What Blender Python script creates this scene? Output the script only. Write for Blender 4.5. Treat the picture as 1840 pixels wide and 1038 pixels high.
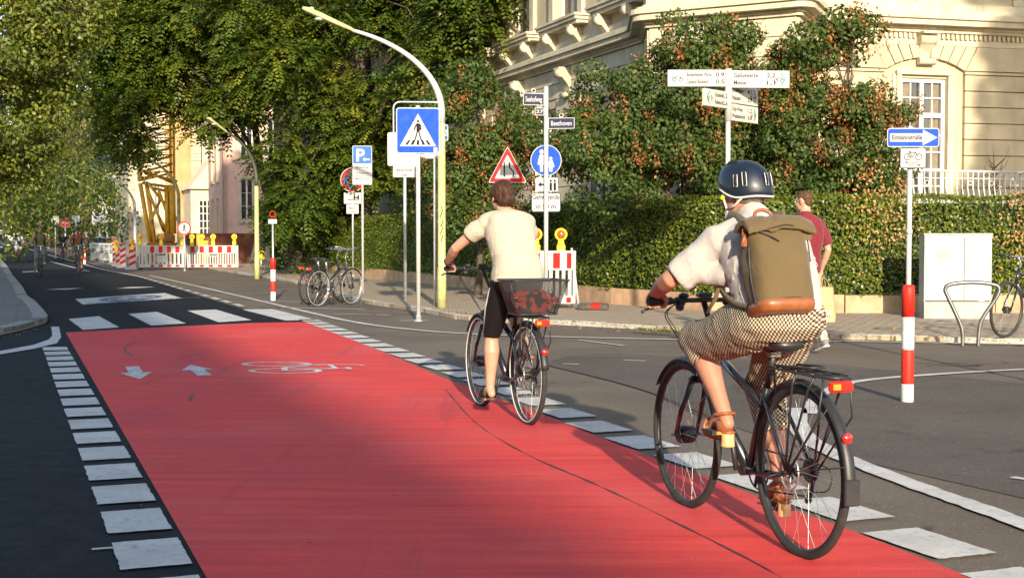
import bpy, bmesh, math, random
import numpy as np
from mathutils import Vector, Matrix, noise as mnoise
from math import sin, cos, pi, radians, sqrt, atan2
random.seed(7)
rng = np.random.default_rng(11)
S = bpy.context.scene
for o in list(bpy.data.objects): bpy.data.objects.remove(o)
col = S.collection
def side_depsgraph():
    with bpy.context.temp_override(scene=TS, view_layer=TS.view_layers[0]):
        d = bpy.context.evaluated_depsgraph_get(); d.update()
    return d
TS = bpy.data.scenes.new('scratch')      # empty side scene used only to turn curves and modifiers into meshes

# ------------------------------------------------------------------ camera, sky, sun, exposure
FPX, CX, CY, CAMZ, PITCH = 2350.0, 920.0, 519.0, 1.28, radians(2.17)
cam = bpy.data.cameras.new("camera"); camo = bpy.data.objects.new("camera", cam); col.objects.link(camo)
camo.location = (0, 0, CAMZ); camo.rotation_euler = (pi/2 - PITCH, 0, 0)
cam.sensor_width = 36; cam.lens = 36*FPX/1840; cam.clip_start = .05; cam.clip_end = 3000
S.camera = camo
SUN_AZ, SUN_EL = 7.3, 17.2            # degrees east of straight behind the camera, elevation
sd = Vector((sin(radians(SUN_AZ))*cos(radians(SUN_EL)), -cos(radians(SUN_AZ))*cos(radians(SUN_EL)), sin(radians(SUN_EL))))
w = bpy.data.worlds.new("World"); S.world = w; w.use_nodes = True
nt = w.node_tree; bg = nt.nodes["Background"]
sky = nt.nodes.new("ShaderNodeTexSky"); sky.sky_type = 'NISHITA'; sky.sun_disc = False
sky.sun_elevation = radians(SUN_EL); sky.sun_rotation = radians(180 - SUN_AZ)
sky.altitude = 100; sky.air_density = 1.0; sky.dust_density = 1.2; sky.ozone_density = 1.0
nt.links.new(sky.outputs[0], bg.inputs[0]); bg.inputs[1].default_value = .15
sl = bpy.data.lights.new("sun", 'SUN'); sl.energy = 4.0; sl.angle = radians(.8); sl.color = (1.0, .86, .66)
so = bpy.data.objects.new("sun", sl); col.objects.link(so); so.rotation_euler = sd.to_track_quat('Z', 'Y').to_euler()
vs = S.view_settings; vs.view_transform = 'Standard'; vs.look = 'None'; vs.gamma = 1; vs.use_curve_mapping = False
vs.exposure = 1.28
S.cycles.max_bounces = 6; S.cycles.transparent_max_bounces = 6; S.cycles.use_denoising = True

# ------------------------------------------------------------------ pixel -> world
def ray(px, py):
    x = (px-CX)/FPX; y = (CY-py)/FPX
    return Vector((x, cos(PITCH) + y*sin(PITCH), -sin(PITCH) + y*cos(PITCH)))
def G(px, py, z=0.0):
    r = ray(px, py); t = (z-CAMZ)/r.z
    return Vector((r.x*t, r.y*t, z))
def P(px, py, D):
    r = ray(px, py); t = D/r.y
    return Vector((r.x*t, D, CAMZ + r.z*t))
U = Vector((-.358, .934, 0)); N = Vector((.934, .358, 0))   # along the main road, across it to the right

# ------------------------------------------------------------------ materials
def mk(name):
    m = bpy.data.materials.new(name); m.use_nodes = True
    return m, m.node_tree, m.node_tree.nodes["Principled BSDF"]
def nd(nt, t, **k):
    n = nt.nodes.new(t)
    for a, b in k.items():
        if a.startswith('i_'): n.inputs[a[2:]].default_value = b
        else: setattr(n, a, b)
    return n
def ramp(nt, fac, stops, interp='LINEAR'):
    r = nt.nodes.new("ShaderNodeValToRGB"); r.color_ramp.interpolation = interp
    e = r.color_ramp.elements
    while len(e) > 1: e.remove(e[-1])
    for i, (p, c) in enumerate(stops):
        if i == 0: e[0].position = p; x = e[0]
        else: x = e.new(p)
        x.color = (c[0], c[1], c[2], 1) if not isinstance(c, (int, float)) else (c, c, c, 1)
    nt.links.new(fac, r.inputs[0]); return r.outputs[0]
def mixc(nt, fac, a, b, mode='MIX'):
    m = nt.nodes.new("ShaderNodeMix"); m.data_type = 'RGBA'; m.blend_type = mode
    for i, v in ((0, fac), (6, a), (7, b)):
        if isinstance(v, (int, float)): m.inputs[i].default_value = v
        elif isinstance(v, tuple): m.inputs[i].default_value = (v[0], v[1], v[2], 1)
        else: nt.links.new(v, m.inputs[i])
    return m.outputs[2]
def mth(nt, op, a, b=0.0, clamp=False):
    m = nt.nodes.new("ShaderNodeMath"); m.operation = op; m.use_clamp = clamp
    for i, v in ((0, a), (1, b)):
        if isinstance(v, (int, float)): m.inputs[i].default_value = v
        else: nt.links.new(v, m.inputs[i])
    return m.outputs[0]
def wpos(nt): return nt.nodes.new("ShaderNodeNewGeometry").outputs['Position']
def opos(nt): return nt.nodes.new("ShaderNodeTexCoord").outputs['Object']
def nz(nt, vec, scale, detail=4, rough=.55):
    n = nd(nt, "ShaderNodeTexNoise", i_Scale=scale, i_Detail=detail, i_Roughness=rough)
    nt.links.new(vec, n.inputs['Vector']); return n.outputs[0]
def bump(nt, b, h, strength=.3, dist=.01):
    bn = nd(nt, "ShaderNodeBump", i_Strength=strength, i_Distance=dist)
    nt.links.new(h, bn.inputs['Height']); nt.links.new(bn.outputs[0], b.inputs['Normal'])
MC = {}
def M(name, c=(.5, .5, .5), rough=.6, metal=0.0, var=.12, vs=6.0, bs=0.0, bsc=40.0, bd=.004, dirt=0.0, spec=.5, coat=0.0, obj=False):
    """general surface: base colour with mottling, optional grime and relief"""
    if name in MC: return MC[name]
    m, nt, b = mk(name); v = opos(nt) if obj else wpos(nt)
    f = nz(nt, v, vs, 5)
    dark = tuple(x*(1-var*1.6) for x in c); lite = tuple(min(1, x*(1+var)) for x in c)
    cc = ramp(nt, f, [(.3, dark), (.7, lite)])
    if dirt:
        d = ramp(nt, nz(nt, v, vs*.37, 6, .7), [(.48, 0.0), (.72, dirt)])
        cc = mixc(nt, d, cc, (c[0]*.35+.01, c[1]*.33+.008, c[2]*.3+.005))
        mp = nd(nt, "ShaderNodeMapping"); mp.inputs['Scale'].default_value = (vs*2.2, vs*2.2, vs*.12); nt.links.new(v, mp.inputs[0])
        cc = mixc(nt, ramp(nt, nz(nt, mp.outputs[0], 1.0, 5, .65), [(.5, 0.0), (.72, dirt*1.1)]), cc, (c[0]*.45, c[1]*.42, c[2]*.40))
    nt.links.new(cc, b.inputs['Base Color'])
    rr = ramp(nt, nz(nt, v, vs*2.3, 3), [(.3, max(0, rough-.08)), (.7, min(1, rough+.08))])
    nt.links.new(rr, b.inputs['Roughness'])
    b.inputs['Metallic'].default_value = metal; b.inputs['Specular IOR Level'].default_value = spec
    b.inputs['Coat Weight'].default_value = coat
    if bs: bump(nt, b, nz(nt, v, bsc, 4), bs, bd)
    MC[name] = m; return m
def asphalt(name, c, c2, wear=.5, warm=(1, 1, 1)):
    m, nt, b = mk(name); v = wpos(nt)
    fine = nz(nt, v, 90, 3, .7); mid = nz(nt, v, 7, 6, .65); big = nz(nt, v, .55, 5, .6)
    cc = ramp(nt, fine, [(.3, tuple(x*.62 for x in c)), (.55, c), (.75, tuple(x*1.5 for x in c2))])
    cc = mixc(nt, ramp(nt, mid, [(.35, 0.0), (.7, .55)]), cc, c2)
    cc = mixc(nt, ramp(nt, big, [(.42, 0.0), (.6, .6)]), cc, tuple(x*.66 for x in c)); cc = mixc(nt, ramp(nt, nz(nt, v, 38, 2, .8), [(.60, 0.0), (.70, .5)]), cc, tuple(min(1, x*2.1) for x in c2)); cc = mixc(nt, ramp(nt, nz(nt, v, 2.1, 7, .75), [(.58, 0.0), (.66, .35)]), cc, tuple(x*.5 for x in c))
    # cracks: thin lines on a warped cell pattern, broken up by noise
    wv = nd(nt, "ShaderNodeVectorMath", operation='ADD'); nt.links.new(v, wv.inputs[0])
    nn = nd(nt, "ShaderNodeTexNoise", i_Scale=1.3, i_Detail=6); nt.links.new(v, nn.inputs['Vector']); nt.links.new(nn.outputs[1], wv.inputs[1])
    vo = nd(nt, "ShaderNodeTexVoronoi", feature='DISTANCE_TO_EDGE', i_Scale=.33); nt.links.new(wv.outputs[0], vo.inputs['Vector'])
    cr = ramp(nt, vo.outputs[0], [(0.0, 1.0), (.004, .8), (.009, 0.0)])
    cr = mth(nt, 'MULTIPLY', cr, ramp(nt, nz(nt, v, .8, 3), [(.5, 0.0), (.58, wear)]))
    cc = mixc(nt, cr, cc, (.012, .011, .010))
    # scattered pale grit
    vo2 = nd(nt, "ShaderNodeTexVoronoi", i_Scale=9.0); nt.links.new(v, vo2.inputs['Vector'])
    sp = ramp(nt, vo2.outputs[0], [(0.0, 1.0), (.045, 1.0), (.06, 0.0)])
    sp = mth(nt, 'MULTIPLY', sp, ramp(nt, nz(nt, v, 3.1, 2), [(.52, 0.0), (.6, .75)]))
    cc = mixc(nt, sp, cc, (.33, .31, .28))
    nt.links.new(cc, b.inputs['Base Color'])
    nt.links.new(ramp(nt, mid, [(.3, .72), (.7, .92)]), b.inputs['Roughness'])
    b.inputs['Specular IOR Level'].default_value = .1
    h = mth(nt, 'ADD', fine, mth(nt, 'MULTIPLY', nz(nt, v, 260, 2), .6))
    bump(nt, b, h, .55, .006)
    return m
def paint_mat(name, c, under, wear=.5, scale=22):
    m, nt, b = mk(name); v = wpos(nt)
    f = nz(nt, v, scale, 8, .75)
    w_ = ramp(nt, f, [(.60-.14*wear, 0.0), (.68, .95*min(1, wear*1.5))])
    cc = mixc(nt, w_, ramp(nt, nz(nt, v, 3.5, 5), [(.3, tuple(x*.78 for x in c)), (.7, c)]), under)
    g = ramp(nt, nz(nt, v, 130, 2, .8), [(.3, .80), (.6, 1.0)])
    cc = mixc(nt, 1.0, cc, g, 'MULTIPLY')
    # a few scratches
    mp = nd(nt, "ShaderNodeMapping"); mp.inputs['Scale'].default_value = (2.2, 60, 1); nt.links.new(v, mp.inputs[0])
    sc = ramp(nt, nz(nt, mp.outputs[0], 1.0, 3), [(.66, 0.0), (.72, .28*wear)])
    cc = mixc(nt, sc, cc, under)
    dk_ = ramp(nt, nz(nt, v, 1.7, 6, .7), [(.42, 0.0), (.68, .42)]); cc = mixc(nt, dk_, cc, tuple(x*.45 for x in c))
    nt.links.new(cc, b.inputs['Base Color']); b.inputs['Roughness'].default_value = .8; b.inputs['Specular IOR Level'].default_value = .25
    bump(nt, b, nz(nt, v, 120, 3), .35, .004)
    return m
def leafmat(name, stops, trans=.35, rough=.5):
    """colour runs over a per-leaf tint number carried by the mesh"""
    m, nt, b = mk(name)
    at = nd(nt, "ShaderNodeAttribute", attribute_name='tint', attribute_type='GEOMETRY')
    cc = ramp(nt, at.outputs['Fac'], stops)
    cc = mixc(nt, ramp(nt, nz(nt, wpos(nt), .9, 3), [(.35, 0.0), (.65, .5)]), cc, mixc(nt, 1.0, cc, (1.35, 1.2, .75), 'MULTIPLY'))
    nt.links.new(cc, b.inputs['Base Color']); b.inputs['Roughness'].default_value = rough
    b.inputs['Specular IOR Level'].default_value = .35
    tr = nt.nodes.new("ShaderNodeBsdfTranslucent"); nt.links.new(mixc(nt, 1.0, cc, (1.5, 1.6, .5), 'MULTIPLY'), tr.inputs[0])
    ms = nt.nodes.new("ShaderNodeMixShader"); ms.inputs[0].default_value = trans
    out = nt.nodes["Material Output"]
    nt.links.new(b.outputs[0], ms.inputs[1]); nt.links.new(tr.outputs[0], ms.inputs[2]); nt.links.new(ms.outputs[0], out.inputs[0])
    return m
def glow(name, c, s):
    m, nt, b = mk(name); b.inputs['Base Color'].default_value = (*c, 1)
    b.inputs['Emission Color'].default_value = (*c, 1); b.inputs['Emission Strength'].default_value = s; b.inputs['Roughness'].default_value = .3
    return m

# ------------------------------------------------------------------ objects and tags
def tag(o, label=None, cat=None, group=None, kind=None):
    if label: o['label'] = label
    if cat: o['category'] = cat
    if group: o['group'] = group
    if kind: o['kind'] = kind
    return o
def empty(name, loc=(0, 0, 0), rz=0.0, label=None, cat=None, group=None):
    o = bpy.data.objects.new(name, None); o.empty_display_size = .2; col.objects.link(o)
    o.location = loc; o.rotation_euler = (0, 0, rz); return tag(o, label, cat, group)
def kids(o): return [c for c in bpy.data.objects if c.parent == o]
def copy_tree(o, parent=None, loc=None, rz=None, label=None):
    c = o.copy(); col.objects.link(c); c.parent = parent
    if loc is not None: c.location = loc
    if rz is not None: c.rotation_euler = (0, 0, rz)
    if label: c['label'] = label
    for ch in kids(o): copy_tree(ch, c)
    return c

def frame_of(d):
    d = d.normalized(); a = Vector((0, 0, 1)) if abs(d.z) < .95 else Vector((1, 0, 0))
    x = d.cross(a).normalized(); y = d.cross(x).normalized()
    return x, y
class MB:
    def __init__(s, T=None): s.v = []; s.f = []; s.sm = []; s.mi = []; s.T = T or Matrix.Identity(4); s.m = 0
    def _add(s, vs, fs, smooth=False):
        n = len(s.v); s.v += [tuple(s.T @ Vector(p)) for p in vs]
        for f in fs: s.f.append(tuple(i+n for i in f)); s.sm.append(smooth); s.mi.append(s.m)
        return s
    def box(s, x0, x1, y0, y1, z0, z1, bev=0.0, R=None):
        if bev > 0:
            c = ((x0+x1)/2, (y0+y1)/2, (z0+z1)/2); h = (abs(x1-x0)/2, abs(y1-y0)/2, abs(z1-z0)/2); b = min(bev, *[q*.9 for q in h])
            vs = []; 
            for sx in (-1, 1):
                for sy in (-1, 1):
                    for sz in (-1, 1):
                        for ax in range(3):
                            p = [h[0]-b, h[1]-b, h[2]-b]; p[ax] = h[ax]
                            vs.append((c[0]+sx*p[0], c[1]+sy*p[1], c[2]+sz*p[2]))
            bm = bmesh.new()
            for p in vs: bm.verts.new(p)
            r = bmesh.ops.convex_hull(bm, input=bm.verts)
            bm.verts.index_update(); fs = [tuple(q.index for q in f.verts) for f in bm.faces]; pv = [tuple(q.co) for q in bm.verts]; bm.free()
            if R: pv = [tuple(R @ Vector(p)) for p in pv]
            return s._add(pv, fs)
        p = [(x0, y0, z0), (x1, y0, z0), (x1, y1, z0), (x0, y1, z0), (x0, y0, z1), (x1, y0, z1), (x1, y1, z1), (x0, y1, z1)]
        if R: p = [tuple(R @ Vector(q)) for q in p]
        return s._add(p, [(0, 3, 2, 1), (4, 5, 6, 7), (0, 1, 5, 4), (1, 2, 6, 5), (2, 3, 7, 6), (3, 0, 4, 7)])
    def tube(s, pts, r, n=8, closed=False, cap=True, smooth=True):
        pts = [Vector(p) for p in pts]; k = len(pts)
        rs = r if isinstance(r, (list, tuple)) else [r]*k
        vs = []; prev = None
        for i, p in enumerate(pts):
            a = pts[(i-1) % k] if (i > 0 or closed) else p; b = pts[(i+1) % k] if (i < k-1 or closed) else p
            d = (b-a).normalized()
            if prev is None: x, y = frame_of(d)
            else:
                x = (prev - d*prev.dot(d))
                x = x.normalized() if x.length > 1e-6 else frame_of(d)[0]
                y = d.cross(x)
            prev = x
            for j in range(n):
                t = 2*pi*j/n; vs.append(p + x*(cos(t)*rs[i]) + y*(sin(t)*rs[i]))
        fs = []
        for i in range(k if closed else k-1):
            i2 = (i+1) % k
            for j in range(n): fs.append((i*n+j, i*n+(j+1) % n, i2*n+(j+1) % n, i2*n+j))
        s._add(vs, fs, smooth)
        if cap and not closed:
            b0 = len(s.v)-n*k
            s.f.append(tuple(b0+j for j in reversed(range(n)))); s.sm.append(False); s.mi.append(s.m)
            s.f.append(tuple(b0+(k-1)*n+j for j in range(n))); s.sm.append(False); s.mi.append(s.m)
        return s
    def cyl(s, p0, p1, r0, r1=None, n=12, smooth=True): return s.tube([p0, p1], [r0, r0 if r1 is None else r1], n, smooth=smooth)
    def torus(s, c, ax, R, r, n=32, m=8, a0=0, a1=2*pi, sx=1, sy=1):
        c = Vector(c); x, y = frame_of(Vector(ax)); full = abs(a1-a0-2*pi) < 1e-5
        k = n if full else n+1
        pts = [c + x*(cos(a0+(a1-a0)*i/n)*R) + y*(sin(a0+(a1-a0)*i/n)*R) for i in range(k)]
        return s.tube(pts, r, m, closed=full)
    def lathe(s, prof, n=16, c=(0, 0, 0), smooth=True):
        vs = []; k = len(prof)
        for (r, z) in prof:
            for j in range(n): t = 2*pi*j/n; vs.append((c[0]+r*cos(t), c[1]+r*sin(t), c[2]+z))
        fs = [(i*n+j, i*n+(j+1) % n, (i+1)*n+(j+1) % n, (i+1)*n+j) for i in range(k-1) for j in range(n)]
        fs += [tuple(reversed(range(n))), tuple((k-1)*n+j for j in range(n))]
        return s._add(vs, fs, smooth)
    def ell(s, c, r, R=None, n=14, m=10):
        vs = []; c = Vector(c)
        for i in range(m+1):
            a = pi*i/m
            for j in range(n):
                t = 2*pi*j/n; p = Vector((r[0]*sin(a)*cos(t), r[1]*sin(a)*sin(t), r[2]*cos(a)))
                if R: p = R @ p
                vs.append(c+p)
        fs = [(i*n+j, (i+1)*n+j, (i+1)*n+(j+1) % n, i*n+(j+1) % n) for i in range(m) for j in range(n)]
        return s._add(vs, fs, True)
    def prism(s, poly, y0, y1, axis='y', smooth=False):
        """2-D outline (x,z) given thickness from y0 to y1 (axis 'y') or (x,y) from z0 to z1 (axis 'z')"""
        n = len(poly)
        g = (lambda a, b, t: (a, t, b)) if axis == 'y' else (lambda a, b, t: (a, b, t))
        vs = [g(a, b, y0) for a, b in poly] + [g(a, b, y1) for a, b in poly]
        fs = [tuple(range(n)), tuple(reversed(range(n, 2*n)))] + [(i, i+n, (i+1) % n+n, (i+1) % n) for i in range(n)]
        return s._add(vs, fs, smooth)
    def loft(s, rings, cap=True):
        n = len(rings[0]); vs = [p for r in rings for p in r]
        fs = [(i*n+j, i*n+(j+1) % n, (i+1)*n+(j+1) % n, (i+1)*n+j) for i in range(len(rings)-1) for j in range(n)]
        if cap: fs += [tuple(reversed(range(n))), tuple((len(rings)-1)*n+j for j in range(n))]
        return s._add(vs, fs, True)
    def build(s, name, mats, parent=None, bev=0.0, autosmooth=True):
        me = bpy.data.meshes.new(name); me.from_pydata(s.v, [], s.f); me.validate(clean_customdata=False)
        mats = mats if isinstance(mats, (list, tuple)) else [mats]
        for m in mats: me.materials.append(m)
        if len(me.polygons) == len(s.f):
            me.polygons.foreach_set('use_smooth', s.sm); me.polygons.foreach_set('material_index', s.mi)
        bm = bmesh.new(); bm.from_mesh(me); bmesh.ops.recalc_face_normals(bm, faces=bm.faces); bm.to_mesh(me); bm.free()
        o = bpy.data.objects.new(name, me); col.objects.link(o)
        if parent: o.parent = parent
        if bev:
            md = o.modifiers.new('b', 'BEVEL'); md.width = bev; md.segments = 2; md.limit_method = 'ANGLE'
        return o
def rrect(w, h, r, n=5, cx=0, cy=0):
    p = []
    for (sx, sy, a) in ((1, 1, 0), (-1, 1, 90), (-1, -1, 180), (1, -1, 270)):
        for i in range(n+1):
            t = radians(a+90*i/n); p.append((cx+sx*(w/2-r)+r*cos(t), cy+sy*(h/2-r)+r*sin(t)))
    return p
def circ(r, n=32, cx=0, cy=0, ry=None): return [(cx+r*cos(2*pi*i/n), cy+(ry or r)*sin(2*pi*i/n)) for i in range(n)]
def stroke(pts, w):
    """polyline -> outline of a flat bar"""
    L = []; R = []
    for i, p in enumerate(pts):
        a = pts[max(0, i-1)]; b = pts[min(len(pts)-1, i+1)]
        dx, dy = b[0]-a[0], b[1]-a[1]; l = math.hypot(dx, dy) or 1; nx, ny = -dy/l*w/2, dx/l*w/2
        L.append((p[0]+nx, p[1]+ny)); R.append((p[0]-nx, p[1]-ny))
    return L + R[::-1]
def text(s, h, x, z, y, mat, parent, name='lettering', width=None, align='LEFT', depth=.001, T=None, bold=0.0):
    cu = bpy.data.curves.new('t', 'FONT'); cu.body = s; cu.size = h*1.4; cu.extrude = depth; cu.align_x = align; cu.offset = bold or h*.022
    ob = bpy.data.objects.new('t', cu); TS.collection.objects.link(ob); dg = side_depsgraph()
    me = bpy.data.meshes.new_from_object(ob.evaluated_get(dg)); bpy.data.objects.remove(ob); bpy.data.curves.remove(cu)
    if width and len(me.vertices):
        xs = [v.co.x for v in me.vertices]; k = width/(max(xs)-min(xs)); x0 = min(xs) if align == 'LEFT' else 0
        for v in me.vertices: v.co.x = (v.co.x-x0)*k
    TT = (T or Matrix.Identity(4)) @ Matrix.Translation((x, y, z)) @ Matrix.Rotation(pi/2, 4, 'X')
    me.transform(TT); me.materials.clear(); me.materials.append(mat)
    o = bpy.data.objects.new(name, me); col.objects.link(o); o.parent = parent
    return o
# ------------------------------------------------------------------ ground, roads, markings
A_OLD = asphalt("asphalt_old", (.150, .123, .098), (.176, .147, .118), .9)  # older, lighter asphalt
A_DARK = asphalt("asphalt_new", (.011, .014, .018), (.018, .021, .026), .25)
A_PATCH = asphalt("asphalt_patch", (.108, .094, .080), (.128, .112, .097), .4)
WHITE = paint_mat("road_white", (.60, .585, .55), (.10, .095, .09), .45)
WHITE2 = paint_mat("road_white_worn", (.62, .61, .58), (.09, .086, .08), .8, 15)
def redmat():
    m, nt, b = mk("road_red"); v = wpos(nt)
    mp = nd(nt, "ShaderNodeMapping"); mp.inputs['Rotation'].default_value = (0, 0, radians(-12)); mp.inputs['Scale'].default_value = (.5, 7, 1); nt.links.new(v, mp.inputs[0])
    st = nz(nt, mp.outputs[0], 1.4, 6, .65)           # squeegee streaks across the lane
    c = ramp(nt, st, [(.30, (.48, .036, .034)), (.50, (.62, .050, .044)), (.70, (.72, .076, .062))])
    c = mixc(nt, ramp(nt, nz(nt, v, .7, 6, .7), [(.42, 0.0), (.66, .6)]), c, (.46, .050, .060)); c = mixc(nt, ramp(nt, nz(nt, v, .45, 4), [(.5, 0.0), (.68, .45)]), c, (.58, .115, .110)); c = mixc(nt, ramp(nt, nz(nt, v, 34, 3, .8), [(.6, 0.0), (.72, .35)]), c, (.72, .16, .15))  # pale haze patches paint a greyish sheen into the red
    c = mixc(nt, ramp(nt, nz(nt, v, 160, 2, .8), [(.28, .55), (.5, 0.0)]), c, (.20, .03, .03))
    # tyre scuffs
    mp2 = nd(nt, "ShaderNodeMapping"); mp2.inputs['Rotation'].default_value = (0, 0, radians(20)); mp2.inputs['Scale'].default_value = (1.6, .12, 1); nt.links.new(v, mp2.inputs[0])
    sc = ramp(nt, nz(nt, mp2.outputs[0], 2.0, 5, .7), [(.56, 0.0), (.72, .45)])
    c = mixc(nt, sc, c, (.16, .04, .045))
    vo = nd(nt, "ShaderNodeTexVoronoi", i_Scale=2.3); nt.links.new(v, vo.inputs['Vector'])
    c = mixc(nt, ramp(nt, vo.outputs[0], [(0.0, .8), (.022, .8), (.032, 0.0)]), c, (.07, .03, .03))
    nt.links.new(c, b.inputs['Base Color']); b.inputs['Roughness'].default_value = .75; b.inputs['Specular IOR Level'].default_value = .2
    bump(nt, b, mth(nt, 'ADD', nz(nt, v, 120, 3, .7), mth(nt, 'MULTIPLY', st, .8)), .5, .005)
    return m
RED = redmat()
def pavers(name, c, sx, sy, rot, mort):
    m, nt, b = mk(name); v = wpos(nt)
    mp = nd(nt, "ShaderNodeMapping"); mp.inputs['Rotation'].default_value = (0, 0, rot); nt.links.new(v, mp.inputs[0])
    br = nd(nt, "ShaderNodeTexBrick", offset=.5); nt.links.new(mp.outputs[0], br.inputs['Vector'])
    br.inputs['Scale'].default_value = 1; br.inputs['Brick Width'].default_value = sx; br.inputs['Row Height'].default_value = sy
    br.inputs['Mortar Size'].default_value = .012; br.inputs['Color1'].default_value = (*c, 1)
    br.inputs['Color2'].default_value = (*[x*.72 for x in c], 1); br.inputs['Mortar'].default_value = (*mort, 1)
    cc = mixc(nt, ramp(nt, nz(nt, v, 2.2, 6, .7), [(.4, 0.0), (.7, .6)]), br.outputs[0], tuple(x*.6 for x in c))
    cc = mixc(nt, ramp(nt, nz(nt, v, 60, 3), [(.35, .3), (.6, 0.0)]), cc, tuple(x*.4 for x in c))
    nt.links.new(cc, b.inputs['Base Color']); b.inputs['Roughness'].default_value = .88
    bump(nt, b, mth(nt, 'ADD', mth(nt, 'MULTIPLY', br.outputs[1], -1.0), mth(nt, 'MULTIPLY', nz(nt, v, 70, 3), .4)), .6, .008)
    return m
PAV_R = pavers("pavement_setts", (.44, .345, .235), .22, .12, radians(-20), (.10, .08, .055))
PAV_L = pavers("pavement_slabs", (.15, .15, .14), .6, .4, radians(-20), (.06, .06, .055))
KERB = M("kerb_granite", (.40, .37, .31), .85, var=.2, vs=14, bs=.5, bsc=60, dirt=.4)
KERB_L = M("kerb_granite_grey", (.24, .24, .22), .85, var=.25, vs=14, bs=.5, bsc=60, dirt=.5)

def smooth(pts, n=6):
    out = []
    k = len(pts)
    for i in range(k-1):
        p0, p1, p2, p3 = pts[max(0, i-1)], pts[i], pts[i+1], pts[min(k-1, i+2)]
        for j in range(n):
            t = j/n; out.append(.5*((2*p1)+(p2-p0)*t+(2*p0-5*p1+4*p2-p3)*t*t+(3*p1-p0-3*p2+p3)*t*t*t))
    out.append(pts[-1]); return out

def struct(o): o['kind'] = 'structure'; return o
def sheet(name, pts, z, mat):
    me = bpy.data.meshes.new(name); me.from_pydata([(p.x, p.y, z) for p in pts], [], [tuple(range(len(pts)))]); me.materials.append(mat)
    o = bpy.data.objects.new(name, me); col.objects.link(o)
    bm = bmesh.new(); bm.from_mesh(me); bmesh.ops.triangulate(bm, faces=bm.faces)
    bmesh.ops.recalc_face_normals(bm, faces=bm.faces)
    for f in bm.faces:
        if f.normal.z < 0: f.normal_flip()
    bm.to_mesh(me); bm.free()
    return struct(o)
class Marks:
    """flat painted shapes gathered in one sheet"""
    def __init__(s): s.v = []; s.f = []
    def poly(s, pts, z, jit=.0, step=.03):
        q = []
        if jit:
            k = len(pts)
            for i in range(k):
                a, b = pts[i], pts[(i+1) % k]; n = max(1, int((b-a).length/step))
                for j in range(n):
                    p = a.lerp(b, j/n); q.append(Vector((p.x+random.uniform(-jit, jit), p.y+random.uniform(-jit, jit), 0)))
        else: q = pts
        i0 = len(s.v); s.v += [(p.x, p.y, z) for p in q]; s.f.append(tuple(range(i0, i0+len(q))))
    def ribbon(s, pts, w, z):
        i0 = len(s.v); k = len(pts)
        for i, p in enumerate(pts):
            d = (pts[min(k-1, i+1)]-pts[max(0, i-1)]); n = Vector((-d.y, d.x, 0)).normalized()*(w/2 + random.uniform(-.006, .006))
            s.v += [(p.x+n.x, p.y+n.y, z), (p.x-n.x, p.y-n.y, z)]
        for i in range(k-1): s.f.append((i0+2*i, i0+2*i+1, i0+2*i+3, i0+2*i+2))
    def build(s, name, mat):
        me = bpy.data.meshes.new(name); me.from_pydata(s.v, [], s.f); me.materials.append(mat)
        bm = bmesh.new(); bm.from_mesh(me); bmesh.ops.triangulate(bm, faces=bm.faces)
        for f in bm.faces:
            if f.normal.z < 0: f.normal_flip()
        bm.to_mesh(me); bm.free()
        o = bpy.data.objects.new(name, me); col.objects.link(o); return struct(o)
GROUND = M("earth", (.10, .095, .075), .95, var=.3, vs=.6)
sheet('ground', [Vector(p) for p in ((-900, -400, 0), (900, -400, 0), (900, 1600, 0), (-900, 1600, 0))], -.02, GROUND)
o0 = G(300, 700)
sheet('road', [Vector((-60, -60, 0)), Vector((60, -60, 0)), Vector((60, 60, 0)), Vector((-10, 60, 0)), Vector((-10, 60, 0))+U*260, Vector((-60, 60, 0))+U*260], .0, A_OLD)
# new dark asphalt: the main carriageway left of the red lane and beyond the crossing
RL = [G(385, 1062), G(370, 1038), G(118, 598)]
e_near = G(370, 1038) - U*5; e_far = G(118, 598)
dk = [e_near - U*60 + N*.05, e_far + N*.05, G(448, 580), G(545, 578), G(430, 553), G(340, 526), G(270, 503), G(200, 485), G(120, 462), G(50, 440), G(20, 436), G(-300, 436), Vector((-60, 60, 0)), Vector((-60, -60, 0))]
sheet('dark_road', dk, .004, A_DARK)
redr = [G(448, 581)] + smooth([G(556, 579), G(640, 613), G(731, 651), G(817, 688), G(969, 744), G(1063, 781), G(1140, 811), G(1283, 864), G(1410, 912), G(1503, 946), G(1560, 967), G(1740, 1038)], 3)
sheet('red_cycle_lane', [e_near - U*4, e_near, RL[1], RL[2], G(280, 589)] + redr + [G(1745, 1040) - U*9], .008, RED)
sheet('road_patch', [G(975, 655), G(1090, 683), G(1174, 708), G(1250, 745), G(1420, 800), G(1640, 850), G(1990, 930), G(2100, 770), G(1840, 690), G(1500, 655), G(1200, 640), G(1020, 640)], .004, A_PATCH)
# thin sealed joint across the red surface
J = Marks(); J.ribbon(smooth([G(800, 700), G(838, 745), G(880, 780), G(960, 825), G(1060, 868), G(1170, 920), G(1330, 1000), G(1420, 1050)], 5), .012, .0105); 
J.ribbon(smooth([G(975, 655), G(1090, 683), G(1174, 708), G(1300, 760)], 4), .02, .009)
J.build('sealed_joint', M("bitumen", (.035, .02, .02), .6))
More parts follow.
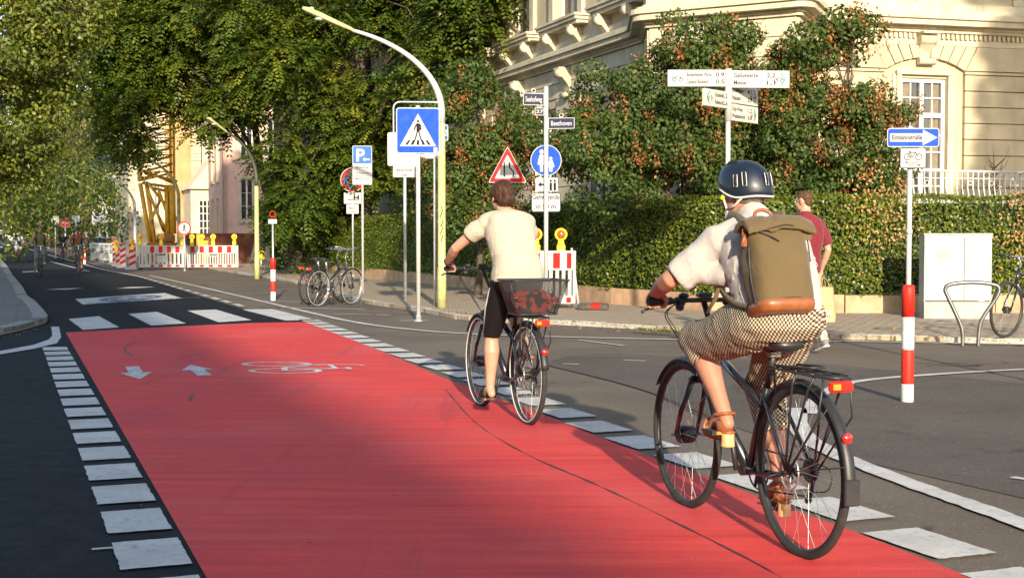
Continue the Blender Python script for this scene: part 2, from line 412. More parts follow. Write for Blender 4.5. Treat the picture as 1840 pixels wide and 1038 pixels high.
# dashes
mk1 = Marks()
top = G(128, 622); bot = G(300, 1020)
LD = [(.25)]
d0 = G(97.5, 624); dN = G(282, 1022)
L = (dN-d0).length; n = 17; ud = (d0-dN).normalized(); nn_ = Vector((ud.y, -ud.x, 0)) 
nn_ = Vector((N.x, N.y, 0))
k = -3; s0 = 0
w_ = .27
for k in range(-2, 18):
    a = dN + ud*(k*.665)
    if (a-dN).dot(ud) > L: break
    c = a + Vector((0, 0, 0)); ln = .48
    mk1.poly([c - nn_*(w_/2), c + nn_*(w_/2), c + nn_*(w_/2) + ud*ln, c - nn_*(w_/2) + ud*ln], .012, .0035)
rp = smooth([G(1960, 1090), G(1745, 1005), G(1585, 945), G(1448, 897), G(1311, 850), G(1114, 782), G(1001, 735), G(905, 698), G(820, 669), G(778, 655), G(732, 639), G(695, 626), G(640, 606), G(590, 588), G(558, 576)], 8)
acc = 0; prev = rp[0]; nxt = 0.0
for i in range(1, len(rp)):
    seg = (rp[i]-rp[i-1]).length
    while nxt < acc+seg:
        c = rp[i-1].lerp(rp[i], (nxt-acc)/seg); d_ = U; ww = .29; ln = .5
        mk1.poly([c - nn_*(ww/2), c + nn_*(ww/2), c + nn_*(ww/2) + d_*ln, c - nn_*(ww/2) + d_*ln], .012, .0035); nxt += .72
    acc += seg
mk1.build('lane_edge_dashes', WHITE)
zb = Marks()
for q in (((123, 574), (178, 569), (214, 589), (149, 594)), ((231, 565), (282, 561), (334, 582), (272, 586)), ((337, 559), (388, 557), (452, 576), (393, 580)), ((435, 557), (489, 556), (570, 576), (513, 577))):
    zb.poly([G(*p) for p in q], .012, .008)
zb.build('zebra_crossing', WHITE)
ln = Marks()
ln.ribbon(smooth([G(268, 495), G(330, 509), G(420, 530), G(560, 563), G(640, 580), G(720, 591), G(830, 600), G(1000, 606), G(1220, 611), G(1500, 614), G(1840, 620), G(2300, 632)]), .11, .012)
ln.ribbon(smooth([G(1455, 745), G(1462, 722), G(1500, 697), G(1560, 684), G(1680, 674), G(1840, 665), G(2100, 655)]), .10, .012)
ln.ribbon(smooth([G(1432, 735), G(1438, 775), G(1480, 808), G(1560, 842), G(1660, 880), G(1760, 915), G(1860, 952), G(2100, 1045)]), .14, .012)
for a in range(14):       # fine dashes left of the solid line, vanishing up the road
    p = G(436, 551) + (G(250, 497)-G(436, 551)).normalized()*(a*1.55)
    q = p + (G(250, 497)-G(436, 551)).normalized()*.95
    ln.ribbon([p, q], .13, .012)
ln.ribbon(smooth([G(22, 437), G(60, 450), G(130, 469), G(180, 483), G(250, 497)]), .13, .012)
ln.ribbon([G(90, 470), G(160, 488)], .12, .012)
ln.ribbon([G(475, 541), G(545, 543)], .09, .012); ln.ribbon([G(505, 553), G(655, 557)], .09, .012)
ln.ribbon([G(600, 565), G(668, 566)], .09, .012); ln.ribbon([G(676, 566), G(700, 567)], .09, .012); ln.ribbon([G(718, 577), G(770, 577)], .1, .012)
for q in (((1380, 656), (1420, 650)), ((1010, 655), (1040, 656)), ((1818, 860), (1845, 864)), ((1120, 648), (1160, 650)), ((1040, 612), (1120, 622)), ((1430, 606), (1520, 612))):
    ln.ribbon([G(*q[0]), G(*q[1])], .05, .012)
ln.poly([G(92, 588), G(106, 588), G(110, 607), G(102, 618), G(60, 628), G(0, 638), G(-200, 668), G(-200, 662), G(0, 632), G(60, 621), G(88, 611), G(94, 604)], .012)
ln.poly([G(165, 989), G(205, 986), G(205, 989), G(165, 992)], .012)
ln.build('painted_line', WHITE)
# bicycle-street panel and pictograms
pn = Marks(); pn.poly([G(135, 538), G(296, 527), G(328, 537), G(149, 548)], .012, .01)
for q in (((208, 519), (235, 516), (280, 516), (250, 518)), ((81, 521), (108, 519), (150, 518), (120, 521))):
    pn.poly([G(*p) for p in q], .012, .02)
pn.poly([G(40, 488), G(62, 487), G(62, 489), G(40, 490)], .012)
pn.build('painted_panel', WHITE2)
BLUEP = paint_mat("road_blue", (.10, .16, .26), (.08, .085, .09), .7)
c_ = G(236, 536.5); e1 = (G(290, 533)-c_); e2 = (G(230, 532.5)-c_)
eb = Marks(); eb.poly([c_ + e1*cos(t) + e2*sin(t) for t in np.linspace(0, 2*pi, 33)[:-1]], .016)
eb.build('painted_oval', BLUEP)
def bike_picto(mk_, o, ex, ey, z, w=.06):
    """bicycle symbol, x along ex (wheel to wheel), y up along ey, unit = wheelbase"""
    def T(p): return o + ex*p[0] + ey*p[1]
    for cx in (0, 1):
        R_ = .36; n = 28; i0 = len(mk_.v)
        for i in range(n):
            t = 2*pi*i/n
            for rr in (R_, R_-w*1.1): p = T((cx+rr*cos(t), rr*sin(t)*1.0)); mk_.v.append((p.x, p.y, z))
        for i in range(n): j = (i+1) % n; mk_.f.append((i0+2*i, i0+2*j, i0+2*j+1, i0+2*i+1))
    zz = z
    for pl in (((0, 0), (.28, .52), (.84, .52)), ((.25, .62), (.46, .03), (.86, .48)), ((0, 0), (.46, .03)), ((1, 0), (.8, .78), (.66, .84)), ((.12, .64), (.38, .64))):
        zz += .0008
        st = stroke(pl, w); q = [T(p) for p in st]; i0 = len(mk_.v); h = len(pl)
        mk_.v += [(p.x, p.y, zz) for p in q]
        for i in range(h-1): mk_.f.append((i0+i, i0+i+1, i0+2*h-2-i, i0+2*h-1-i))
pm = Marks()
# wheel hubs near px (497,656) and (515,667); handlebar out to the right
a = G(512, 668); b = G(497, 656)
bike_picto(pm, a, b-a, (G(667, 660)-G(505, 661))*1.12, .0125, .06)
for (cx_, y0, y1, s) in ((246, 660, 683, -1), (354, 657, 676, 1)):
    c0, c1 = (G(cx_-9, y0), G(cx_+6, y1)) if s == -1 else (G(cx_+14, y1), G(cx_-12, y0))
    d = c1-c0; dn = Vector((d.y, -d.x, 0)).normalized(); l = d.length; du = d.normalized()
    pm.poly([c0+dn*.065, c0-dn*.065, c0-dn*.065+du*l*.5, c0-dn*.15+du*l*.5, c1, c0+dn*.15+du*l*.5, c0+dn*.065+du*l*.5], .012, .004)
pm.build('cycle_symbol_and_arrows', WHITE2)
bp = Marks(); bike_picto(bp, c_ - e1*.45 - e2*.2, e1*.9, e2*.8, .0185, .08); bp.build('painted_cycle_symbol', WHITE2)
tt = text("FAHRRADSTRASSE", .30, 0, 0, 0, M("roadtext", (.06, .07, .09), .8), None, 'painted_lettering', width=3.2, depth=.0)
tt.data.transform(Matrix.Rotation(-pi/2, 4, 'X')); a_ = G(170, 546.5); tt.location = (a_.x, a_.y, .016); dd_ = G(313, 538.5)-a_; tt.rotation_euler = (0, 0, atan2(dd_.y, dd_.x)); tt['kind'] = 'structure'
# worn stain marks (dark) on the red
sm_ = Marks()
sm_.ribbon(smooth([G(248, 614), G(228, 622), G(226, 632), G(240, 641)], 5), .03, .0102); sm_.ribbon(smooth([G(348, 708), G(340, 722)], 3), .02, .0102)
sm_.build('tyre_mark', M("rubber_mark", (.13, .045, .05), .8))

# kerbs and pavements
def kerb(name, line, side, w, h, mat, step=1.0):
    """stones laid along a line; side = direction of the pavement"""
    pts = smooth(line, 8); mb = MB(); acc = 0; st = []
    ln_ = [0]
    for i in range(1, len(pts)): ln_.append(ln_[-1]+(pts[i]-pts[i-1]).length)
    def at(s):
        for i in range(1, len(pts)):
            if ln_[i] >= s: t = (s-ln_[i-1])/(ln_[i]-ln_[i-1]); return pts[i-1].lerp(pts[i], t)
        return pts[-1]
    s = 0
    while s < ln_[-1]-.05:
        e = min(ln_[-1], s+step); a, b = at(s+.006), at(e-.006); d = (b-a).normalized(); n = Vector((-d.y, d.x, 0))*side
        z = h + random.uniform(-.006, .006); q = [a, b, b+n*w, a+n*w]; off = n*random.uniform(-.006, .006)
        mb._add([(p.x+off.x, p.y+off.y, -.01) for p in q]+[(p.x+off.x, p.y+off.y, z) for p in q], [(4, 5, 6, 7), (0, 1, 5, 4), (1, 2, 6, 5), (2, 3, 7, 6), (3, 0, 4, 7)]); s = e
    o = mb.build(name, mat); md = o.modifiers.new('b', 'BEVEL'); md.width = .012; md.segments = 2
    return struct(o)
PH = .07
KR = [G(500, 503)+U*180, G(500, 503)+U*60, G(500, 503), G(536, 510), G(632, 539), G(668, 547), G(761, 561), G(839, 576), G(1000, 583), G(1143, 591), G(1233, 597), G(1400, 605), G(1497, 609), G(1620, 613), G(1840, 618), G(2300, 634), G(3000, 660)]
kerb('kerb', KR, 1, .14, PH, KERB)
def area(name, pts, z, mat):
    mb = MB(); q = [(p.x, p.y) for p in pts]; mb.prism(q, z-.06, z, axis='z'); o = mb.build(name, mat); return struct(o)
area('pavement', smooth(KR, 4) + [Vector((90, 30, 0)), Vector((90, 200, 0)), KR[0]+Vector((60, 0, 0))], PH-.004, PAV_R)
KL = [G(-4, 455), G(2, 467), G(13, 481), G(23, 498), G(40, 520), G(49, 537), G(64, 549), G(85, 574), G(80, 581), G(64, 586), G(42, 593), G(0, 602), G(-200, 640), G(-420, 690)]
kerb('kerb', KL, -1, .22, .09, KERB_L, .8)
area('pavement', smooth(KL, 4) + [Vector((-60, 8, 0)), Vector((-60, 90, 0)), G(-4, 455)+U*100+N*-10, G(-4, 455)+U*100], .086, PAV_L)
# ------------------------------------------------------------------ buildings
CREAM = M("cream_plaster", (.43, .36, .235), .8, var=.10, vs=1.4, bs=.25, bsc=70, dirt=.34)
STONE = M("cream_stone", (.49, .425, .30), .75, var=.10, vs=2.5, bs=.3, bsc=50, dirt=.38)
BEIGE = M("beige_plaster", (.50, .40, .25), .85, var=.10, vs=1.1, bs=.25, bsc=60, dirt=.2)
WFRAME = M("window_paint", (.50, .49, .46), .4, var=.05)
GLASS = None
def glassmat():
    m, nt, b = mk("window_glass"); v = wpos(nt)
    f = nz(nt, v, 1.1, 3)
    nt.links.new(ramp(nt, f, [(.35, (.012, .013, .014)), (.65, (.05, .045, .035))]), b.inputs['Base Color'])
    b.inputs['Roughness'].default_value = .06; b.inputs['Specular IOR Level'].default_value = .8; b.inputs['Coat Weight'].default_value = .5
    bump(nt, b, nz(nt, v, 1.6, 2), .06, .02); return m
GLASS = glassmat()
CURT = M("curtain", (.17, .145, .10), .9, var=.15, vs=9)
ROOF = M("slate_roof", (.07, .07, .075), .7, var=.3, vs=5, bs=.4, bsc=20)
DARKIRON = M("dark_iron", (.03, .035, .035), .5)
def fr(o, dx, n=None):
    """local frame: x along wall, y INTO the building, z up"""
    dx = Vector((dx[0], dx[1], 0)).normalized(); y = Vector((-dx.y, dx.x, 0))
    return Matrix(((dx.x, y.x, 0, o[0]), (dx.y, y.y, 0, o[1]), (0, 0, 1, 0), (0, 0, 0, 1)))
def window(T, x0, x1, z0, z1, parent, cols=2, rows=3, depth=.18, curtain=True, name='window', split=None, sill=True, fw=.07, wf=None):
    """glass set back in the wall, frame with bars, curtain strips behind the look"""
    g = MB(T); g.box(x0, x1, depth, depth+.02, z0, z1); wn = g.build(name, GLASS, parent)
    f = MB(T); d0, d1 = depth-.07, depth-.003
    f.box(x0, x0+fw, d0, d1, z0, z1); f.box(x1-fw, x1, d0, d1, z0, z1); f.box(x0+fw, x1-fw, d0, d1, z1-fw, z1); f.box(x0+fw, x1-fw, d0, d1, z0, z0+fw)
    sp = [z0+fw, z1-fw] if split is None else [z0+fw, split-.05, split+.05, z1-fw]
    if split: f.box(x0+fw, x1-fw, d0, d1, split-.05, split+.05)
    xc = (x0+x1)/2
    for a, b in ((sp[0], sp[1]),) if split is None else ((sp[0], sp[1]), (sp[2], sp[3])):
        f.box(xc-.045, xc+.045, d0+.005, d1, a, b)
        nr = max(1, round(rows*(b-a)/(z1-z0)))
        for s0, s1 in ((x0+fw, xc-.045), (xc+.045, x1-fw)):
            for i in range(1, nr): zz = a+(b-a)*i/nr; f.box(s0, s1, d0+.03, d1-.004, zz-.015, zz+.015)
            nc = max(1, cols//2)
            for i in range(1, nc): xx = s0+(s1-s0)*i/nc; f.box(xx-.015, xx+.015, d0+.025, d1-.002, a, b)
    f.build('frame', wf or WFRAME, wn)
    if curtain:
        c = MB(T)
        for s0, s1 in ((x0+fw+.02, x0+(x1-x0)*.30), (x0+(x1-x0)*.70, x1-fw-.02)):
            n = 14; vs = []
            for i in range(n+1): xx = s0+(s1-s0)*i/n; yy = depth-.0015-.0015*((i % 2)*2-1); vs += [(xx, yy, z0+fw), (xx, yy, z1-fw)]
            c._add(vs, [(2*i, 2*i+2, 2*i+3, 2*i+1) for i in range(n)], True)
        c.build('curtain', CURT, wn)
    return wn
def wall_holes(mb, L, z0, z1, holes, y0=0.0, y1=.3):
    """wall slab from x 0..L with rectangular holes (x0,x1,z0,z1)"""
    xs = sorted({0, L, *[h[0] for h in holes], *[h[1] for h in holes]}); 
    for a, b in zip(xs, xs[1:]):
        zz = z0; hs = sorted([h for h in holes if h[0] <= a+1e-6 and h[1] >= b-1e-6], key=lambda h: h[2])
        for h in hs:
            if h[2] > zz: mb.box(a, b, y0, y1, zz, h[2])
            zz = h[3]
        if zz < z1: mb.box(a, b, y0, y1, zz, z1)
def cornice(mb, L, z, prof, x0=0.0):
    """stacked slabs: (z_off0, z_off1, projection)"""
    for a, b, p in prof: mb.box(x0-p*.0, L, -p, -.001 if p > 0 else 0, z+a, z+b)
BELT = [(0, .06, .10), (.06, .12, .14), (.12, .24, .34), (.24, .34, .40), (.34, .40, .28), (.40, .46, .14)]
def console(mb, x, z, h, w=.22, d=.30):
    """scroll bracket below a sill"""
    n = 22; pts = []
    for i in range(n+1):
        t = i/n; zz = z-h*t; yy = -(.05 + d*(1-t)**1.4 + .06*sin(t*pi*2.2)*(1-t*.4)); pts.append((yy, zz))
    poly = [(0, z)] + pts + [(0, z-h)]; k = len(poly)
    vs = [(x-w/2, p[0], p[1]) for p in poly] + [(x+w/2, p[0], p[1]) for p in poly]
    mb._add(vs, [tuple(range(k)), tuple(reversed(range(k, 2*k)))] + [(i, i+k, (i+1) % k+k, (i+1) % k) for i in range(k)])
    mb.cyl((x-w/2-.02, -d+.04, z-.13), (x+w/2+.02, -d+.04, z-.13), .12, n=14)
    mb.cyl((x-w/2-.02, -.12, z-h+.08), (x+w/2+.02, -.12, z-h+.08), .07, n=10)
ZB = 5.55; TOPZ = 14.5
Acor = Vector((2.9, 28.6, 0)); C1 = Vector((2.78, 26.7, 0)); C2 = Vector((5.47, 25.2, 0)); Pc = Vector((6.1, 26.7, 0)); ER = Vector((.970, .243, 0))
villa = empty('corner_building', (Acor.x, Acor.y, 0), label='cream plastered corner building with stone cornices, scroll consoles and tall windows behind the hedge', cat='building')
Ti = Matrix.Translation((-Acor.x, -Acor.y, 0))
# street side facade: local x runs from far end to the near corner so that +y goes into the building
Lf = 23.0; Ofar = Acor + U*Lf; TL = Ti @ fr(Ofar, -U)
def sx(s): return Lf - s
holes = []; ups = [(.28, 1.98), (3.32, 5.12), (6.42, 8.2), (9.5, 11.3), (12.6, 14.4), (15.7, 17.5), (18.8, 20.6)]
for a, b in ups: holes.append((sx(b)+.15, sx(a)-.15, 6.75, 9.35)); holes.append((sx(b)+.15, sx(a)-.15, 10.7, 13.0))
lows = [(1.9, 3.3), (5.0, 6.4), (8.1, 9.5), (11.2, 12.6), (14.3, 15.7)]
for a, b in lows: holes.append((sx(b), sx(a), 2.1, 4.6))
m = MB(TL); wall_holes(m, Lf, 0, TOPZ, holes); wl = m.build('wall', CREAM, villa)
st = MB(TL); cornice(st, Lf, ZB, BELT); st.box(0, Lf, -.06, -.001, ZB+.46, ZB+.62)
for a, b in ups:      # sills on scroll consoles, window surrounds
    st.box(sx(b)-.33, sx(a)+.33, -.36, -.001, 6.52, 6.60); st.box(sx(b)-.28, sx(a)+.28, -.30, -.001, 6.43, 6.52); st.box(sx(b)-.38, sx(a)+.38, -.40, -.001, 6.60, 6.66)
    console(st, sx(b)+.12, 6.43, .68); console(st, sx(a)-.12, 6.43, .68)
    for z0, z1 in ((6.66, 9.35), (10.6, 13.0)):
        st.box(sx(b)-.12, sx(b)+.148, -.10, -.001, z0, z1+.25); st.box(sx(a)-.148, sx(a)+.12, -.10, -.001, z0, z1+.25); st.box(sx(b)+.148, sx(a)-.148, -.10, -.001, z1+.002, z1+.25)
        st.box(sx(b)-.28, sx(a)+.28, -.28, -.001, z1+.25, z1+.40)
st.build('stone_trim', STONE, villa)
rs = MB(TL); nrow = 15; rh = ZB/nrow
for i in range(1, nrow):
    z0, z1 = i*rh+.012, (i+1)*rh-.012; xs = [0.02]; cuts = []
    for a, b in lows:
        if z1 > 2.0 and z0 < 4.7: cuts.append((sx(b)-.12, sx(a)+.12))
    cuts.sort(); x = .02
    for a, b in cuts + [(Lf-.02, None)]:
        if a > x: rs.box(x, a, -.035, -.001, z0, z1)
        x = b or Lf
rs.build('rustication', STONE, villa)
for a, b in ups:
    window(TL, sx(b)+.15, sx(a)-.15, 6.75, 9.35, villa, cols=2, rows=2, split=8.5, depth=.2); window(TL, sx(b)+.15, sx(a)-.15, 10.7, 13.0, villa, cols=2, rows=2, depth=.2)
for a, b in lows: window(TL, sx(b), sx(a), 2.1, 4.6, villa, cols=2, rows=3, split=3.8)
for a in (4.15, 7.25, 10.35):
    k = MB(TL); console(k, sx(a), 5.5, .75, .34, .3); k.build('console', STONE, villa)
# corner bay: left return, front, right return
def facade(p0, p1, holes, bay=True, parent=villa):
    d = p1-p0; T = Ti @ fr(p0, d); Lx = d.length
    m = MB(T); wall_holes(m, Lx, 0, TOPZ, holes); m.build('wall', CREAM, parent)
    s = MB(T); cornice(s, Lx, ZB, BELT); s.box(0, Lx, -.06, -.001, ZB+.46, ZB+.62)
    s.build('cornice', STONE, parent); return T, Lx
d = C1-Acor
T1, L1 = facade(Acor, C1, [(.45, 1.45, 6.9, 9.4)]) if False else facade(C1 + (Acor-C1)*1.0, C1, [(.5, 1.4, 6.9, 9.4)])
window(T1, .5, 1.4, 6.9, 9.4, villa, cols=2, rows=2, depth=.15)
T2, L2 = facade(C1, C2, [(.95, 2.15, 6.9, 9.4), (.95, 2.15, 2.1, 4.6)])
window(T2, .95, 2.15, 6.9, 9.4, villa, cols=2, rows=2); window(T2, .95, 2.15, 2.1, 4.6, villa, cols=2, rows=3, split=3.8)
T3, L3 = facade(C2, Pc, [])
for T, Lx in ((T1, L1), (T2, L2), (T3, L3)):
    p = MB(T); p.box(.0, .28, -.05, -.001, ZB+.63, TOPZ-.6); p.box(Lx-.28, Lx, -.05, -.001, ZB+.63, TOPZ-.6); p.box(.28, Lx-.28, -.04, -.001, ZB+.63, ZB+.80)
    for i in range(1, nrow):
        z0, z1 = i*rh+.012, (i+1)*rh-.012
        if T is T2 and z1 > 2.0 and z0 < 4.7: p.box(.02, .83, -.035, -.001, z0, z1); p.box(2.27, Lx-.02, -.035, -.001, z0, z1)
        else: p.box(.02, Lx-.02, -.035, -.001, z0, z1)
    p.build('pilaster', STONE, villa)
# corner caps so the belt wraps the bay
for c in (C1, C2):
    cc_ = MB(Ti)
    for a, b, pr in BELT: cc_.cyl((c.x, c.y, ZB+a+.001), (c.x, c.y, ZB+b-.001), pr+.001, n=20, smooth=False)
    cc_.build('cornice_corner', STONE, villa)
# side-street facade with the arched French window
LR = 13.0; P2 = Pc + ER*LR; wx0, wx1 = 1.98, 3.06; T4 = Ti @ fr(Pc, ER)
holes = [(wx0, wx1, 1.6, 4.62), (7.2, 8.3, 1.6, 4.62), (wx0-.0, wx1, 6.9, 9.4)]
m = MB(T4); wall_holes(m, LR, 0, TOPZ, [h for h in holes[:2]] + [(7.2, 8.3, 6.9, 9.4)]); m.build('wall', CREAM, villa)
s = MB(T4); cornice(s, LR, ZB, BELT); s.box(0, LR, -.06, -.001, ZB+.46, ZB+.62); s.box(0, LR, -.03, -.001, ZB-.25, ZB-.002)
for i in range(int(LR/.11)): s.box(.03+i*.11, .03+i*.11+.06, -.09, -.031, ZB-.12, ZB-.02)     # dentils
for x0, x1 in ((.55, 1.05), (2.3, 2.85), (4.6, 5.0), (5.0, 8.0)):
    s.box(x0, x1, -.045, -.001, ZB+.63, TOPZ-.6)
s.build('stone_trim', STONE, villa)
def arch_z(x, xc, hw, zs, rise):
    R_ = (hw*hw+rise*rise)/(2*rise); return zs + sqrt(max(0, R_*R_-(x-xc)**2)) - (R_-rise)
for wa, wb in ((wx0, wx1), (7.2, 8.3)):
    xc = (wa+wb)/2; hw = .92; zs = 4.78; ri = .26
    # smooth casing inside the segmental arch, stepped back from the courses
    f = MB(T4); f.box(xc-hw+.20, wa-.002, -.03, -.001, 1.2, 4.70); f.box(wb+.002, xc+hw-.20, -.03, -.001, 1.2, 4.70)
    f.box(wa-.12, wb+.12, -.10, -.031, 4.68, 4.76); f.box(wa-.10, wa-.002, -.075, -.031, 1.2, 4.68); f.box(wb+.002, wb+.10, -.075, -.031, 1.2, 4.68)
    f.build('casing', STONE, villa)
    r = MB(T4)                                         # courses left and right, butted to the arch
    def span(a, b, z0, z1):
        if b-a > .03: r.box(a, b, -.10, -.001, z0, z1)
    z = .35
    while z < zs-.02:
        z1 = min(z+.335, zs+.0); span(xc+hw, xc+hw+(2.2 if wa < 4 else 3.6), z+.011, z1-.011)
        span(max(.02, xc-hw-1.3), xc-hw, z+.011, z1-.011); z = z1
    # voussoirs
    nv = 9
    for i in range(nv):
        t0, t1 = -1+2*i/nv, -1+2*(i+1)/nv
        if i == nv//2: continue
        a, b = xc+hw*t0+.012*(1 if i else 0), xc+hw*t1-.008
        top = ZB-.27; sl_ = .30
        vs = []
        for yy in (-.10, -.001):
            vs += [(a, yy, arch_z(a, xc, hw, zs, ri)), (b, yy, arch_z(b, xc, hw, zs, ri)), (b+(b-xc)*sl_, yy, top), (a+(a-xc)*sl_, yy, top)]
        r._add(vs, [(0, 1, 2, 3), (7, 6, 5, 4), (0, 4, 5, 1), (1, 5, 6, 2), (2, 6, 7, 3), (3, 7, 4, 0)])
    for a, b in ((xc+hw*1.30+.012, xc+hw+(2.2 if wa < 4 else 3.6)), (max(.02, xc-hw-1.3), xc-hw*1.30-.012)):
        vs = []
        for yy in (-.10, -.001):
            if a > xc: vs += [(xc+hw+.012, yy, zs+.011), (b, yy, zs+.011), (b, yy, ZB-.27), (a, yy, ZB-.27)]
            else: vs += [(a, yy, zs+.011), (xc-hw-.012, yy, zs+.011), (b, yy, ZB-.27), (a, yy, ZB-.27)]
        r._add(vs, [(0, 1, 2, 3), (7, 6, 5, 4), (0, 4, 5, 1), (1, 5, 6, 2), (2, 6, 7, 3), (3, 7, 4, 0)])
    r.build('rustication', CREAM, villa)
    k = MB(T4); console(k, xc, ZB-.02, .66, .34, .16); k.box(xc-.2, xc+.2, -.34, -.001, ZB-.05, ZB-.003); k.build('keystone', STONE, villa)
    window(T4, wa, wb, 1.6, 4.62, villa, cols=4, rows=8, split=3.86, depth=.12, name='french_window', fw=.085)
window(T4, 7.2, 8.3, 6.9, 9.4, villa, cols=2, rows=2)
# roof slab + eaves closing the block
rf = MB(Ti); base = [Ofar, Acor, C1, C2, Pc, P2, P2+Vector((-4, 16, 0)), Ofar+Vector((14, 6, 0))]
rf.prism([(p.x, p.y) for p in reversed(base)], TOPZ, TOPZ+.4, axis='z')
inner = [(p.x*.9+8*.1, p.y*.9+38*.1) for p in reversed(base)]; rf.prism(inner, TOPZ+.4, TOPZ+2.2, axis='z')
rf.build('roof', ROOF, villa)
fl = MB(Ti); fl.prism([(p.x*.985+8*.015, p.y*.985+38*.015) for p in reversed(base)], 5.0, 5.2, axis='z'); fl.build('floor_slab', CREAM, villa)
# upper dark iron balcony at the right edge
ub = MB(T4); ub.box(5.7, 8.7, -1.1, -.401, 5.62, 5.78); 
for i in range(26): ub.cyl((5.74+i*.115, -1.05, 5.78), (5.74+i*.115, -1.05, 6.7), .012, n=6)
for i in range(7): ub.cyl((5.74, -1.05+i*.105, 5.78), (5.74, -1.05+i*.105, 6.7), .012, n=6)
ub.box(5.7, 8.7, -1.09, -1.03, 6.7, 6.74); ub.box(5.7, 5.76, -1.03, -.42, 6.7, 6.74); ub.build('iron_balcony', DARKIRON, villa)
# ground-floor terrace with white bellied railing
tb = MB(T4); tb.box(1.2, 12.0, -1.55, -.101, 1.25, 1.42); tb.build('terrace_slab', STONE, villa)
WIRON = M("white_iron", (.46, .48, .47), .45, var=.08)
rl = MB(T4); y0 = -1.48
rl.tube([(1.3, y0, 2.62), (12.0, y0, 2.62)], .026, 8); rl.tube([(1.3, y0, 1.55), (12.0, y0, 1.55)], .018, 6); rl.tube([(1.3, y0, 2.48), (12.0, y0, 2.48)], .012, 6)
rl.tube([(1.3, y0, 2.62), (1.3, -.2, 2.62)], .026, 8); rl.tube([(1.3, y0, 1.42), (1.3, y0, 2.62)], .03, 8)
for i in range(88):
    x = 1.42+i*.12; k = [(x, y0, 2.6), (x, y0, 2.3), (x, y0-.05, 2.12), (x, y0-.17, 1.95), (x, y0-.2, 1.8), (x, y0-.1, 1.64), (x, y0, 1.55)]
    rl.tube(k, .0135, 6)
    if i % 4 == 2: rl.torus((x+.06, y0, 2.39), (0, 1, 0), .045, .01, 12, 5)
for i in range(9):
    yy = y0+.12+i*.13; rl.tube([(1.3, yy, 2.6), (1.3, yy, 1.5)], .0135, 6)
rl.build('white_railing', WIRON, villa)

# ---- brick villa glimpsed through the trees
BRICK = pavers("brick", (.28, .085, .05), .24, .075, 0, (.20, .16, .12))
def brickmat(name, c, mort, bw=.25, bh=.08):
    m, nt, b = mk(name); v = wpos(nt)
    cx = nd(nt, "ShaderNodeSeparateXYZ"); nt.links.new(v, cx.inputs[0]); cb = nd(nt, "ShaderNodeCombineXYZ")
    nt.links.new(mth(nt, 'ADD', cx.outputs[0], cx.outputs[1]), cb.inputs[0]); nt.links.new(cx.outputs[2], cb.inputs[1])
    br = nd(nt, "ShaderNodeTexBrick"); nt.links.new(cb.outputs[0], br.inputs['Vector']); br.inputs['Scale'].default_value = 1
    br.inputs['Brick Width'].default_value = bw; br.inputs['Row Height'].default_value = bh; br.inputs['Mortar Size'].default_value = .012
    br.inputs['Color1'].default_value = (*c, 1); br.inputs['Color2'].default_value = (*[x*.65 for x in c], 1); br.inputs['Mortar'].default_value = (*mort, 1)
    nt.links.new(mixc(nt, ramp(nt, nz(nt, v, .8, 5), [(.4, 0.0), (.7, .5)]), br.outputs[0], tuple(x*.6 for x in c)), b.inputs['Base Color']); b.inputs['Roughness'].default_value = .85
    return m
BRICK = brickmat("brick_wall", (.30, .09, .055), (.24, .19, .15))
def block(name, label, o, dx, L, Dp, H, wallm, wins, roofm=ROOF, trim=None, wf=None, eave=.35, roof_h=2.2, cat='building', cur=False, split=True):
    e = empty(name, (o.x, o.y, 0), label=label, cat=cat); T = Matrix.Translation((-o.x, -o.y, 0)) @ fr(o, dx)
    def face(T, L, ws):
        m = MB(T); wall_holes(m, L, 0, H, [(a, b, c, d) for a, b, c, d in ws]); m.build('wall', wallm, e)
        for a, b, c, d in ws: window(T, a, b, c, d, e, cols=2, rows=3, curtain=cur, split=c+(d-c)*.68 if split else None, depth=.16, wf=wf)
        if trim:
            t = MB(T)
            for a, b, c, d in ws:
                t.box(a-.14, a-.002, -.05, -.001, c-.1, d+.14); t.box(b+.002, b+.14, -.05, -.001, c-.1, d+.14); t.box(a-.002, b+.002, -.05, -.001, d+.002, d+.14); t.box(a-.2, b+.2, -.12, -.001, c-.18, c-.101)
            t.box(0, L, -.15, -.001, H-.5, H-.2); t.box(0, L, -.3, -.001, H-.2, H)
            t.build('trim', trim, e)
    face(T, L, wins[0])
    T2 = T @ Matrix.Translation((0, Dp, 0)) @ Matrix.Rotation(-pi/2, 4, 'Z'); face(T2, Dp, wins[1])
    b = MB(T); b.box(.302, L, .302, Dp-.001, .1, H-.05) if False else b.box(L-.3, L, .301, Dp, 0, H-.001); b.box(.301, L-.301, Dp-.3, Dp, 0, H-.001); b.build('rear_wall', wallm, e)
    r = MB(T); x0, x1, y0, y1 = -eave, L+eave, -eave, Dp+eave; h = roof_h
    r._add([(x0, y0, H), (x1, y0, H), (x1, y1, H), (x0, y1, H), (x0, y0, H+.15), (x1, y0, H+.15), (x1, y1, H+.15), (x0, y1, H+.15), (x0+h*1.2, y0+h*1.2, H+h), (x1-h*1.2, y0+h*1.2, H+h), (x1-h*1.2, y1-h*1.2, H+h), (x0+h*1.2, y1-h*1.2, H+h)],
        [(0, 1, 5, 4), (1, 2, 6, 5), (2, 3, 7, 6), (3, 0, 4, 7), (4, 5, 9, 8), (5, 6, 10, 9), (6, 7, 11, 10), (7, 4, 8, 11), (8, 9, 10, 11), (3, 2, 1, 0)]); r.build('roof', roofm, e)
    return e, T
def rows_(xs, w, zs, h): return [(x, x+w, z, z+h) for x in xs for z in zs]
o = P(560, 480, 50); o.z = 0
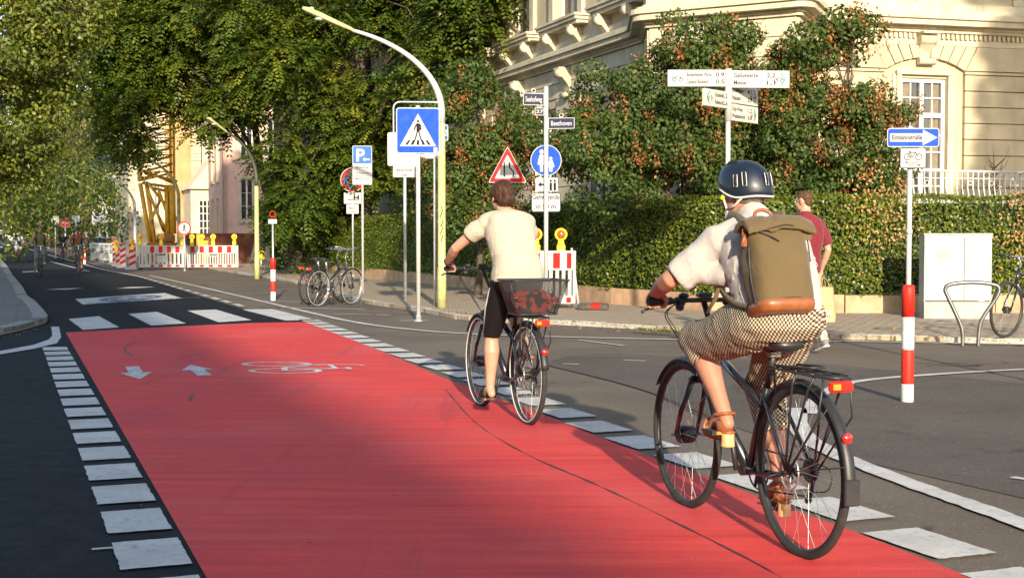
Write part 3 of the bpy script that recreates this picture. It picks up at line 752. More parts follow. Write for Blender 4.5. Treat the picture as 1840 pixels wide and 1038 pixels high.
block('brick_house', 'dark red brick house with light window surrounds hidden behind the big street tree', Vector((-3.2, 51, 0)) - N*4.0, N, 11, 11, 9.5, BRICK, (rows_((1.2, 3.6, 6.2, 8.6), 1.1, (1.2, 4.4, 7.1), 1.8), rows_((1.5, 4.5, 7.5), 1.1, (1.2, 4.4, 7.1), 1.8)), trim=STONE)
# pink building: the gable wall seen between lamp and beige house
PINK = M("pink_plaster", (.56, .36, .29), .85, var=.08, vs=1.0, bs=.2, bsc=50, dirt=.15)
o = P(402, 470, 76); o.z = 0
pk, Tp = block('pink_building', 'pale pink apartment building with tall narrow white windows right of the beige building', o, N, 14, 6, 19, PINK, ([w for w in rows_((1.0, 2.6, 4.6, 6.4, 9), .75, (2.4, 5.9, 9.4, 12.9), 2.4)], rows_((1.5, 3.6), .9, (1.5, 4.8, 8.2, 11.6, 15), 2.2)), trim=STONE, roof_h=1.2, split=False)
# beige sandstone building with rusticated bay
SAND = M("sandstone", (.44, .36, .24), .85, var=.16, vs=2.0, bs=.3, bsc=30, dirt=.25)
OCHRE = M("ochre_plaster", (.46, .26, .12), .85, var=.12, vs=1.2, dirt=.15)
CREAMY = M("light_plaster", (.50, .44, .32), .85, var=.08, vs=1.5, dirt=.1)
o = P(232, 462, 92); o.z = 0
sb = empty('sandstone_building', (o.x, o.y, 0), label='sandstone apartment building with rusticated corner bay and ochre plaster strip behind the yellow crane mast', cat='building')
Ts = Matrix.Translation((-o.x, -o.y, 0)) @ fr(o, N)
px = lambda p: (p-232)/2350*92/N.x*1.03
m = MB(Ts); W0 = px(436)
hl = [(px(246), px(252), z, z+2.0) for z in (3, 6.6, 10.2, 13.8)] + [(px(273), px(282), z, z+2.1) for z in (3, 6.6, 10.2, 13.8)] + [(px(345), px(352), z, z+2.2) for z in (6.6, 10.2, 13.8)]
wall_holes(m, W0, 0, 20, hl); m.build('wall', CREAMY, sb)
for h in hl: window(Ts, *h, sb, cols=2, rows=3, curtain=False)
mm = MB(Ts); mm.box(px(291), px(344), -.35, -.001, 0, 18.5); mm.build('ochre_strip', OCHRE, sb)
q = MB(Ts)
for i in range(36):                                                         # quoins and coursed bay
    z0 = .1+i*.52; q.box(0, px(239)+(i % 2)*.15, -.12, -.001, z0, z0+.49)
    q.box(px(368)-(i % 2)*.1, px(395)+(i % 2)*.1, -1.2, -.001, z0, z0+.49); q.box(px(397)+(i % 2)*.05, px(432), -.5, -.001, z0, z0+.47)
    q.box(px(331), px(347), -.5, -.36+.0, z0, z0+.49)
q.build('rustication', SAND, sb)
for z in (3.4, 7.0, 10.4, 13.9):
    wd = MB(Ts); wd.box(px(376), px(387), -1.26, -1.201, z, z+1.9); f = wd.build('window', GLASS, sb)
    w2 = MB(Ts); w2.box(px(374), px(389), -1.34, -1.262, z-.25, z-.02); w2.box(px(381)-.05, px(381)+.05, -1.30, -1.261, z, z+1.9); w2.build('frame', WFRAME, f)
    bl = MB(Ts); bl.box(px(398), px(433), -1.5, -.501, z-.9, z-.7); [bl.cyl((px(398)+j*.14, -1.45, z-.7), (px(398)+j*.14, -1.45, z+.2), .03, n=5) for j in range(10)]; bl.box(px(398), px(433), -1.5, -1.4, z+.2, z+.28); bl.build('balcony', SAND, sb)
dp = MB(Ts); dp.cyl((px(434), -.25, 0), (px(434), -.25, 19), .12, n=8); dp.build('drainpipe', DARKIRON, sb)
po = MB(Ts); po.box(px(318), px(352), -4.5, -.501, 0, 4.7); po._add([(px(318)-.2, -4.8, 4.7), (px(354), -4.8, 6.9), (px(354), -.502, 6.9), (px(318)-.2, -.502, 4.7), (px(354), -4.8, 4.7), (px(354), -.502, 4.7)], [(0, 1, 2, 3), (0, 4, 1), (3, 2, 5), (0, 3, 5, 4), (1, 4, 5, 2)]); po.build('porch', CREAMY, sb)
pw = MB(Ts); pw.box(px(330), px(346), -4.56, -4.501, 1.5, 3.9); gp = pw.build('porch_window', GLASS, sb)
g = MB(Ts); [g.box(px(330)+j*.26, px(330)+j*.26+.07, -4.6, -4.561, 1.5, 3.9) for j in range(3)]; [g.box(px(330), px(346), -4.61, -4.601, 1.5+j*.5, 1.56+j*.5) for j in range(5)]; g.build('glazing_bars', WFRAME, gp)
bk = MB(Ts); bk.box(0, W0, 12, 12.3, 0, 20); bk.box(-.0, .299, .301, 11.99, 0, 20); bk.box(W0-.3, W0, .301, 11.99, 0, 20); bk.build('rear_wall', CREAMY, sb)
r = MB(Ts); r.box(-.6, W0+.6, -1.4, 12.8, 20, 20.5); r.prism([(-.3, 20.5), (W0+.3, 20.5), (W0-2, 23), (2, 23)], 0, 12); r.build('roof', ROOF, sb)
# far white/orange shops and houses beyond the trees at the road's end
for (pxl, D, Wd, H, mt, lb) in ((150, 150, 14, 9.0, OCHRE, 'small orange and cream house far up the road behind the no entry sign'), (172, 128, 9, 8.0, CREAMY, 'pale shop building with dark entrance behind the curved lamps')):
    o = P(pxl, 450, D); o.z = 0
    block('distant_house', lb, o, N, Wd, 10, H, mt, (rows_((1, 3.2, 5.4), 1.1, (1.2, 4.4), 1.8), rows_((1.5, 4.5), 1.1, (1.2, 4.4), 1.8)), roof_h=1.8)
# the row behind the camera whose roof shades the left of the road, and the house across the side street
o = Vector((-11.6, -.1, 0)) + U*5
def off_block(name, label, o, dx, L, Dp, H, mt):
    return block(name, label, o, dx, L, Dp, H, mt, (rows_([2+3.2*i for i in range(int((L-3)/3.2))], 1.3, (1.4, 4.9, 8.4, 11.6), 2.0), rows_((2, 6), 1.2, (1.4, 4.9, 8.4), 2.0)), trim=STONE, eave=.6, roof_h=2.0)
OFFX = .75
fo = Vector((-11.6+OFFX, -.1, 0)) + U*4 - U*88
off_block('terrace_building', 'long plastered terrace on the left behind the viewpoint whose roof shades the road', fo, U, 88, 11, 15.5, BEIGE)
# ------------------------------------------------------------------ vegetation
L_DARK = leafmat("leaf_ailanthus", [(0, (.022, .044, .006)), (.45, (.050, .085, .010)), (.8, (.095, .125, .014)), (1, (.19, .18, .02))], .28)
L_MAPLE = leafmat("leaf_maple", [(0, (.022, .046, .008)), (.5, (.042, .075, .012)), (1, (.080, .115, .022))], .22, .6)
L_SEED = leafmat("seed_cluster", [(0, (.17, .06, .022)), (.5, (.26, .10, .035)), (1, (.33, .155, .06))], .2, .7)
L_HEDGE = leafmat("leaf_hedge", [(0, (.045, .078, .009)), (.5, (.088, .125, .013)), (1, (.17, .19, .022))], .25, .4)
L_FAR = leafmat("leaf_far", [(0, (.030, .052, .007)), (.5, (.080, .110, .014)), (1, (.19, .19, .028))], .22)
L_PALE = leafmat("leaf_pale", [(0, (.08, .10, .03)), (.5, (.13, .145, .05)), (1, (.22, .21, .09))], .3)
L_DRY = leafmat("leaf_dry", [(0, (.22, .12, .05)), (1, (.35, .2, .09))], .1)
BARK = M("bark", (.075, .058, .042), .9, var=.3, vs=9, bs=.8, bsc=18, bd=.03)
def quads(name, V, tint, mat, parent=None, nper=4):
    """V: (n,4,3) quads with one tint each"""
    n = len(V); me = bpy.data.meshes.new(name)
    me.vertices.add(n*4); me.vertices.foreach_set('co', np.ascontiguousarray(V, dtype=np.float32).ravel())
    me.loops.add(n*4); me.loops.foreach_set('vertex_index', np.arange(n*4, dtype=np.int32))
    me.polygons.add(n); me.polygons.foreach_set('loop_start', np.arange(0, n*4, 4, dtype=np.int32)); 
    try: me.polygons.foreach_set('loop_total', np.full(n, 4, dtype=np.int32))
    except Exception: pass
    me.update(calc_edges=True)
    at = me.attributes.new('tint', 'FLOAT', 'FACE'); at.data.foreach_set('value', np.asarray(tint, dtype=np.float32))
    me.materials.append(mat); o = bpy.data.objects.new(name, me); col.objects.link(o)
    if parent: o.parent = parent
    return o
def unit(a): return a/np.maximum(1e-9, np.linalg.norm(a, axis=-1, keepdims=True))
def leaves(pos, nrm, ln, wd, droop=.35, spread=.8):
    """leaf blades: diamond quads folded slightly about a random direction near nrm"""
    n = len(pos); nrm = unit(nrm + rng.normal(0, spread, (n, 3))*.6)
    d = rng.normal(0, 1, (n, 3)); d[:, 2] -= droop*2; d = unit(d - nrm*(d*nrm).sum(1, keepdims=True)); s = np.cross(nrm, d)
    L = (ln*rng.uniform(.7, 1.3, n))[:, None]; W = (wd*rng.uniform(.7, 1.3, n))[:, None]
    return np.stack([pos - d*L*.5, pos + s*W*.5 + nrm*W*.12, pos + d*L*.5 - nrm*L*.10, pos - s*W*.5 + nrm*W*.12], 1)
def fronds(pos, out, L=.5, pairs=7, lw=.045, ll=.13, droop=.5):
    """pinnate leaves: leaflets both sides of a drooping rib"""
    n = len(pos); out = unit(out + rng.normal(0, .45, (n, 3))); out[:, 2] *= .5
    h = unit(out + rng.normal(0, .35, (n, 3))); up = np.tile([0, 0, 1.0], (n, 1)); s = unit(np.cross(h, up)); up = np.cross(s, h)
    Ls = (L*rng.uniform(.65, 1.25, n))[:, None]; dr = droop*rng.uniform(.5, 1.5, n)[:, None]
    out_q = []; tn = rng.uniform(0, 1, n); tint = []
    for k in range(pairs):
        t = (k+.6)/pairs
        c = pos + h*Ls*t - up*0 + np.array([0, 0, -1.0])*Ls*dr*t*t
        dh = unit(h*1.0 + np.array([0, 0, -1.0])*dr*2*t)
        for sg in (-1, 1):
            tip = unit(s*sg + dh*.45 + np.array([0, 0, -.35]) + rng.normal(0, .12, (n, 3)))
            l = ll*(1-.45*abs(t-.4))*rng.uniform(.8, 1.2, n)[:, None]; wv = unit(dh - tip*(dh*tip).sum(1, keepdims=True))*lw*.5
            b = c + tip*l*.5
            out_q.append(np.stack([c, b+wv, c+tip*l, b-wv], 1)); tint.append(np.clip(tn*.75 + rng.uniform(0, .25, n) + .15*(t-.5), 0, 1))
    return np.concatenate(out_q), np.concatenate(tint)
def shell_points(clumps, per, lo=.55):
    """points scattered through leafy clumps, denser to their rims"""
    P_, Nn, C = [], [], []
    for i, (c, r) in enumerate(clumps):
        n = max(4, int(per*r[0]*r[2])); d = unit(rng.normal(0, 1, (n, 3))); q = rng.uniform(lo, 1.0, (n, 1))**.6
        P_.append(np.array(c) + d*np.array(r)*q); Nn.append(unit(d*np.array([1, 1, 1.0]) + [0, 0, .45])); C.append(np.full(n, rng.uniform(0, 1)))
    return np.concatenate(P_), np.concatenate(Nn), np.concatenate(C)
def clumps_in(ells, n, rmin, rmax, flat=.7):
    """clump centres near the surface of a union of ellipsoids"""
    out = []; wts = np.array([e[1][0]*e[1][2] for e in ells]); wts = wts/wts.sum()
    for _ in range(n):
        c, r = ells[rng.choice(len(ells), p=wts)]; d = unit(rng.normal(0, 1, 3)); q = rng.uniform(.35, 1.0)**.5
        R_ = rng.uniform(rmin, rmax); out.append((np.array(c)+d*np.array(r)*q, (R_, R_, R_*flat)))
    return out
def limbs(mb, base, top, clumps, r0, k=14, seed=3):
    """tapered trunk with limbs that reach into the clumps"""
    rr = random.Random(seed); b, t = Vector(base), Vector(top); n = 9; pts = []
    for i in range(n+1):
        q = i/n; pts.append(b.lerp(t, q) + Vector((rr.uniform(-1, 1), rr.uniform(-1, 1), 0))*.10*(t-b).length*.12*(1 if 0 < i else 0))
    mb.tube(pts, [r0*(1.35 if i == 0 else 1)*(1-.75*i/n) for i in range(n+1)], 10)
    cs = sorted(clumps, key=lambda c: rr.random())[:k]
    for c, r in cs:
        c = Vector(c); j = rr.randint(3, n-1); s = pts[j]; mid = s.lerp(c, .5) + Vector((0, 0, .12*(c-s).length)); ra = r0*(1-.75*j/n)*.55
        mb.tube([s, s.lerp(mid, .5)+Vector((rr.uniform(-.1, .1), 0, .1)), mid, mid.lerp(c, .6), c], [ra, ra*.8, ra*.6, ra*.4, ra*.15], 6)
        for _ in range(3):
            e = c + Vector((rr.uniform(-1, 1), rr.uniform(-1, 1), rr.uniform(-.4, .8)))*r[0]; mb.tube([mid.lerp(c, .4), c.lerp(e, .4), e], [ra*.35, ra*.2, ra*.06], 5)
def tree(name, label, base, top, ells, nc, rr_, kind, mat, r0, per, cat='tree', group=None, ll=.08, k=14, seed=1, seeds=0, dead=0, frond_L=.5, flat=.7):
    global rng
    rng = np.random.default_rng(seed*77+5)
    o = empty(name, base, label=label, cat=cat, group=group); B = np.array(base)
    cl = clumps_in([(np.array(c)-B, r) for c, r in ells], nc, rr_[0], rr_[1], flat)
    p, nn, cc = shell_points(cl, per)
    if kind == 'frond': V, tn = fronds(p, nn, L=frond_L, ll=ll*1.15, lw=ll*.46); tn = np.clip(tn*.75+np.tile(cc, 14)*.3, 0, 1)
    else: V = leaves(p, nn, ll, ll*.62); tn = np.clip(rng.uniform(0, 1, len(p))*.7 + cc*.3, 0, 1)
    quads('crown', V, tn, mat, o)
    if seeds:
        S_ = []
        for _ in range(seeds):
            c, r = cl[rng.integers(len(cl))]; d = unit(rng.normal(0, 1, 3)*np.array([1, 1, .7])); d[1] = -abs(d[1])
            q = c + d*np.array(r)*1.02; m_ = 34; pp = q + rng.normal(0, 1, (m_, 3))*np.array([.065, .06, .12])
            S_.append(leaves(pp, rng.normal(0, 1, (m_, 3)), .055, .04, .8))
        S_ = np.concatenate(S_); quads('seeds', S_, rng.uniform(0, 1, len(S_)), L_SEED, o)['kind'] = 'stuff'
    mb = MB(); limbs(mb, (0, 0, 0), Vector(top)-Vector(base), cl, r0, k, seed); mb.build('trunk', BARK, o)
    return o
def E(px_, py_, D, rx, ry, rz): p = P(px_, py_, D); return ((p.x, p.y, p.z), (rx, ry, rz))
def gp(px_, D, z=0): return (P(px_, 430, D).x, D, z)

# big feathery street tree in the middle
tree('feathery_tree', 'tall dark green tree with drooping feathery leaves behind the arched street lamp', gp(655, 44, .07), (gp(650, 44)[0], 44.3, 10.5),
     [E(655, 100, 44, 3.8, 2.6, 2.2), E(560, 245, 44, 1.9, 1.8, 1.3), E(700, 255, 43.3, 2.1, 1.6, 1.4), E(800, 100, 38, 1.4, 1.3, 1.5), E(850, 60, 36, 1.1, 1, 1.5), E(865, -30, 36, 1.3, 1, 1.2), E(520, 110, 44, 1.8, 1.8, 1.9), E(600, -60, 44, 4.6, 3, 2), E(780, -40, 44, 2.5, 2.2, 1.6), E(510, 270, 44, .8, 1, 1.0), E(630, 305, 44.8, 1.6, .9, .8), E(540, 360, 44, .8, .8, .7)],
     140, (.6, 1.1), 'frond', L_DARK, .20, 160, seed=2, ll=.17, k=26, frond_L=.62)
# the left half over the road
tree('feathery_tree', 'feathery-leaved street tree leaning over the road left of the sandstone building', gp(500, 52, .07), (gp(420, 52)[0], 52, 12.5),
     [E(330, 50, 51, 3.3, 2.4, 1.9), E(235, 180, 51, 1.4, 1.5, 1.9), E(420, 70, 51, 1.8, 1.8, 1.8), E(235, 40, 51, 2.1, 2, 2.2), E(415, 165, 50, 1.0, .9, .8), E(320, 145, 51, 1.6, 1.4, .9), E(350, -60, 51, 4.2, 2.4, 1.8), E(375, 210, 51, .7, .7, .4)],
     130, (.6, 1.1), 'frond', L_DARK, .20, 150, seed=3, ll=.2, k=24, frond_L=.72)
# low dark foliage round the bikes
tree('young_tree', 'low bushy dark tree between yellow green lamp post and parked bicycles', gp(548, 47, .07), (gp(548, 47)[0], 47, 3.9),
     [E(535, 405, 47, 1.3, 1.0, 1.0), E(590, 370, 47, 1.2, .9, .9), E(505, 370, 47, .55, .6, .9), E(610, 430, 47, .9, .6, .5)], 40, (.4, .7), 'frond', L_DARK, .08, 150, seed=4, ll=.16, k=10)
# three seed-laden trees behind the hedge
tree('red_seeded_tree', 'orange-seeded tree behind the crossing sign, left of the white street name post', gp(858, 28.5), (gp(868, 28.5)[0], 28.5, 4.8),
     [E(868, 205, 28.5, 1.2, 1.1, .95), E(845, 300, 28.5, 1.2, 1.0, 1.0), E(935, 290, 28, .75, .8, .9), E(795, 240, 28.5, .8, .9, 1.1), E(880, 380, 28, 1.4, 1.0, .7), E(760, 350, 28.5, .7, .8, .8)], 90, (.35, .6), 'leaf', L_MAPLE, .08, 1900, seed=5, seeds=120, ll=.09)
tree('red_seeded_tree', 'widest orange-seeded tree, directly behind the green-arrow direction signs', gp(1230, 24.2), (gp(1230, 24.2)[0], 24.2, 5.3),
     [E(1225, 165, 24.2, 1.25, 1.1, .95), E(1130, 200, 24.2, 1.1, 1.0, .95), E(1275, 90, 24.2, .8, .8, .62), E(1090, 300, 23.8, 1.1, .8, .8), E(1230, 300, 24, 1.5, .9, .95), E(1360, 290, 24.2, .9, .9, .95), E(1345, 170, 24.2, .8, .6, 1.0), E(1205, 55, 24.2, .3, .4, .4), E(1045, 260, 24.2, .5, .5, .6), E(1160, 120, 24.2, .6, .6, .5)],
     150, (.28, .5), 'leaf', L_MAPLE, .08, 2400, seed=6, seeds=100, ll=.085, k=26)
tree('red_seeded_tree', 'orange-seeded tree most thickly hung with seeds, left of the blue one-way sign', gp(1535, 23.6), (gp(1520, 23.6)[0], 23.6, 5.0),
     [E(1500, 150, 23.6, .9, .8, .9), E(1490, 260, 23.4, 1.15, .9, .9), E(1570, 260, 23.6, .68, .7, 1.1), E(1460, 330, 23.4, 1.0, .7, .6), E(1560, 350, 23.2, .65, .6, .6), E(1520, 80, 23.6, .42, .5, .42), E(1430, 140, 23.6, .5, .5, .8), E(1400, 200, 23.8, .5, .6, .7), E(1440, 85, 23.6, .35, .5, .4)],
     115, (.26, .46), 'leaf', L_MAPLE, .075, 2500, seed=7, seeds=190, ll=.085, k=22)
# left side of the road: rows of street trees receding
GT = 'street trees along the left side'
LT = [("nearest broad-leaved street tree whose crown fills the top left corner", -60, 38, L_FAR, .14, [(20, 60, 2.3, 1.9), (45, 190, 1.4, 1.4), (-20, 230, 2.0, 1.6), (95, 20, 1.3, 1.2), (0, -60, 3, 1.6), (-40, 265, 1.2, .7), (100, 110, .6, .7)]),
      ("second street tree on the left, darker crown over the cyclists", -40, 62, L_FAR, .20, [(30, 290, 2.2, 1.5), (-40, 315, 2.2, 1.2), (70, 190, 1.3, 1.5), (0, 100, 4, 3.5), (-30, 350, 1.3, .5)]),
      ("pale silvery green tree beyond the corner tree on the left", -10, 125, L_PALE, .30, [(140, 130, 4.0, 5.5), (165, 235, 3.0, 3.0), (100, 60, 4.5, 4.5), (190, 30, 3.8, 5), (105, 290, 3.4, 2.4)]),
      ("tall yellow-green tree rising left of the sandstone building", 5, 195, L_PALE, .42, [(150, 250, 8, 7.0), (195, 130, 7, 8), (90, 330, 8, 4.5), (180, 330, 6, 4.5), (150, 0, 9, 7), (40, 330, 7, 6), (120, 380, 8, 3.5)])]
for i, (lb, pxx, D, mt, ll, el) in enumerate(LT):
    X = P(pxx, 430, D).x
    tree('street_tree', lb, (X, D, .05), (X+.5, D, 11), [E(a, b, D+(j % 3-1)*.8, rx, rx*.9, rz) for j, (a, b, rx, rz) in enumerate(el)],
         [150, 130, 130, 140][i], [(.5, .9), (.7, 1.2), (1.0, 1.8), (1.5, 2.6)][i], 'leaf', mt, .26, [620, 260, 120, 50][i], group=GT, ll=ll, k=18, seed=20+i, flat=.6)
# trees right of the road beyond the building site
RT = [("round green tree behind the yellow mast at the building site", 222, 112, 4.2, 3.6, L_MAPLE, .26), ("tree over the far lamps right of the road end", 120, 200, 7.0, 8.0, L_FAR, .45), ("darkest far tree closing the view at the road end", 40, 190, 7, 6.0, L_FAR, .34), ("far tree left of the road end above the distant cyclist", -40, 110, 6, 5.5, L_MAPLE, .3), ("farthest pale tree between the two rows", 75, 175, 9, 8.0, L_PALE, .45)]
for i, (lb, pxx, D, R_, zc, mt, ll) in enumerate(RT):
    X = P(pxx, 430, D).x
    tree('street_tree', lb, (X, D, 0), (X, D, zc+2.5), [((X, D, zc+1.2), (R_, R_, 2.6)), ((X, D, zc+5), (R_*.9, R_, 3.0)), ((X+R_*.4, D, zc+8.5), (R_*.7, R_*.7, 2.8))] if i else [((X, D, zc), (R_, R_*.8, 2.6)), ((X-1, D, zc+2.6), (R_*.7, R_*.7, 1.8))],
         100, (.8, 1.6), 'leaf', mt, .3, 70, ll=ll, k=14, seed=40+i, flat=.65, group='far trees at the road end')
# wood closing the horizon
rng = np.random.default_rng(99); cl = []
for i in range(150): cl.append((np.array([rng.uniform(-150, -30), rng.uniform(215, 240), rng.uniform(.5, 24)]), (rng.uniform(3, 5),)*3))
p, nn, cc = shell_points(cl, 22, .3); V = leaves(p, nn, .9, .7); tag(quads('far_wood', V, rng.uniform(0, 1, len(p)), L_FAR), 'dark mass of far trees closing the view at the end of the road', 'trees', kind='stuff')
cl = []
for i in range(60): cl.append((np.array([-12-rng.uniform(14, 34), rng.uniform(60, 110), rng.uniform(.5, 6)]), (rng.uniform(1.6, 2.6),)*3))
p, nn, cc = shell_points(cl, 60, .3); V = leaves(p, nn, .28, .2)
tag(quads('shrubbery', V, rng.uniform(0, 1, len(p)), L_DARK), 'dark shrubbery under the street trees on the left side of the road', 'shrubs', kind='stuff')
# tree added out of view at right, crown shaped to shade the facade
tree('street_tree', 'added tree out of view, its crown shaped to shade the right of the cream facade', (16.9, 5.2, 0), (16.7, 5.2, 14), [((15.1, 5.4, 14.4), (2.9, 3, 2.4)), ((15.7, 5.4, 11.4), (2.7, 3, 1.8)), ((15.4, 5.4, 9.6), (2.7, 3, .8)), ((18.1, 5.4, 13.4), (3, 3, 4))], 170, (.7, 1.1), 'leaf', L_MAPLE, .3, 700, ll=.28, k=14, seed=61)

# the hedge: clipped, wrapping the corner
def hedge(name, label, line, h, th, z0, dens, leaf, mat=L_HEDGE):
    rng_ = np.random.default_rng(5); o = empty(name, tuple(line[0]), label=label, cat='hedge'); B = line[0]
    V = []; T_ = []; core = MB(); L_ = [p-B for p in line]
    for a, b in zip(L_, L_[1:]):
        d = (b-a); ln_ = d.length; u = d.normalized(); n = Vector((u.y, -u.x, 0))      # outward, toward the road
        k = int(ln_*h*dens); s = rng_.uniform(0, ln_, k); z = rng_.uniform(z0, h, k)
        wob = np.array([11e-2*mnoise.noise(Vector((q*1.1+a.x, zz*1.4, 0))) + .045*mnoise.noise(Vector((q*4+a.x, zz*4, 3))) for q, zz in zip(s, z)])
        rnd = -.10*np.clip((z-(h-.12))/.12, 0, 1)**2
        off = wob + rnd + rng_.uniform(-.10, .02, k)
        A = np.array(a)[None, :] + np.array(u)[None, :]*s[:, None] + np.array(n)[None, :]*off[:, None]; A[:, 2] = z
        V.append(leaves(A, np.tile(np.array(n)+np.array([0, 0, .5]), (k, 1)), leaf, leaf*.6, .1, 1.1)); T_.append(np.clip(rng_.uniform(0, 1, k)*.7+wob*1.8+.12+.25*np.array([mnoise.noise(Vector((q*.5+a.x, zz*.8, 7))) for q, zz in zip(s, z)]), 0, 1))  # leaf tint runs darker in hollows, lighter on bulges
        k = int(ln_*th*dens*.5); s = rng_.uniform(0, ln_, k); q = rng_.uniform(0, th, k)
        A = np.array(a)[None, :] + np.array(u)[None, :]*s[:, None] - np.array(n)[None, :]*q[:, None]; A[:, 2] = h + np.array([.05*mnoise.noise(Vector((t*1.5+a.x, r, 0))) for t, r in zip(s, q)]) + rng_.uniform(-.05, .03, k)
        V.append(leaves(A, np.tile([0, 0, 1.0], (k, 1)), leaf, leaf*.6, 0, .9)); T_.append(rng_.uniform(.3, 1, k))
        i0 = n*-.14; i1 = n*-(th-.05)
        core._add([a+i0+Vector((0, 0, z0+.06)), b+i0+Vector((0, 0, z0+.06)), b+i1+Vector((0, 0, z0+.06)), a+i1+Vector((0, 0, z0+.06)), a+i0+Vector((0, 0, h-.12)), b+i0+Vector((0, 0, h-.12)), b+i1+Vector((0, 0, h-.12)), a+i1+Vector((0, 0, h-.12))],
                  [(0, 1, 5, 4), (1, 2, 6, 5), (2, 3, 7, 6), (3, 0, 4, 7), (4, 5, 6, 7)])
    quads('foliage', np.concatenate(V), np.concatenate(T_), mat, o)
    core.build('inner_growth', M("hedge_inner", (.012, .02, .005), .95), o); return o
H = lambda x, y: Vector((x, y, 0))
hc = H(1.9, 24.6)
hedge('clipped_hedge', 'long clipped green hedge on a low stone wall running round the corner under the trees', [hc+U*24, hc+U*6, hc, H(3.4, 22.3), H(5.5, 21.6), H(10.5, 21.7)], 2.0, .9, .32, 900, .062)
lw = MB(); off_ = .02
for a, b in zip([hc+U*24, hc, H(3.4, 22.3), H(5.5, 21.6)], [hc, H(3.4, 22.3), H(5.5, 21.6), H(10.5, 21.7)]):
    u = (b-a).normalized(); n = Vector((u.y, -u.x, 0)); L_ = (b-a).length; k = max(1, int(L_/1.9))
    for i in range(k):
        p0 = a+u*(L_*i/k+.008); p1 = a+u*(L_*(i+1)/k-.008); q = [p0+n*.03, p1+n*.03, p1-n*.3, p0-n*.3]
        lw._add([(p.x, p.y, .0) for p in q]+[(p.x, p.y, .36+random.uniform(-.008, .008)) for p in q], [(4, 5, 6, 7), (0, 1, 5, 4), (1, 2, 6, 5), (2, 3, 7, 6), (3, 0, 4, 7)])
tag(lw.build('low_wall', M("wall_sandstone", (.46, .29, .17), .9, var=.2, vs=3, bs=.5, bsc=25, dirt=.35)), 'low reddish sandstone wall under the clipped hedge', 'wall')
rng = np.random.default_rng(31); dp_ = []
for px_, py_, r1, r2, n_ in ((1585, 400, .30, .38, 260), (1565, 330, .2, .2, 90), (1838, 400, .22, .4, 200), (1420, 500, .15, .2, 60)):
    c = P(px_, py_, 21.55); dp_.append(np.array(c)+rng.normal(0, 1, (n_, 3))*[r1, .05, r2])
dp_ = np.concatenate(dp_); dp_ = dp_[dp_[:, 2] > .35]; tag(quads('withered_leaves', leaves(dp_, np.tile([0, -1, .3], (len(dp_), 1)), .055, .035), rng.uniform(0, 1, len(dp_)), L_DRY), 'brown withered leaves caught in the front of the hedge', 'leaves', kind='stuff')
# scrubby bushes left of the hedge
def bush(label, c, r, n, mat, ll, per, seed, name='bush'):
    global rng
    rng = np.random.default_rng(seed); o = empty(name, tuple(c), label=label, cat='bush')
    cl = clumps_in([((0, 0, r[2]*.75), r)], n, .25*max(r[0], .8), .42*max(r[0], .8)); p, nn, cc = shell_points(cl, per); p[:, 2] = np.abs(p[:, 2])
    V = leaves(p, nn, ll, ll*.5); quads('foliage', V, rng.uniform(0, 1, len(p)), mat, o)
    mb = MB(); rr = random.Random(seed)
    for i in range(8): e = Vector(cl[i % len(cl)][0]); mb.tube([(0, 0, 0), e*.5+Vector((0, 0, .1)), e], [.02, .014, .005], 5)
    mb.build('stem', BARK, o); return o
q = G(520, 494, .07); bush('straggly green bush behind the red and white post', q+Vector((0, 1.6, 0)), (1.5, .7, .8), 22, L_MAPLE, .10, 420, 71)
q = G(590, 492, .07); bush('yellow green shrub beside the parked bicycles', q+Vector((.3, 2, 0)), (1.2, .7, .6), 18, L_HEDGE, .09, 420, 72)
q = G(450, 484, .07); bush('dark bush beside the yellow green lamp post', q+Vector((.8, 3.5, 0)), (1.1, .9, 1.5), 20, L_DARK, .10, 300, 73)
gm = [] ; rng = np.random.default_rng(8)
for i in range(260):
    t = rng.uniform(0, 1); a = G(1143, 590.5, .07).lerp(G(1225, 596, .07), t); gm.append((a.x+rng.normal(0, .02), a.y+rng.normal(0, .03), .075))
gm = np.array(gm); tag(quads('kerb_grass', leaves(gm, np.tile([0, -.6, .4], (len(gm), 1)), .05, .02, -.6), rng.uniform(0, 1, len(gm)), L_HEDGE), 'short grass growing in the kerb joint before the hedge', 'grass', kind='stuff')

rng = np.random.default_rng(12); fl_ = []
for (a_, b_, z_, n_, sp) in ((G(700, 552, .07), G(1143, 588, .07), .072, 150, .12), (G(1240, 596, .07), G(1840, 612, .07), .072, 160, .25), (G(850, 582), G(1500, 614), .008, 130, .14), (G(560, 535, .07), G(700, 548, .07), .072, 70, .4), (G(1100, 590, .07), G(1600, 590, .07), .072, 120, .5), (G(0, 610), G(88, 588), .008, 30, .08)):
    for _ in range(n_):
        q_ = a_.lerp(b_, rng.uniform(0, 1)); fl_.append((q_.x+rng.normal(0, sp*.4), q_.y+rng.normal(0, sp), z_+rng.uniform(.002, .012)))
fl_ = np.array(fl_); tag(quads('fallen_leaves', leaves(fl_, np.tile([0, 0, 1.0], (len(fl_), 1)), .045, .028, 0, .35), rng.uniform(0, 1, len(fl_)), L_DRY), 'small dry leaves and seeds scattered along kerb and pavement', 'leaves', kind='stuff')
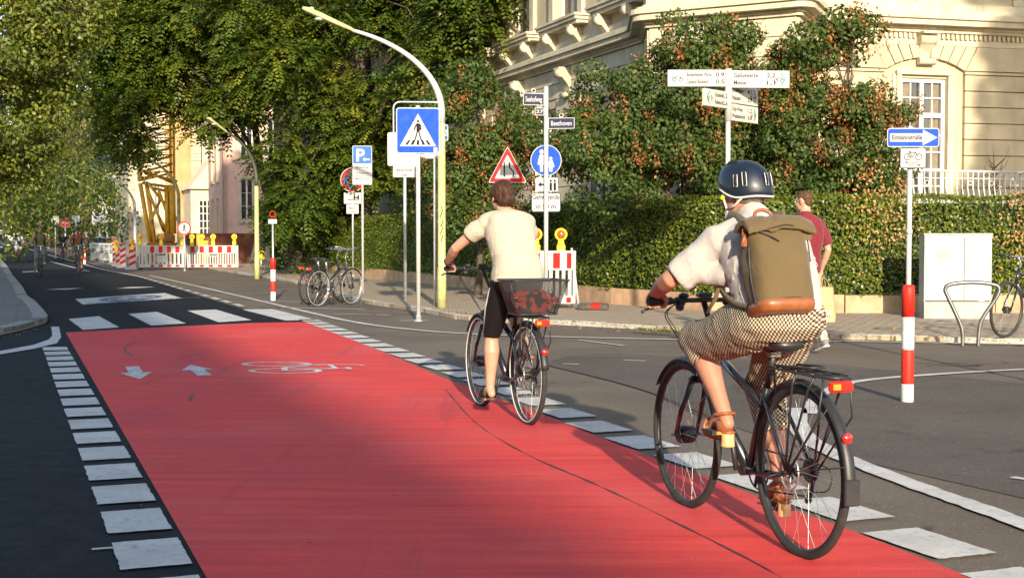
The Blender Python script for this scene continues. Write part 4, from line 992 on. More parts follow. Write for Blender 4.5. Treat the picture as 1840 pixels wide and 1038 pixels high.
# ------------------------------------------------------------------ street furniture
GALV = M("galvanised", (.50, .51, .50), .42, metal=.55, var=.10, vs=14, dirt=.12)
PWHITE = M("post_white", (.40, .40, .375), .5, var=.06, vs=8, dirt=.12, spec=.3)
SBACK = M("sign_white", (.38, .38, .37), .6, var=.03, vs=5, spec=.2)
SGREY = M("sign_back", (.42, .44, .45), .45, metal=.4, var=.08)
SBLUE = M("sign_blue", (.004, .055, .36), .6, var=.04, vs=5, spec=.15)
SBLUE2 = M("sign_blue_faded", (.035, .12, .36), .6, var=.06, vs=5, spec=.15)
SRED = M("sign_red", (.42, .012, .010), .6, var=.05, vs=5, spec=.15)
SBLACK = M("sign_black", (.012, .012, .014), .7, var=.05, spec=.1)
SGREYTX = M("sign_text_grey", (.035, .038, .042), .7, spec=.1)
SGREEN = M("sign_green", (.01, .20, .19), .45)
NAVY = M("enamel_navy", (.010, .014, .05), .5, spec=.2)
YELG = M("lamp_yellow_green", (.40, .40, .17), .6, var=.12, vs=10, dirt=.2)
REDW = M("post_red", (.52, .022, .012), .5, spec=.3, var=.08, vs=12, dirt=.12)
WHTW = M("post_band_white", (.56, .55, .53), .5, spec=.3, var=.06, vs=12, dirt=.15)
def PL(mb, poly, y, t=.0012): mb.prism(poly, y-t, y); return mb
def plate(parent, w, h, zc, y, name='sign_plate', face=SBACK, border=SBACK, r=.03, bw=.012, cx=0.0, T=None, back=True, clamps=True):
    T = T or Matrix.Identity(4)
    b = MB(T); b.prism(rrect(w, h, r, 5, cx, zc), y, y+.012); o = b.build(name, border, parent)
    f = MB(T); PL(f, rrect(w-2*bw, h-2*bw, max(.004, r-bw), 5, cx, zc), y-.0005); f.build('face', face, o)
    if clamps:
        c = MB(T); 
        for zz in (zc-h*.3, zc+h*.3): c.box(cx-.09, cx+.09, y+.0125, y+.03, zz-.015, zz+.015)
        c.build('clamp', GALV, o)
    return o
def add(mb, mat, parent, name): return mb.build(name, mat, parent)
def post(parent, z0, z1, r=.03, mat=GALV, x=0, y=0, base=True, cap=True):
    m = MB(); m.cyl((x, y, z0), (x, y, z1), r, n=14)
    if cap: m.ell((x, y, z1), (r*1.08, r*1.08, r*.5), n=12, m=6)
    p = m.build('post', mat, parent)
    if base: q = MB(); q.lathe([(r*2.3, z0), (r*2.3, z0+.012), (r*1.25, z0+.02), (r*1.2, z0+.06), (r*1.02, z0+.07)], 16, (x, y, 0)); q.build('base_flange', GALV, p)
    return p
def zat(py, D, px=920): return P(px, py, D).z
def sroot(name, label, px, py, z=0.0, rz=0.0, cat='sign', group=None):
    g = G(px, py, z); return empty(name, (g.x, g.y, z), rz, label, cat, group), g.y

# --- pedestrian crossing sign
o, D = sroot('crossing_sign', 'square blue pedestrian crossing sign with white triangle, tallest and nearest of the sign posts', 752, 577, 0, radians(4))
s1 = D/2350; zt, zb = zat(185, D), zat(277, D); zc = (zt+zb)/2; w_, h_ = 85*s1, zt-zb
m = MB(); m.tube([(0, .03, 0), (0, .03, zt-.04)], .034, 14); p = m.build('post', PWHITE, o)
f = MB(); f.lathe([(.09, 0), (.09, .014), (.045, .02), (.04, .09)], 16, (0, .03, 0)); f.build('base_flange', GALV, p)
m = MB(); pts = rrect(w_+.02, h_+.03, .10, 6, 0, zc); m.tube([(a, .02, b) for a, b in pts], .013, 8, closed=True); m.build('tube_frame', GALV, o)
pw_, ph_ = 78*s1, 82*s1; zc2 = zc-.035
pl = plate(o, pw_, ph_, zc2, -.02, face=SBLUE, r=.05, bw=.016)
t = MB(); tz = zc2+ph_*.37; bz = zc2-ph_*.34; PL(t, [(-pw_*.415, bz), (pw_*.415, bz), (0, tz)], -.0225); t.build('triangle', SBACK, pl)
k = MB(); hh = tz-bz; y = -.0245; q = lambda a, b: (a*hh, bz+b*hh)
PL(k, circ(.038*hh, 16, *q(.0, .765)), y); PL(k, [q(-.045, .70), q(.055, .70), q(.07, .5), q(.03, .44), q(-.045, .44)], y)
for a in (((-.04, .68), (-.09, .58), (-.115, .49)), ((.05, .68), (.09, .60), (.085, .50)), ((-.015, .47), (-.06, .30), (-.11, .15), (-.135, .115)), ((.02, .47), (.06, .32), (.115, .15), (.14, .15))):
    PL(k, stroke([q(*v) for v in a], .038*hh), y)
for x in (-.33, -.165, 0, .165, .33): PL(k, [q(x-.045+x*.08, .045), q(x+.04+x*.08, .045), q(x*.78+.028, .19), q(x*.78-.028, .19)], y+.0002)
k.build('walking_figure', SBLACK, pl)
b = MB(); PL(b, rrect(.06, .08, .008, 3, pw_*.40, zc2-ph_*.42), -.0235); b.build('sticker', SBACK, pl)
b = MB(); b.box(-.33, -.15, .005, .02, zc-h_/2-.05, zc-h_/2-.015); b.box(.05, .2, .005, .02, zc-h_/2-.045, zc-h_/2-.015); b.build('bracket', GALV, o)

# --- parking sign
o, D = sroot('parking_sign', 'blue and white parking sign with white P and small arrow on thin post', 652, 531, 0, radians(3))
zt, zb = zat(262, D), zat(332, D); W_ = 35*D/2350
post(o, 0, zt-.02, .026, PWHITE, y=.03)
pl = plate(o, W_, zt-zb, (zt+zb)/2, -.015, r=.03)
b = MB(); h2 = (zt-zb)*.44; PL(b, rrect(W_-.03, h2, .02, 4, 0, zt-.015-h2/2), -.0175); b.build('blue_field', SBLUE2, pl)
text("P", h2*.72, -W_*.34, zt-h2*.9, -.0195, SBACK, pl, bold=.012)
k = MB(); a0 = zt-h2*.80; PL(k, [(W_*.02, a0), (W_*.14, a0+.05), (W_*.14, a0+.02), (W_*.38, a0+.02), (W_*.38, a0-.02), (W_*.14, a0-.02), (W_*.14, a0-.05)], -.0195); k.build('arrow', SBACK, pl)
for i, tx in enumerate(("Bewohner", "mit Parkausweis", "Mo-Fr 7-19 h")): text(tx, .045, 0, zt-h2-.12-i*.13, -.0185, SGREYTX, pl, width=W_*.7, align='CENTER')
k = MB(); k.box(-W_*.45, W_*.45, -.0185, -.0175, zt-h2-.30, zt-h2-.292); k.build('dividing_line', SGREYTX, pl)

# --- no stopping sign
o, D = sroot('no_stopping_sign', 'round red and blue no stopping sign with small arrow above two white plates', 634, 497, .07, radians(-3))
R_ = 22*D/2350; zc = zat(327, D); zp = zat(308, D)
post(o, 0, zp+.05, .03, GALV, y=.035)
m = MB(); m.prism(circ(R_, 36, 0, zc), 0, .012); pl = m.build('sign_disc', SBACK, o)
m = MB(); PL(m, circ(R_*.94, 36, 0, zc), -.001); m.build('red_ring', SRED, pl)
m = MB(); PL(m, circ(R_*.72, 36, 0, zc), -.003); m.build('blue_field', SBLUE2, pl)
m = MB(); [PL(m, [(c[0], c[1]+zc) for c in stroke([(-R_*.60*sg, -R_*.60), (R_*.60*sg, R_*.60)], R_*.2)], -.005-i*.0014) for i, sg in enumerate((1, -1))]; m.build('red_cross', SRED, pl)
m = MB(); PL(m, [(-R_*.3, zc+R_*.48), (-R_*.05, zc+R_*.68), (-R_*.05, zc+R_*.55), (R_*.25, zc+R_*.55), (R_*.25, zc+R_*.42), (-R_*.05, zc+R_*.42), (-R_*.05, zc+R_*.28)], -.0085); m.build('arrow', SBACK, pl)
for (a, b, w2, tx) in ((350, 370, 31, "tow"), (371, 388, 22, "text")):
    z1, z0 = zat(a, D), zat(b, D); q = plate(o, w2*D/2350, z1-z0, (z0+z1)/2, 0, r=.02, name='white_plate')
    if tx == "tow":
        k = MB(); cx_ = .12; zz = (z0+z1)/2; PL(k, stroke([(-.16, zz-.05), (.16, zz-.05)], .02), -.003); PL(k, rrect(.05, .16, .01, 3, cx_-.06, zz+.02), -.003); PL(k, rrect(.05, .16, .01, 3, cx_+.07, zz+.02), -.003); PL(k, rrect(.16, .04, .01, 3, cx_, zz+.02), -.0045); k.build('tow_symbol', SBLACK, q)
    else: text("Mo-Fr", .06, 0, (z0+z1)/2, -.003, SGREYTX, q, align='CENTER'); text("7-10 h", .06, 0, (z0+z1)/2-.12, -.003, SGREYTX, q, align='CENTER')

# --- zone sign behind the crossing sign (30-style round end panel mostly hidden)
o, D = sroot('zone_sign', 'large white zone sign with a blue disc half hidden behind the crossing sign', 728, 546, .0, radians(2))
post(o, 0, zat(250, D), .033, GALV, y=.04)
W_ = 56*D/2350; z1, z0 = zat(238, D), zat(298, D)
pl = plate(o, W_, z1-z0, (z0+z1)/2, 0, r=.04)
pl.location.x = -.03
m = MB(); PL(m, circ(.22, 32, .10, zat(252, D)), -.0025); m.build('blue_disc', SBLUE2, pl)
text("ZONE", .09, -.05, z0+.05, -.0025, M("faded_text", (.5, .5, .52), .5), pl, align='CENTER')
z1, z0 = zat(298, D), zat(319, D); q = plate(o, 42*D/2350, z1-z0-.01, (z0+z1)/2, 0, r=.02, name='white_plate')
text("Bewohner", .05, 0, (z0+z1)/2+.01, -.0025, SGREYTX, q, align='CENTER', width=.33); text("frei", .05, 0, (z0+z1)/2-.09, -.0025, SGREYTX, q, align='CENTER')
# --- tram/bus strip sign right behind it
o, D = sroot('blue_white_sign', 'small blue and white sign edge showing right of the crossing sign on a thin post', 782, 556, .0, radians(6))
post(o, 0, zat(225, D), .026, PWHITE, y=.035)
z1, z0 = zat(224, D), zat(253, D); W_ = 50*D/2350
pl = plate(o, W_, z1-z0, (z0+z1)/2, 0, face=SBACK, r=.03, cx=-.01)
k = MB()
for zz in (z1-.055, z0+.055): PL(k, rrect(W_-.03, .075, .01, 3, -.01, zz), -.0025)
k.build('blue_band', SBLUE, pl); text("STR", .06, W_*.30, (z0+z1)/2-.03, -.003, SGREYTX, pl, align='CENTER')
z1, z0 = zat(258, D), zat(285, D); q = plate(o, 30*D/2350, z1-z0, (z0+z1)/2, 0, r=.02, name='white_plate', cx=-.03); text("frei", .05, .02, z0+.05, -.003, SGREYTX, q, align='CENTER')

# --- arched street lamps
def arc_lamp(label, base, top_z, reach, tip_drop, dirv, mat_low, mat_hi, head=1.0, r=.075, group='curved street lamps along the road', mark=False, split_z=None):
    o = empty('street_lamp', tuple(base), 0, label, 'street lamp', group); d = Vector(dirv).normalized()
    zs = split_z or 3.0; n = 20; TA = 66
    m = MB(); m.tube([(0, 0, 0), (0, 0, .7), (0, 0, .72), (0, 0, zs)], [r*1.15, r*1.12, r, r*.92], 16); p = m.build('post', mat_low, o)
    if mark:
        k = MB()
        for a in (((-.02, 1.6), (.02, 1.72), (-.01, 1.8)), ((.0, 1.45), (.03, 1.55)), ((-.02, 1.3), (.02, 1.42), (-.02, 1.46)), ((-.01, 1.15), (.02, 1.28))):
            PL(k, stroke(a, .014), -r-.001)
        k.build('scrawl', SBLACK, p)
    arm = [Vector((0, 0, zs))]
    for i in range(n+1):
        t = i/n*radians(TA); a = top_z-zs-.2
        arm.append(Vector((d.x*reach*(1-cos(t))/(1-cos(radians(TA))), d.y*reach*(1-cos(t))/(1-cos(radians(TA))), zs+.2+a*sin(t)/sin(radians(TA)))))
    m = MB(); rs = [r*.9] + [r*.88*(1-.5*i/n) for i in range(n+1)]; m.tube(arm, rs, 14); am = m.build('curved_arm', mat_hi, o)
    e = arm[-1]; dd = (arm[-1]-arm[-2]).normalized(); dd = (dd + Vector((0, 0, .12))).normalized(); x = dd.cross(Vector((0, 0, 1))).normalized(); up = x.cross(dd)
    rings = []
    for (t, w2, h2, dz) in ((-.02, .035, .035, 0), (.05, .05, .05, 0), (.25, .075, .06, 0), (.6, .115, .075, .01), (.85, .13, .075, .015), (.93, .11, .05, .02), (.95, .02, .01, .02)):
        rings.append([e + dd*t*head + x*cos(a)*w2*head + up*(sin(a)*h2*(1 if sin(a) > 0 else .45)+dz)*head for a in np.linspace(0, 2*pi, 17)[:-1]])
    m = MB(); m.loft(rings); h = m.build('lamp_head', YELG, o)
    m = MB(); m.ell(e+dd*.6*head-up*.035*head, (.09*head, .09*head, .03*head)); m.ell(e+dd*.8*head+up*.085*head, (.04*head, .04*head, .03*head)); m.build('lamp_glass', M("lamp_glass", (.6, .6, .5), .2), h)
    return o
g = G(794, 553, .07)
tipD = 23.2; e_ = P(633, 62, tipD)
arc_lamp('nearest curved street lamp, white arm rising above the blue crossing sign', g, e_.z, math.hypot(e_.x-g.x, e_.y-g.y), 0, (e_.x-g.x, e_.y-g.y, 0), YELG, PWHITE, 1.02, .072, mark=True, split_z=3.25)
for (px_, py_, tx, ty, lb, mt, lo) in ((462, 501, 408, 238, 'second curved street lamp with yellow green post beside the hanging foliage', M("lamp_dark_arm", (.045, .05, .03), .6), YELG), (322, 480, 247, 278, 'slender green curved lamp in front of the sandstone building', YELG, M("lamp_green", (.28, .32, .18), .6)), (243, 468, 188, 316, 'grey curved lamp between yellow mast and far trees', GALV, GALV), (193, 458, 136, 325, 'grey curved lamp with its arm over the parked car', GALV, GALV), (156, 455, 105, 346, 'grey curved lamp behind the cyclist in the red top', GALV, GALV), (88, 447, 66, 382, 'far grey curved lamp, left of the small white sign', GALV, GALV), (76, 447, 55, 390, 'farthest grey curved lamp above the walking cyclist', GALV, GALV)):
    g = G(px_, py_, .0); e_ = P(tx, ty, g.y*.985); arc_lamp(lb, g, e_.z, math.hypot(e_.x-g.x, e_.y-g.y), 0, (e_.x-g.x, e_.y-g.y, 0), lo, mt, .85+.1*(g.y > 60), .075+.02*(g.y > 60))

# --- construction warning triangle on its post (behind the second rider)
o, D = sroot('narrow_road_sign', 'red-edged warning triangle for a road narrowing, above the second cyclist', 912, 558, .07, radians(3))
zt, zb = zat(270, D), zat(336, D); W_ = 70*D/2350
post(o, 0, zt-.1, .025, GALV, y=.03, base=False)
def rtri(w, h, r, cx, zb_):
    c = [(cx-w/2, zb_), (cx+w/2, zb_), (cx, zb_+h)]; out = []
    for i in range(3):
        p, a, b = c[i], c[i-1], c[(i+1) % 3]
        for t in np.linspace(0, 1, 6):
            da = Vector((a[0]-p[0], a[1]-p[1])).normalized()*r; db = Vector((b[0]-p[0], b[1]-p[1])).normalized()*r
            out.append((p[0]+da.x*(1-t)**2+db.x*t**2, p[1]+da.y*(1-t)**2+db.y*t**2))
    return out
h_ = zt-zb
m = MB(); m.prism(rtri(W_, h_, .05, 0, zb), 0, .012); pl = m.build('sign_plate', SBACK, o)
m = MB(); PL(m, rtri(W_*.95, h_*.95, .05, 0, zb+h_*.02), -.001); m.build('red_border', SRED, pl)
m = MB(); PL(m, rtri(W_*.66, h_*.66, .02, 0, zb+h_*.115), -.003); m.build('white_field', SBACK, pl)
m = MB(); PL(m, stroke([(-.055, zb+h_*.16), (-.055, zb+h_*.56)], .022), -.005); PL(m, stroke([(.10, zb+h_*.16), (.10, zb+h_*.30), (.035, zb+h_*.42), (.035, zb+h_*.56)], .022), -.005); m.build('lane_symbol', SBLACK, pl)
# foot plates of recycled rubber lying on the pavement
RUBBER = M("rubber_foot", (.07, .055, .05), .85, var=.3, vs=10, dirt=.4)
for lb, (px_, py_) in (('dark rubber foot plate with red end on the pavement right of the striped barrier', (1066, 556)),):
    g = G(px_, py_, .07); e = empty('sign_foot', (g.x, g.y, .066), radians(-8), lb, 'foot plate'); m = MB(); m.box(-.26, .26, -.16, .16, .004, .11, .02); a = m.build('rubber_block', RUBBER, e); m = MB(); m.box(-.04, .14, -.166, .164, .02, .116, .015); m.build('red_end', SRED, a)
# --- barrier with lamps
def lattice_barrier(parent, W, H, T, n_slots, red_x, mat_w, foot=True, y=0):
    """plastic barrier board: top band with red squares, slatted middle, bottom band"""
    t = .05; m = MB(T); m.box(-W/2, W/2, 0, t, H*.66, H, .01); m.box(-W/2, W/2, 0, t, .08*H, .22*H, .01)
    m.box(-W/2, -W/2+.05, .002, t-.002, .22*H, .66*H); m.box(W/2-.05, W/2, .002, t-.002, .22*H, .66*H)
    for i in range(n_slots):
        x = -W/2+.05+(W-.1)*(i+.5)/n_slots; m.box(x-(W-.1)/n_slots*.28, x+(W-.1)/n_slots*.28, .006, t-.006, .22*H, .66*H)
    b = m.build('board', mat_w, parent); r = MB(T)
    for (a, c) in red_x:
        for za, zb_ in ((.70, .965), (.105, .195)): r = MB(T); r.box(a, c, -.002, .0, H*za, H*zb_); r.build('red_field', SRED, b)
    if foot:
        f = MB(T)
        for x in (-W/2+.04, W/2-.04): f.box(x-.03, x+.03, .012, t-.012, 0, H+.03); f.box(x-.05, x+.05, -.3, .3, 0, .06, .01)
        f.build('foot', RUBBER, parent)
    return b
LAMPY = M("beacon_yellow", (.80, .58, .01), .4, var=.05); LENS = M("beacon_lens", (.45, .075, .01), .2, coat=.6); LENSO = M("beacon_lens_orange", (.75, .27, .02), .25, coat=.5)
def beacon(loc, rz, label, s=1.0, group=None, lens=LENS):
    e = empty('warning_beacon', loc, rz, label, 'warning lamp', group)
    m = MB(); m.box(-.075*s, .075*s, -.05*s, .05*s, 0, .17*s, .02*s); m.box(-.055*s, .055*s, -.04*s, .04*s, .165*s, .23*s, .015*s)
    m.torus((0, 0, .34*s), (0, 1, 0), .092*s, .022*s, 20, 8); m.box(-.02*s, .02*s, -.02*s, .02*s, -.04*s, .01*s); m.build('housing', LAMPY, e)
    m = MB(); m.ell((0, 0, .335*s), (.08*s, .055*s, .085*s)); m.build('lens', lens, e); return e
g0, g1 = G(958, 551, .07), G(1034, 557, .07)
c_ = (g0+g1)/2; ang = radians(2)
o = empty('striped_barrier', (c_.x+.0, c_.y, .066), ang, 'red and white slatted barrier fence with two yellow lamps beside the hedge', 'barrier')
Wb = 78*c_.y/2350; lean = Matrix.Rotation(radians(7), 4, 'X')
lattice_barrier(o, Wb, 1.02, lean, 6, ((-.36, -.25), (-.02, .10), (.22, .30)), SBACK, foot=False)
m = MB(); 
for sg in (-1, 1):
    m.tube([(sg*(Wb/2+.01)+(.05 if sg > 0 else 0), -.02, 0), (sg*(Wb/2-.06), .12, 1.06)], .022, 8); m.tube([(sg*(Wb/2-.02), .5, 0), (sg*(Wb/2-.06), .14, 1.04)], .02, 8)
m.build('support_frame', SBACK, o)
for px_, lb in ((963, 'yellow warning lamp with red lens on the barrier, left one beside the cyclist'), (1008, 'yellow warning lamp with red lens on the barrier, right of the name sign post')):
    q = P(px_, 456, c_.y+.09); beacon((q.x, q.y, zat(456, c_.y)), 0, lb, 1.0, 'lamps on the striped barrier')
g = G(958, 545, .07); o = empty('striped_beacon', (g.x, g.y, .066), radians(10), 'red and white beacon board beside the right arm of the second cyclist', 'traffic beacon')
m = MB(); m.box(-.11, .11, 0, .04, .12, 1.05, .01); m.box(-.02, .02, .01, .03, 0, .13); b = m.build('board', SBACK, o); m = MB()
for i in range(4): z = .2+i*.25; PL(m, [(-.105, z), (.105, z+.14), (.105, z+.26), (-.105, z+.12)], -.001)
m.build('red_stripe', SRED, b)

# --- street name post with blue round sign and plates
o, D = sroot('street_name_post', 'tall thin post with navy street name plates and a round blue footpath sign', 981, 585, .0, 0)
zt = zat(157, D); post(o, 0, zt, .033, PWHITE)
sD = D/2350
def nameplate(x0, x1, y0, y1, tx, rz_, nm, fc=NAVY):
    z1, z0 = zat(y0, D), zat(y1, D); W_ = (x1-x0)*sD/abs(cos(rz_)); T = Matrix.Rotation(rz_, 4, 'Z'); sg = 1 if (x0+x1)/2 > 981 else -1
    pl = plate(o, W_, z1-z0, (z0+z1)/2, -.006, face=fc, r=.015, bw=.010, cx=sg*(W_/2+.03), T=T, name=nm, clamps=False)
    text(tx, (z1-z0)*.42, sg*(W_/2+.03), z0+(z1-z0)*.3, -.0095, SBACK if fc is NAVY else NAVY, pl, width=W_*.78, align='CENTER', T=T)
    k = MB(T); k.torus((sg*(W_/2+.03), 0, z1+.035), (0, 1, 0), .03, .007, 14, 6); k.build('scroll_finial', GALV, pl); return pl
nameplate(934, 972, 168, 190, "Lorkestraße" if False else "Seehofweg", radians(12), 'name_plate')
nameplate(943, 960, 194, 208, "27", radians(12), 'number_plate')
nameplate(989, 1036, 212, 232, "Beethoven", radians(-8), 'name_plate')
R_ = 28*sD; zc = zat(288, D)
m = MB(); m.prism(circ(R_, 40, 0, zc), .04, .05); pl = m.build('sign_disc', SBACK, o); m = MB(); PL(m, circ(R_*.95, 40, 0, zc), .0385); m.build('blue_field', SBLUE, pl)
m = MB(); q = lambda a, b: (a*R_, zc+b*R_)
PL(m, circ(R_*.15, 16, *q(-.28, .55)), .036); PL(m, [q(-.42, .36), q(-.14, .36), q(-.02, -.25), q(-.2, -.3), q(-.18, -.72), q(-.38, -.72), q(-.4, -.3), q(-.55, -.25)], .036)
PL(m, circ(R_*.11, 16, *q(.3, .12)), .036); PL(m, [q(.2, 0), q(.42, 0), q(.55, -.42), q(.42, -.45), q(.4, -.72), q(.22, -.72), q(.2, -.45), q(.08, -.4)], .036); m.build('walking_figures', SBACK, pl)
z1, z0 = zat(319, D), zat(344, D); q_ = plate(o, 40*sD, z1-z0, (z0+z1)/2, .04, r=.02, name='white_plate', cx=.01)
m = MB(); zz = (z0+z1)/2; PL(m, [(-.12, zz), (-.07, zz+.04), (-.07, zz+.012), (-.03, zz+.012), (-.03, zz-.012), (-.07, zz-.012), (-.07, zz-.04)], .037); 
for x in (.07, .13): PL(m, circ(.018, 10, x, zz+.055), .037); PL(m, rrect(.035, .12, .01, 3, x, zz-.03), .037)
m.build('symbol', SBLACK, q_)
z1, z0 = zat(346, D), zat(381, D); q_ = plate(o, 53*sD, z1-z0, (z0+z1)/2, .04, r=.04, bw=.012, name='white_plate', face=SBACK, border=SGREYTX)
text("Gehwegende", .075, 0, z0+.19, .037, SGREYTX, q_, width=.40, align='CENTER'); text("in 50 m", .07, 0, z0+.05, .037, SGREYTX, q_, align='CENTER')

# --- direction signs
g = G(1306, 586, .07); D = g.y; sD = D/2350
o = empty('direction_sign_post', (g.x, g.y, .066), 0, 'tall white post with white cycle direction boards and green arrow heads, behind the helmet', 'signpost')
post(o, 0, zat(127, D)-.066, .034, PWHITE)
m = MB(); m.cyl((0, 0, zat(218, D)-.066), (0, 0, zat(124, D)-.066), .048, n=14); m.build('sleeve', PWHITE, o)
CREAMS = M("sign_cream", (.46, .43, .36), .6, var=.05, vs=4, spec=.2)
def board(x0, x1, ya, yb, rz_, lines, nums, mat_, skew=0, right=True):
    z1, z0 = zat(ya, D)-.066, zat(yb, D)-.066; L_ = abs(x1-x0)*sD/abs(cos(rz_)); T = Matrix.Rotation(rz_, 4, 'Z'); sg = 1 if right else -1; H_ = z1-z0
    a, b = sg*.045, sg*(.045+L_)
    m = MB(T); m.box(min(a, b), max(a, b), -.022, .022, z0, z1, .004); pl = m.build('direction_board', mat_, o)
    k = MB(T); ex = b-sg*.06; PL(k, [(c[0], c[1]) for c in stroke([(ex-sg*H_*.26, z1-.03), (ex, (z0+z1)/2), (ex-sg*H_*.26, z0+.03)], H_*.10)], -.0235); k.build('green_arrow', SGREEN, pl)
    tx0 = .07 if right else -.045-L_+H_*.62+.10
    for i, (tx, wd) in enumerate(lines): text(tx, H_*.25, tx0 if right else tx0+.02, z1-H_*(.40+.42*i), -.0235, SGREYTX, pl, width=L_*wd, T=T)
    for i, tx in enumerate(nums): text(tx, H_*.24, (L_*.66) if right else -.045-.135, z1-H_*(.40+.42*i), -.0235, SGREYTX, pl, width=.12, T=T)
    k = MB(T); bx = (.045+L_-H_*.62 if right else -.045-L_+H_*.60); bz = (z0+z1)/2
    for c in (-.045, .045): k.torus((bx+c, -.024, bz-.02), (0, 1, 0), .026, .004, 12, 4)
    k.tube([(bx-.045, -.024, bz-.02), (bx-.01, -.024, bz+.03), (bx+.03, -.024, bz+.03), (bx+.045, -.024, bz-.02)], .004, 4); k.build('cycle_symbol', SGREYTX, pl); return pl
board(1197, 1300, 126, 156, radians(0), [("Bockenheimer Warte", .43), ("Campus Bockenh.", .38)], ("0,9", "0,5"), SBACK, right=False)
board(1312, 1416, 127, 158, radians(3), [("Galluswarte", .42), ("Messe", .22)], ("2,2", "1,1"), SBACK)
board(1312, 1374, 151, 184, radians(50), [("Rödelheim", .40), ("Hausen", .30)], ("4,1", "2,9"), CREAMS)
board(1312, 1374, 186, 216, radians(50), [("City-West", .38), ("Westbahnhof", .48)], ("1,2", "0,8"), CREAMS)
board(1250, 1300, 166, 196, radians(50), [("Schönhof", .35), ("Rebstock", .35)], ("1,2", "2,6"), CREAMS, right=False)

# --- one-way sign, cycle plate, red/white bollard round the post
o, D = sroot('one_way_sign', 'blue one-way sign with white arrow reading Einbahnstraße over a small white bicycle plate', 1630, 722, 0, 0)
sD = D/2350
m = MB(); m.tube([(0, 0, 0), (0, 0, zat(228, D))], .020, 14); m.tube([(0, 0, zat(420, D)), (0, 0, zat(412, D))], .026, 14); p = m.build('post', PWHITE, o)
z1, z0 = zat(231, D), zat(265, D); W_ = 93*sD; cx_ = .012; pl = plate(o, W_, z1-z0, (z0+z1)/2, -.04, face=SBLUE, r=.022, bw=.007, cx=cx_); zc = (z0+z1)/2
H_ = z1-z0; m = MB(); PL(m, [(cx_-W_*.45, zc-H_*.22), (cx_+W_*.18, zc-H_*.22), (cx_+W_*.18, zc-H_*.42), (cx_+W_*.46, zc), (cx_+W_*.18, zc+H_*.42), (cx_+W_*.18, zc+H_*.22), (cx_-W_*.45, zc+H_*.22)], -.0425); m.build('arrow', SBACK, pl)
text("Einbahnstraße", .036, cx_-W_*.41, zc-.016, -.0445, SGREYTX, pl, width=W_*.58, bold=.0009)
z1, z0 = zat(266, D), zat(303, D); pl = plate(o, 47*sD, z1-z0, (z0+z1)/2, -.04, r=.015, bw=.006, cx=.012, border=SGREYTX); zc = (z0+z1)/2
m = MB(); y = -.044
for c in (-.033, .055): m.torus((c, y, zc+.008), (0, 1, 0), .024, .0022, 20, 4)
for a in (((-.033, .008), (-.018, .042), (.03, .042), (.055, .008)), ((-.014, .048), (.005, .008), (-.033, .008)), ((.005, .008), (.031, .040)), ((.028, .052), (.04, .056)), ((-.024, .05), (-.006, .05))):
    m.tube([(q[0], y, zc+q[1]) for q in a], .0022, 4)
PL(m, stroke([(-.035, zc-.034), (.05, zc-.034)], .004), y); PL(m, [(-.05, zc-.034), (-.035, zc-.026), (-.035, zc-.042)], y); PL(m, stroke([(-.03, zc-.056), (.055, zc-.056)], .004), y); PL(m, [(.07, zc-.056), (.055, zc-.048), (.055, zc-.064)], y)
m.build('bicycle_and_arrows', SBLACK, pl)
def bollard(parent, D, ys, r, z0=0.0):
    for i in range(4):
        z1, za = zat(ys[i], D)-z0, zat(ys[i+1], D)-z0; za = max(za, .0)
        m = MB(); n = 28; pr = [(r*.96, za), (r, za+.012), (r, z1-.012), (r*.96, z1)] if i else [(r, za), (r, z1-.03), (r*.85, z1-.005), (.021, z1)]
        m.lathe(pr, n, smooth=True); m.build('red_band' if i % 2 == 0 else 'white_band', REDW if i % 2 == 0 else WHTW, parent)
b = empty('striped_bollard', tuple(o.location), 0, 'thick red and white banded bollard sleeve round the one-way sign post', 'bollard', 'red and white bollards'); bollard(b, D, (511, 569, 628, 689, 722), .049)
g = G(491, 540, .0); b = empty('striped_bollard', tuple(g), 0, 'thin red and white banded bollard left of the parked bicycles', 'bollard', 'red and white bollards'); bollard(b, g.y, (463, 484, 505, 524, 540), .055)
o = empty('small_plate_sign', tuple(g), 0, 'small white plate on thin pole above the bollard by the parked bicycles', 'sign'); m = MB(); m.cyl((0, 0, 0), (0, 0, zat(395, g.y)), .02, n=10); m.build('post', GALV, o); z1, z0 = zat(394, g.y), zat(402, g.y); plate(o, .17, z1-z0, (z1+z0)/2, -.03, r=.01)
q = MB(); q.torus((0, -.02, zat(385, g.y)), (0, 1, 0), .06, .012, 14, 6); q.build('ring', SRED, o)

# --- cabinet, rack
g0 = G(1662, 572, .07); Dc = g0.y; sD = Dc/2350
o = empty('utility_cabinet', (P(1720, 572, Dc).x, Dc, .066), radians(-6), 'white steel utility cabinet with two doors standing against the hedge', 'cabinet')
CABM = M("cabinet_paint", (.35, .36, .33), .5, var=.06, vs=3, dirt=.18); W_ = 118*sD; Hc = zat(419, Dc)-.066
m = MB(); m.box(-W_/2, W_/2, 0, .38, .25*1.0, Hc-.03, .006); m.box(-W_/2-.012, W_/2+.012, -.012, .40, Hc-.03, Hc, .008); bdy = m.build('housing', CABM, o)
m = MB(); m.box(-W_/2+.01, W_/2-.01, .01, .37, -.02, .249); m.build('plinth', M("cabinet_plinth", (.36, .35, .31), .8, var=.12, vs=6, dirt=.4), o)
for a, b in ((-W_/2+.02, W_*.09), (W_*.09+.008, W_/2-.02)):
    m = MB(); m.box(a, b, -.008, -.001, .28, Hc-.06, .003); d = m.build('door', CABM, bdy)
    if a > 0: m = MB(); m.box(a+.07, a+.095, -.024, -.0085, .80, .96, .005); m.build('handle', GALV, d)
m = MB(); [m.box(-W_/2-.004, -W_/2-.0005, .05, .33, z, z+.012) for z in np.arange(.4, Hc-.15, .03)]; m.build('vent_slots', M("cabinet_slot", (.42, .42, .39), .6), bdy)  # pale raised bars along the cabinet side
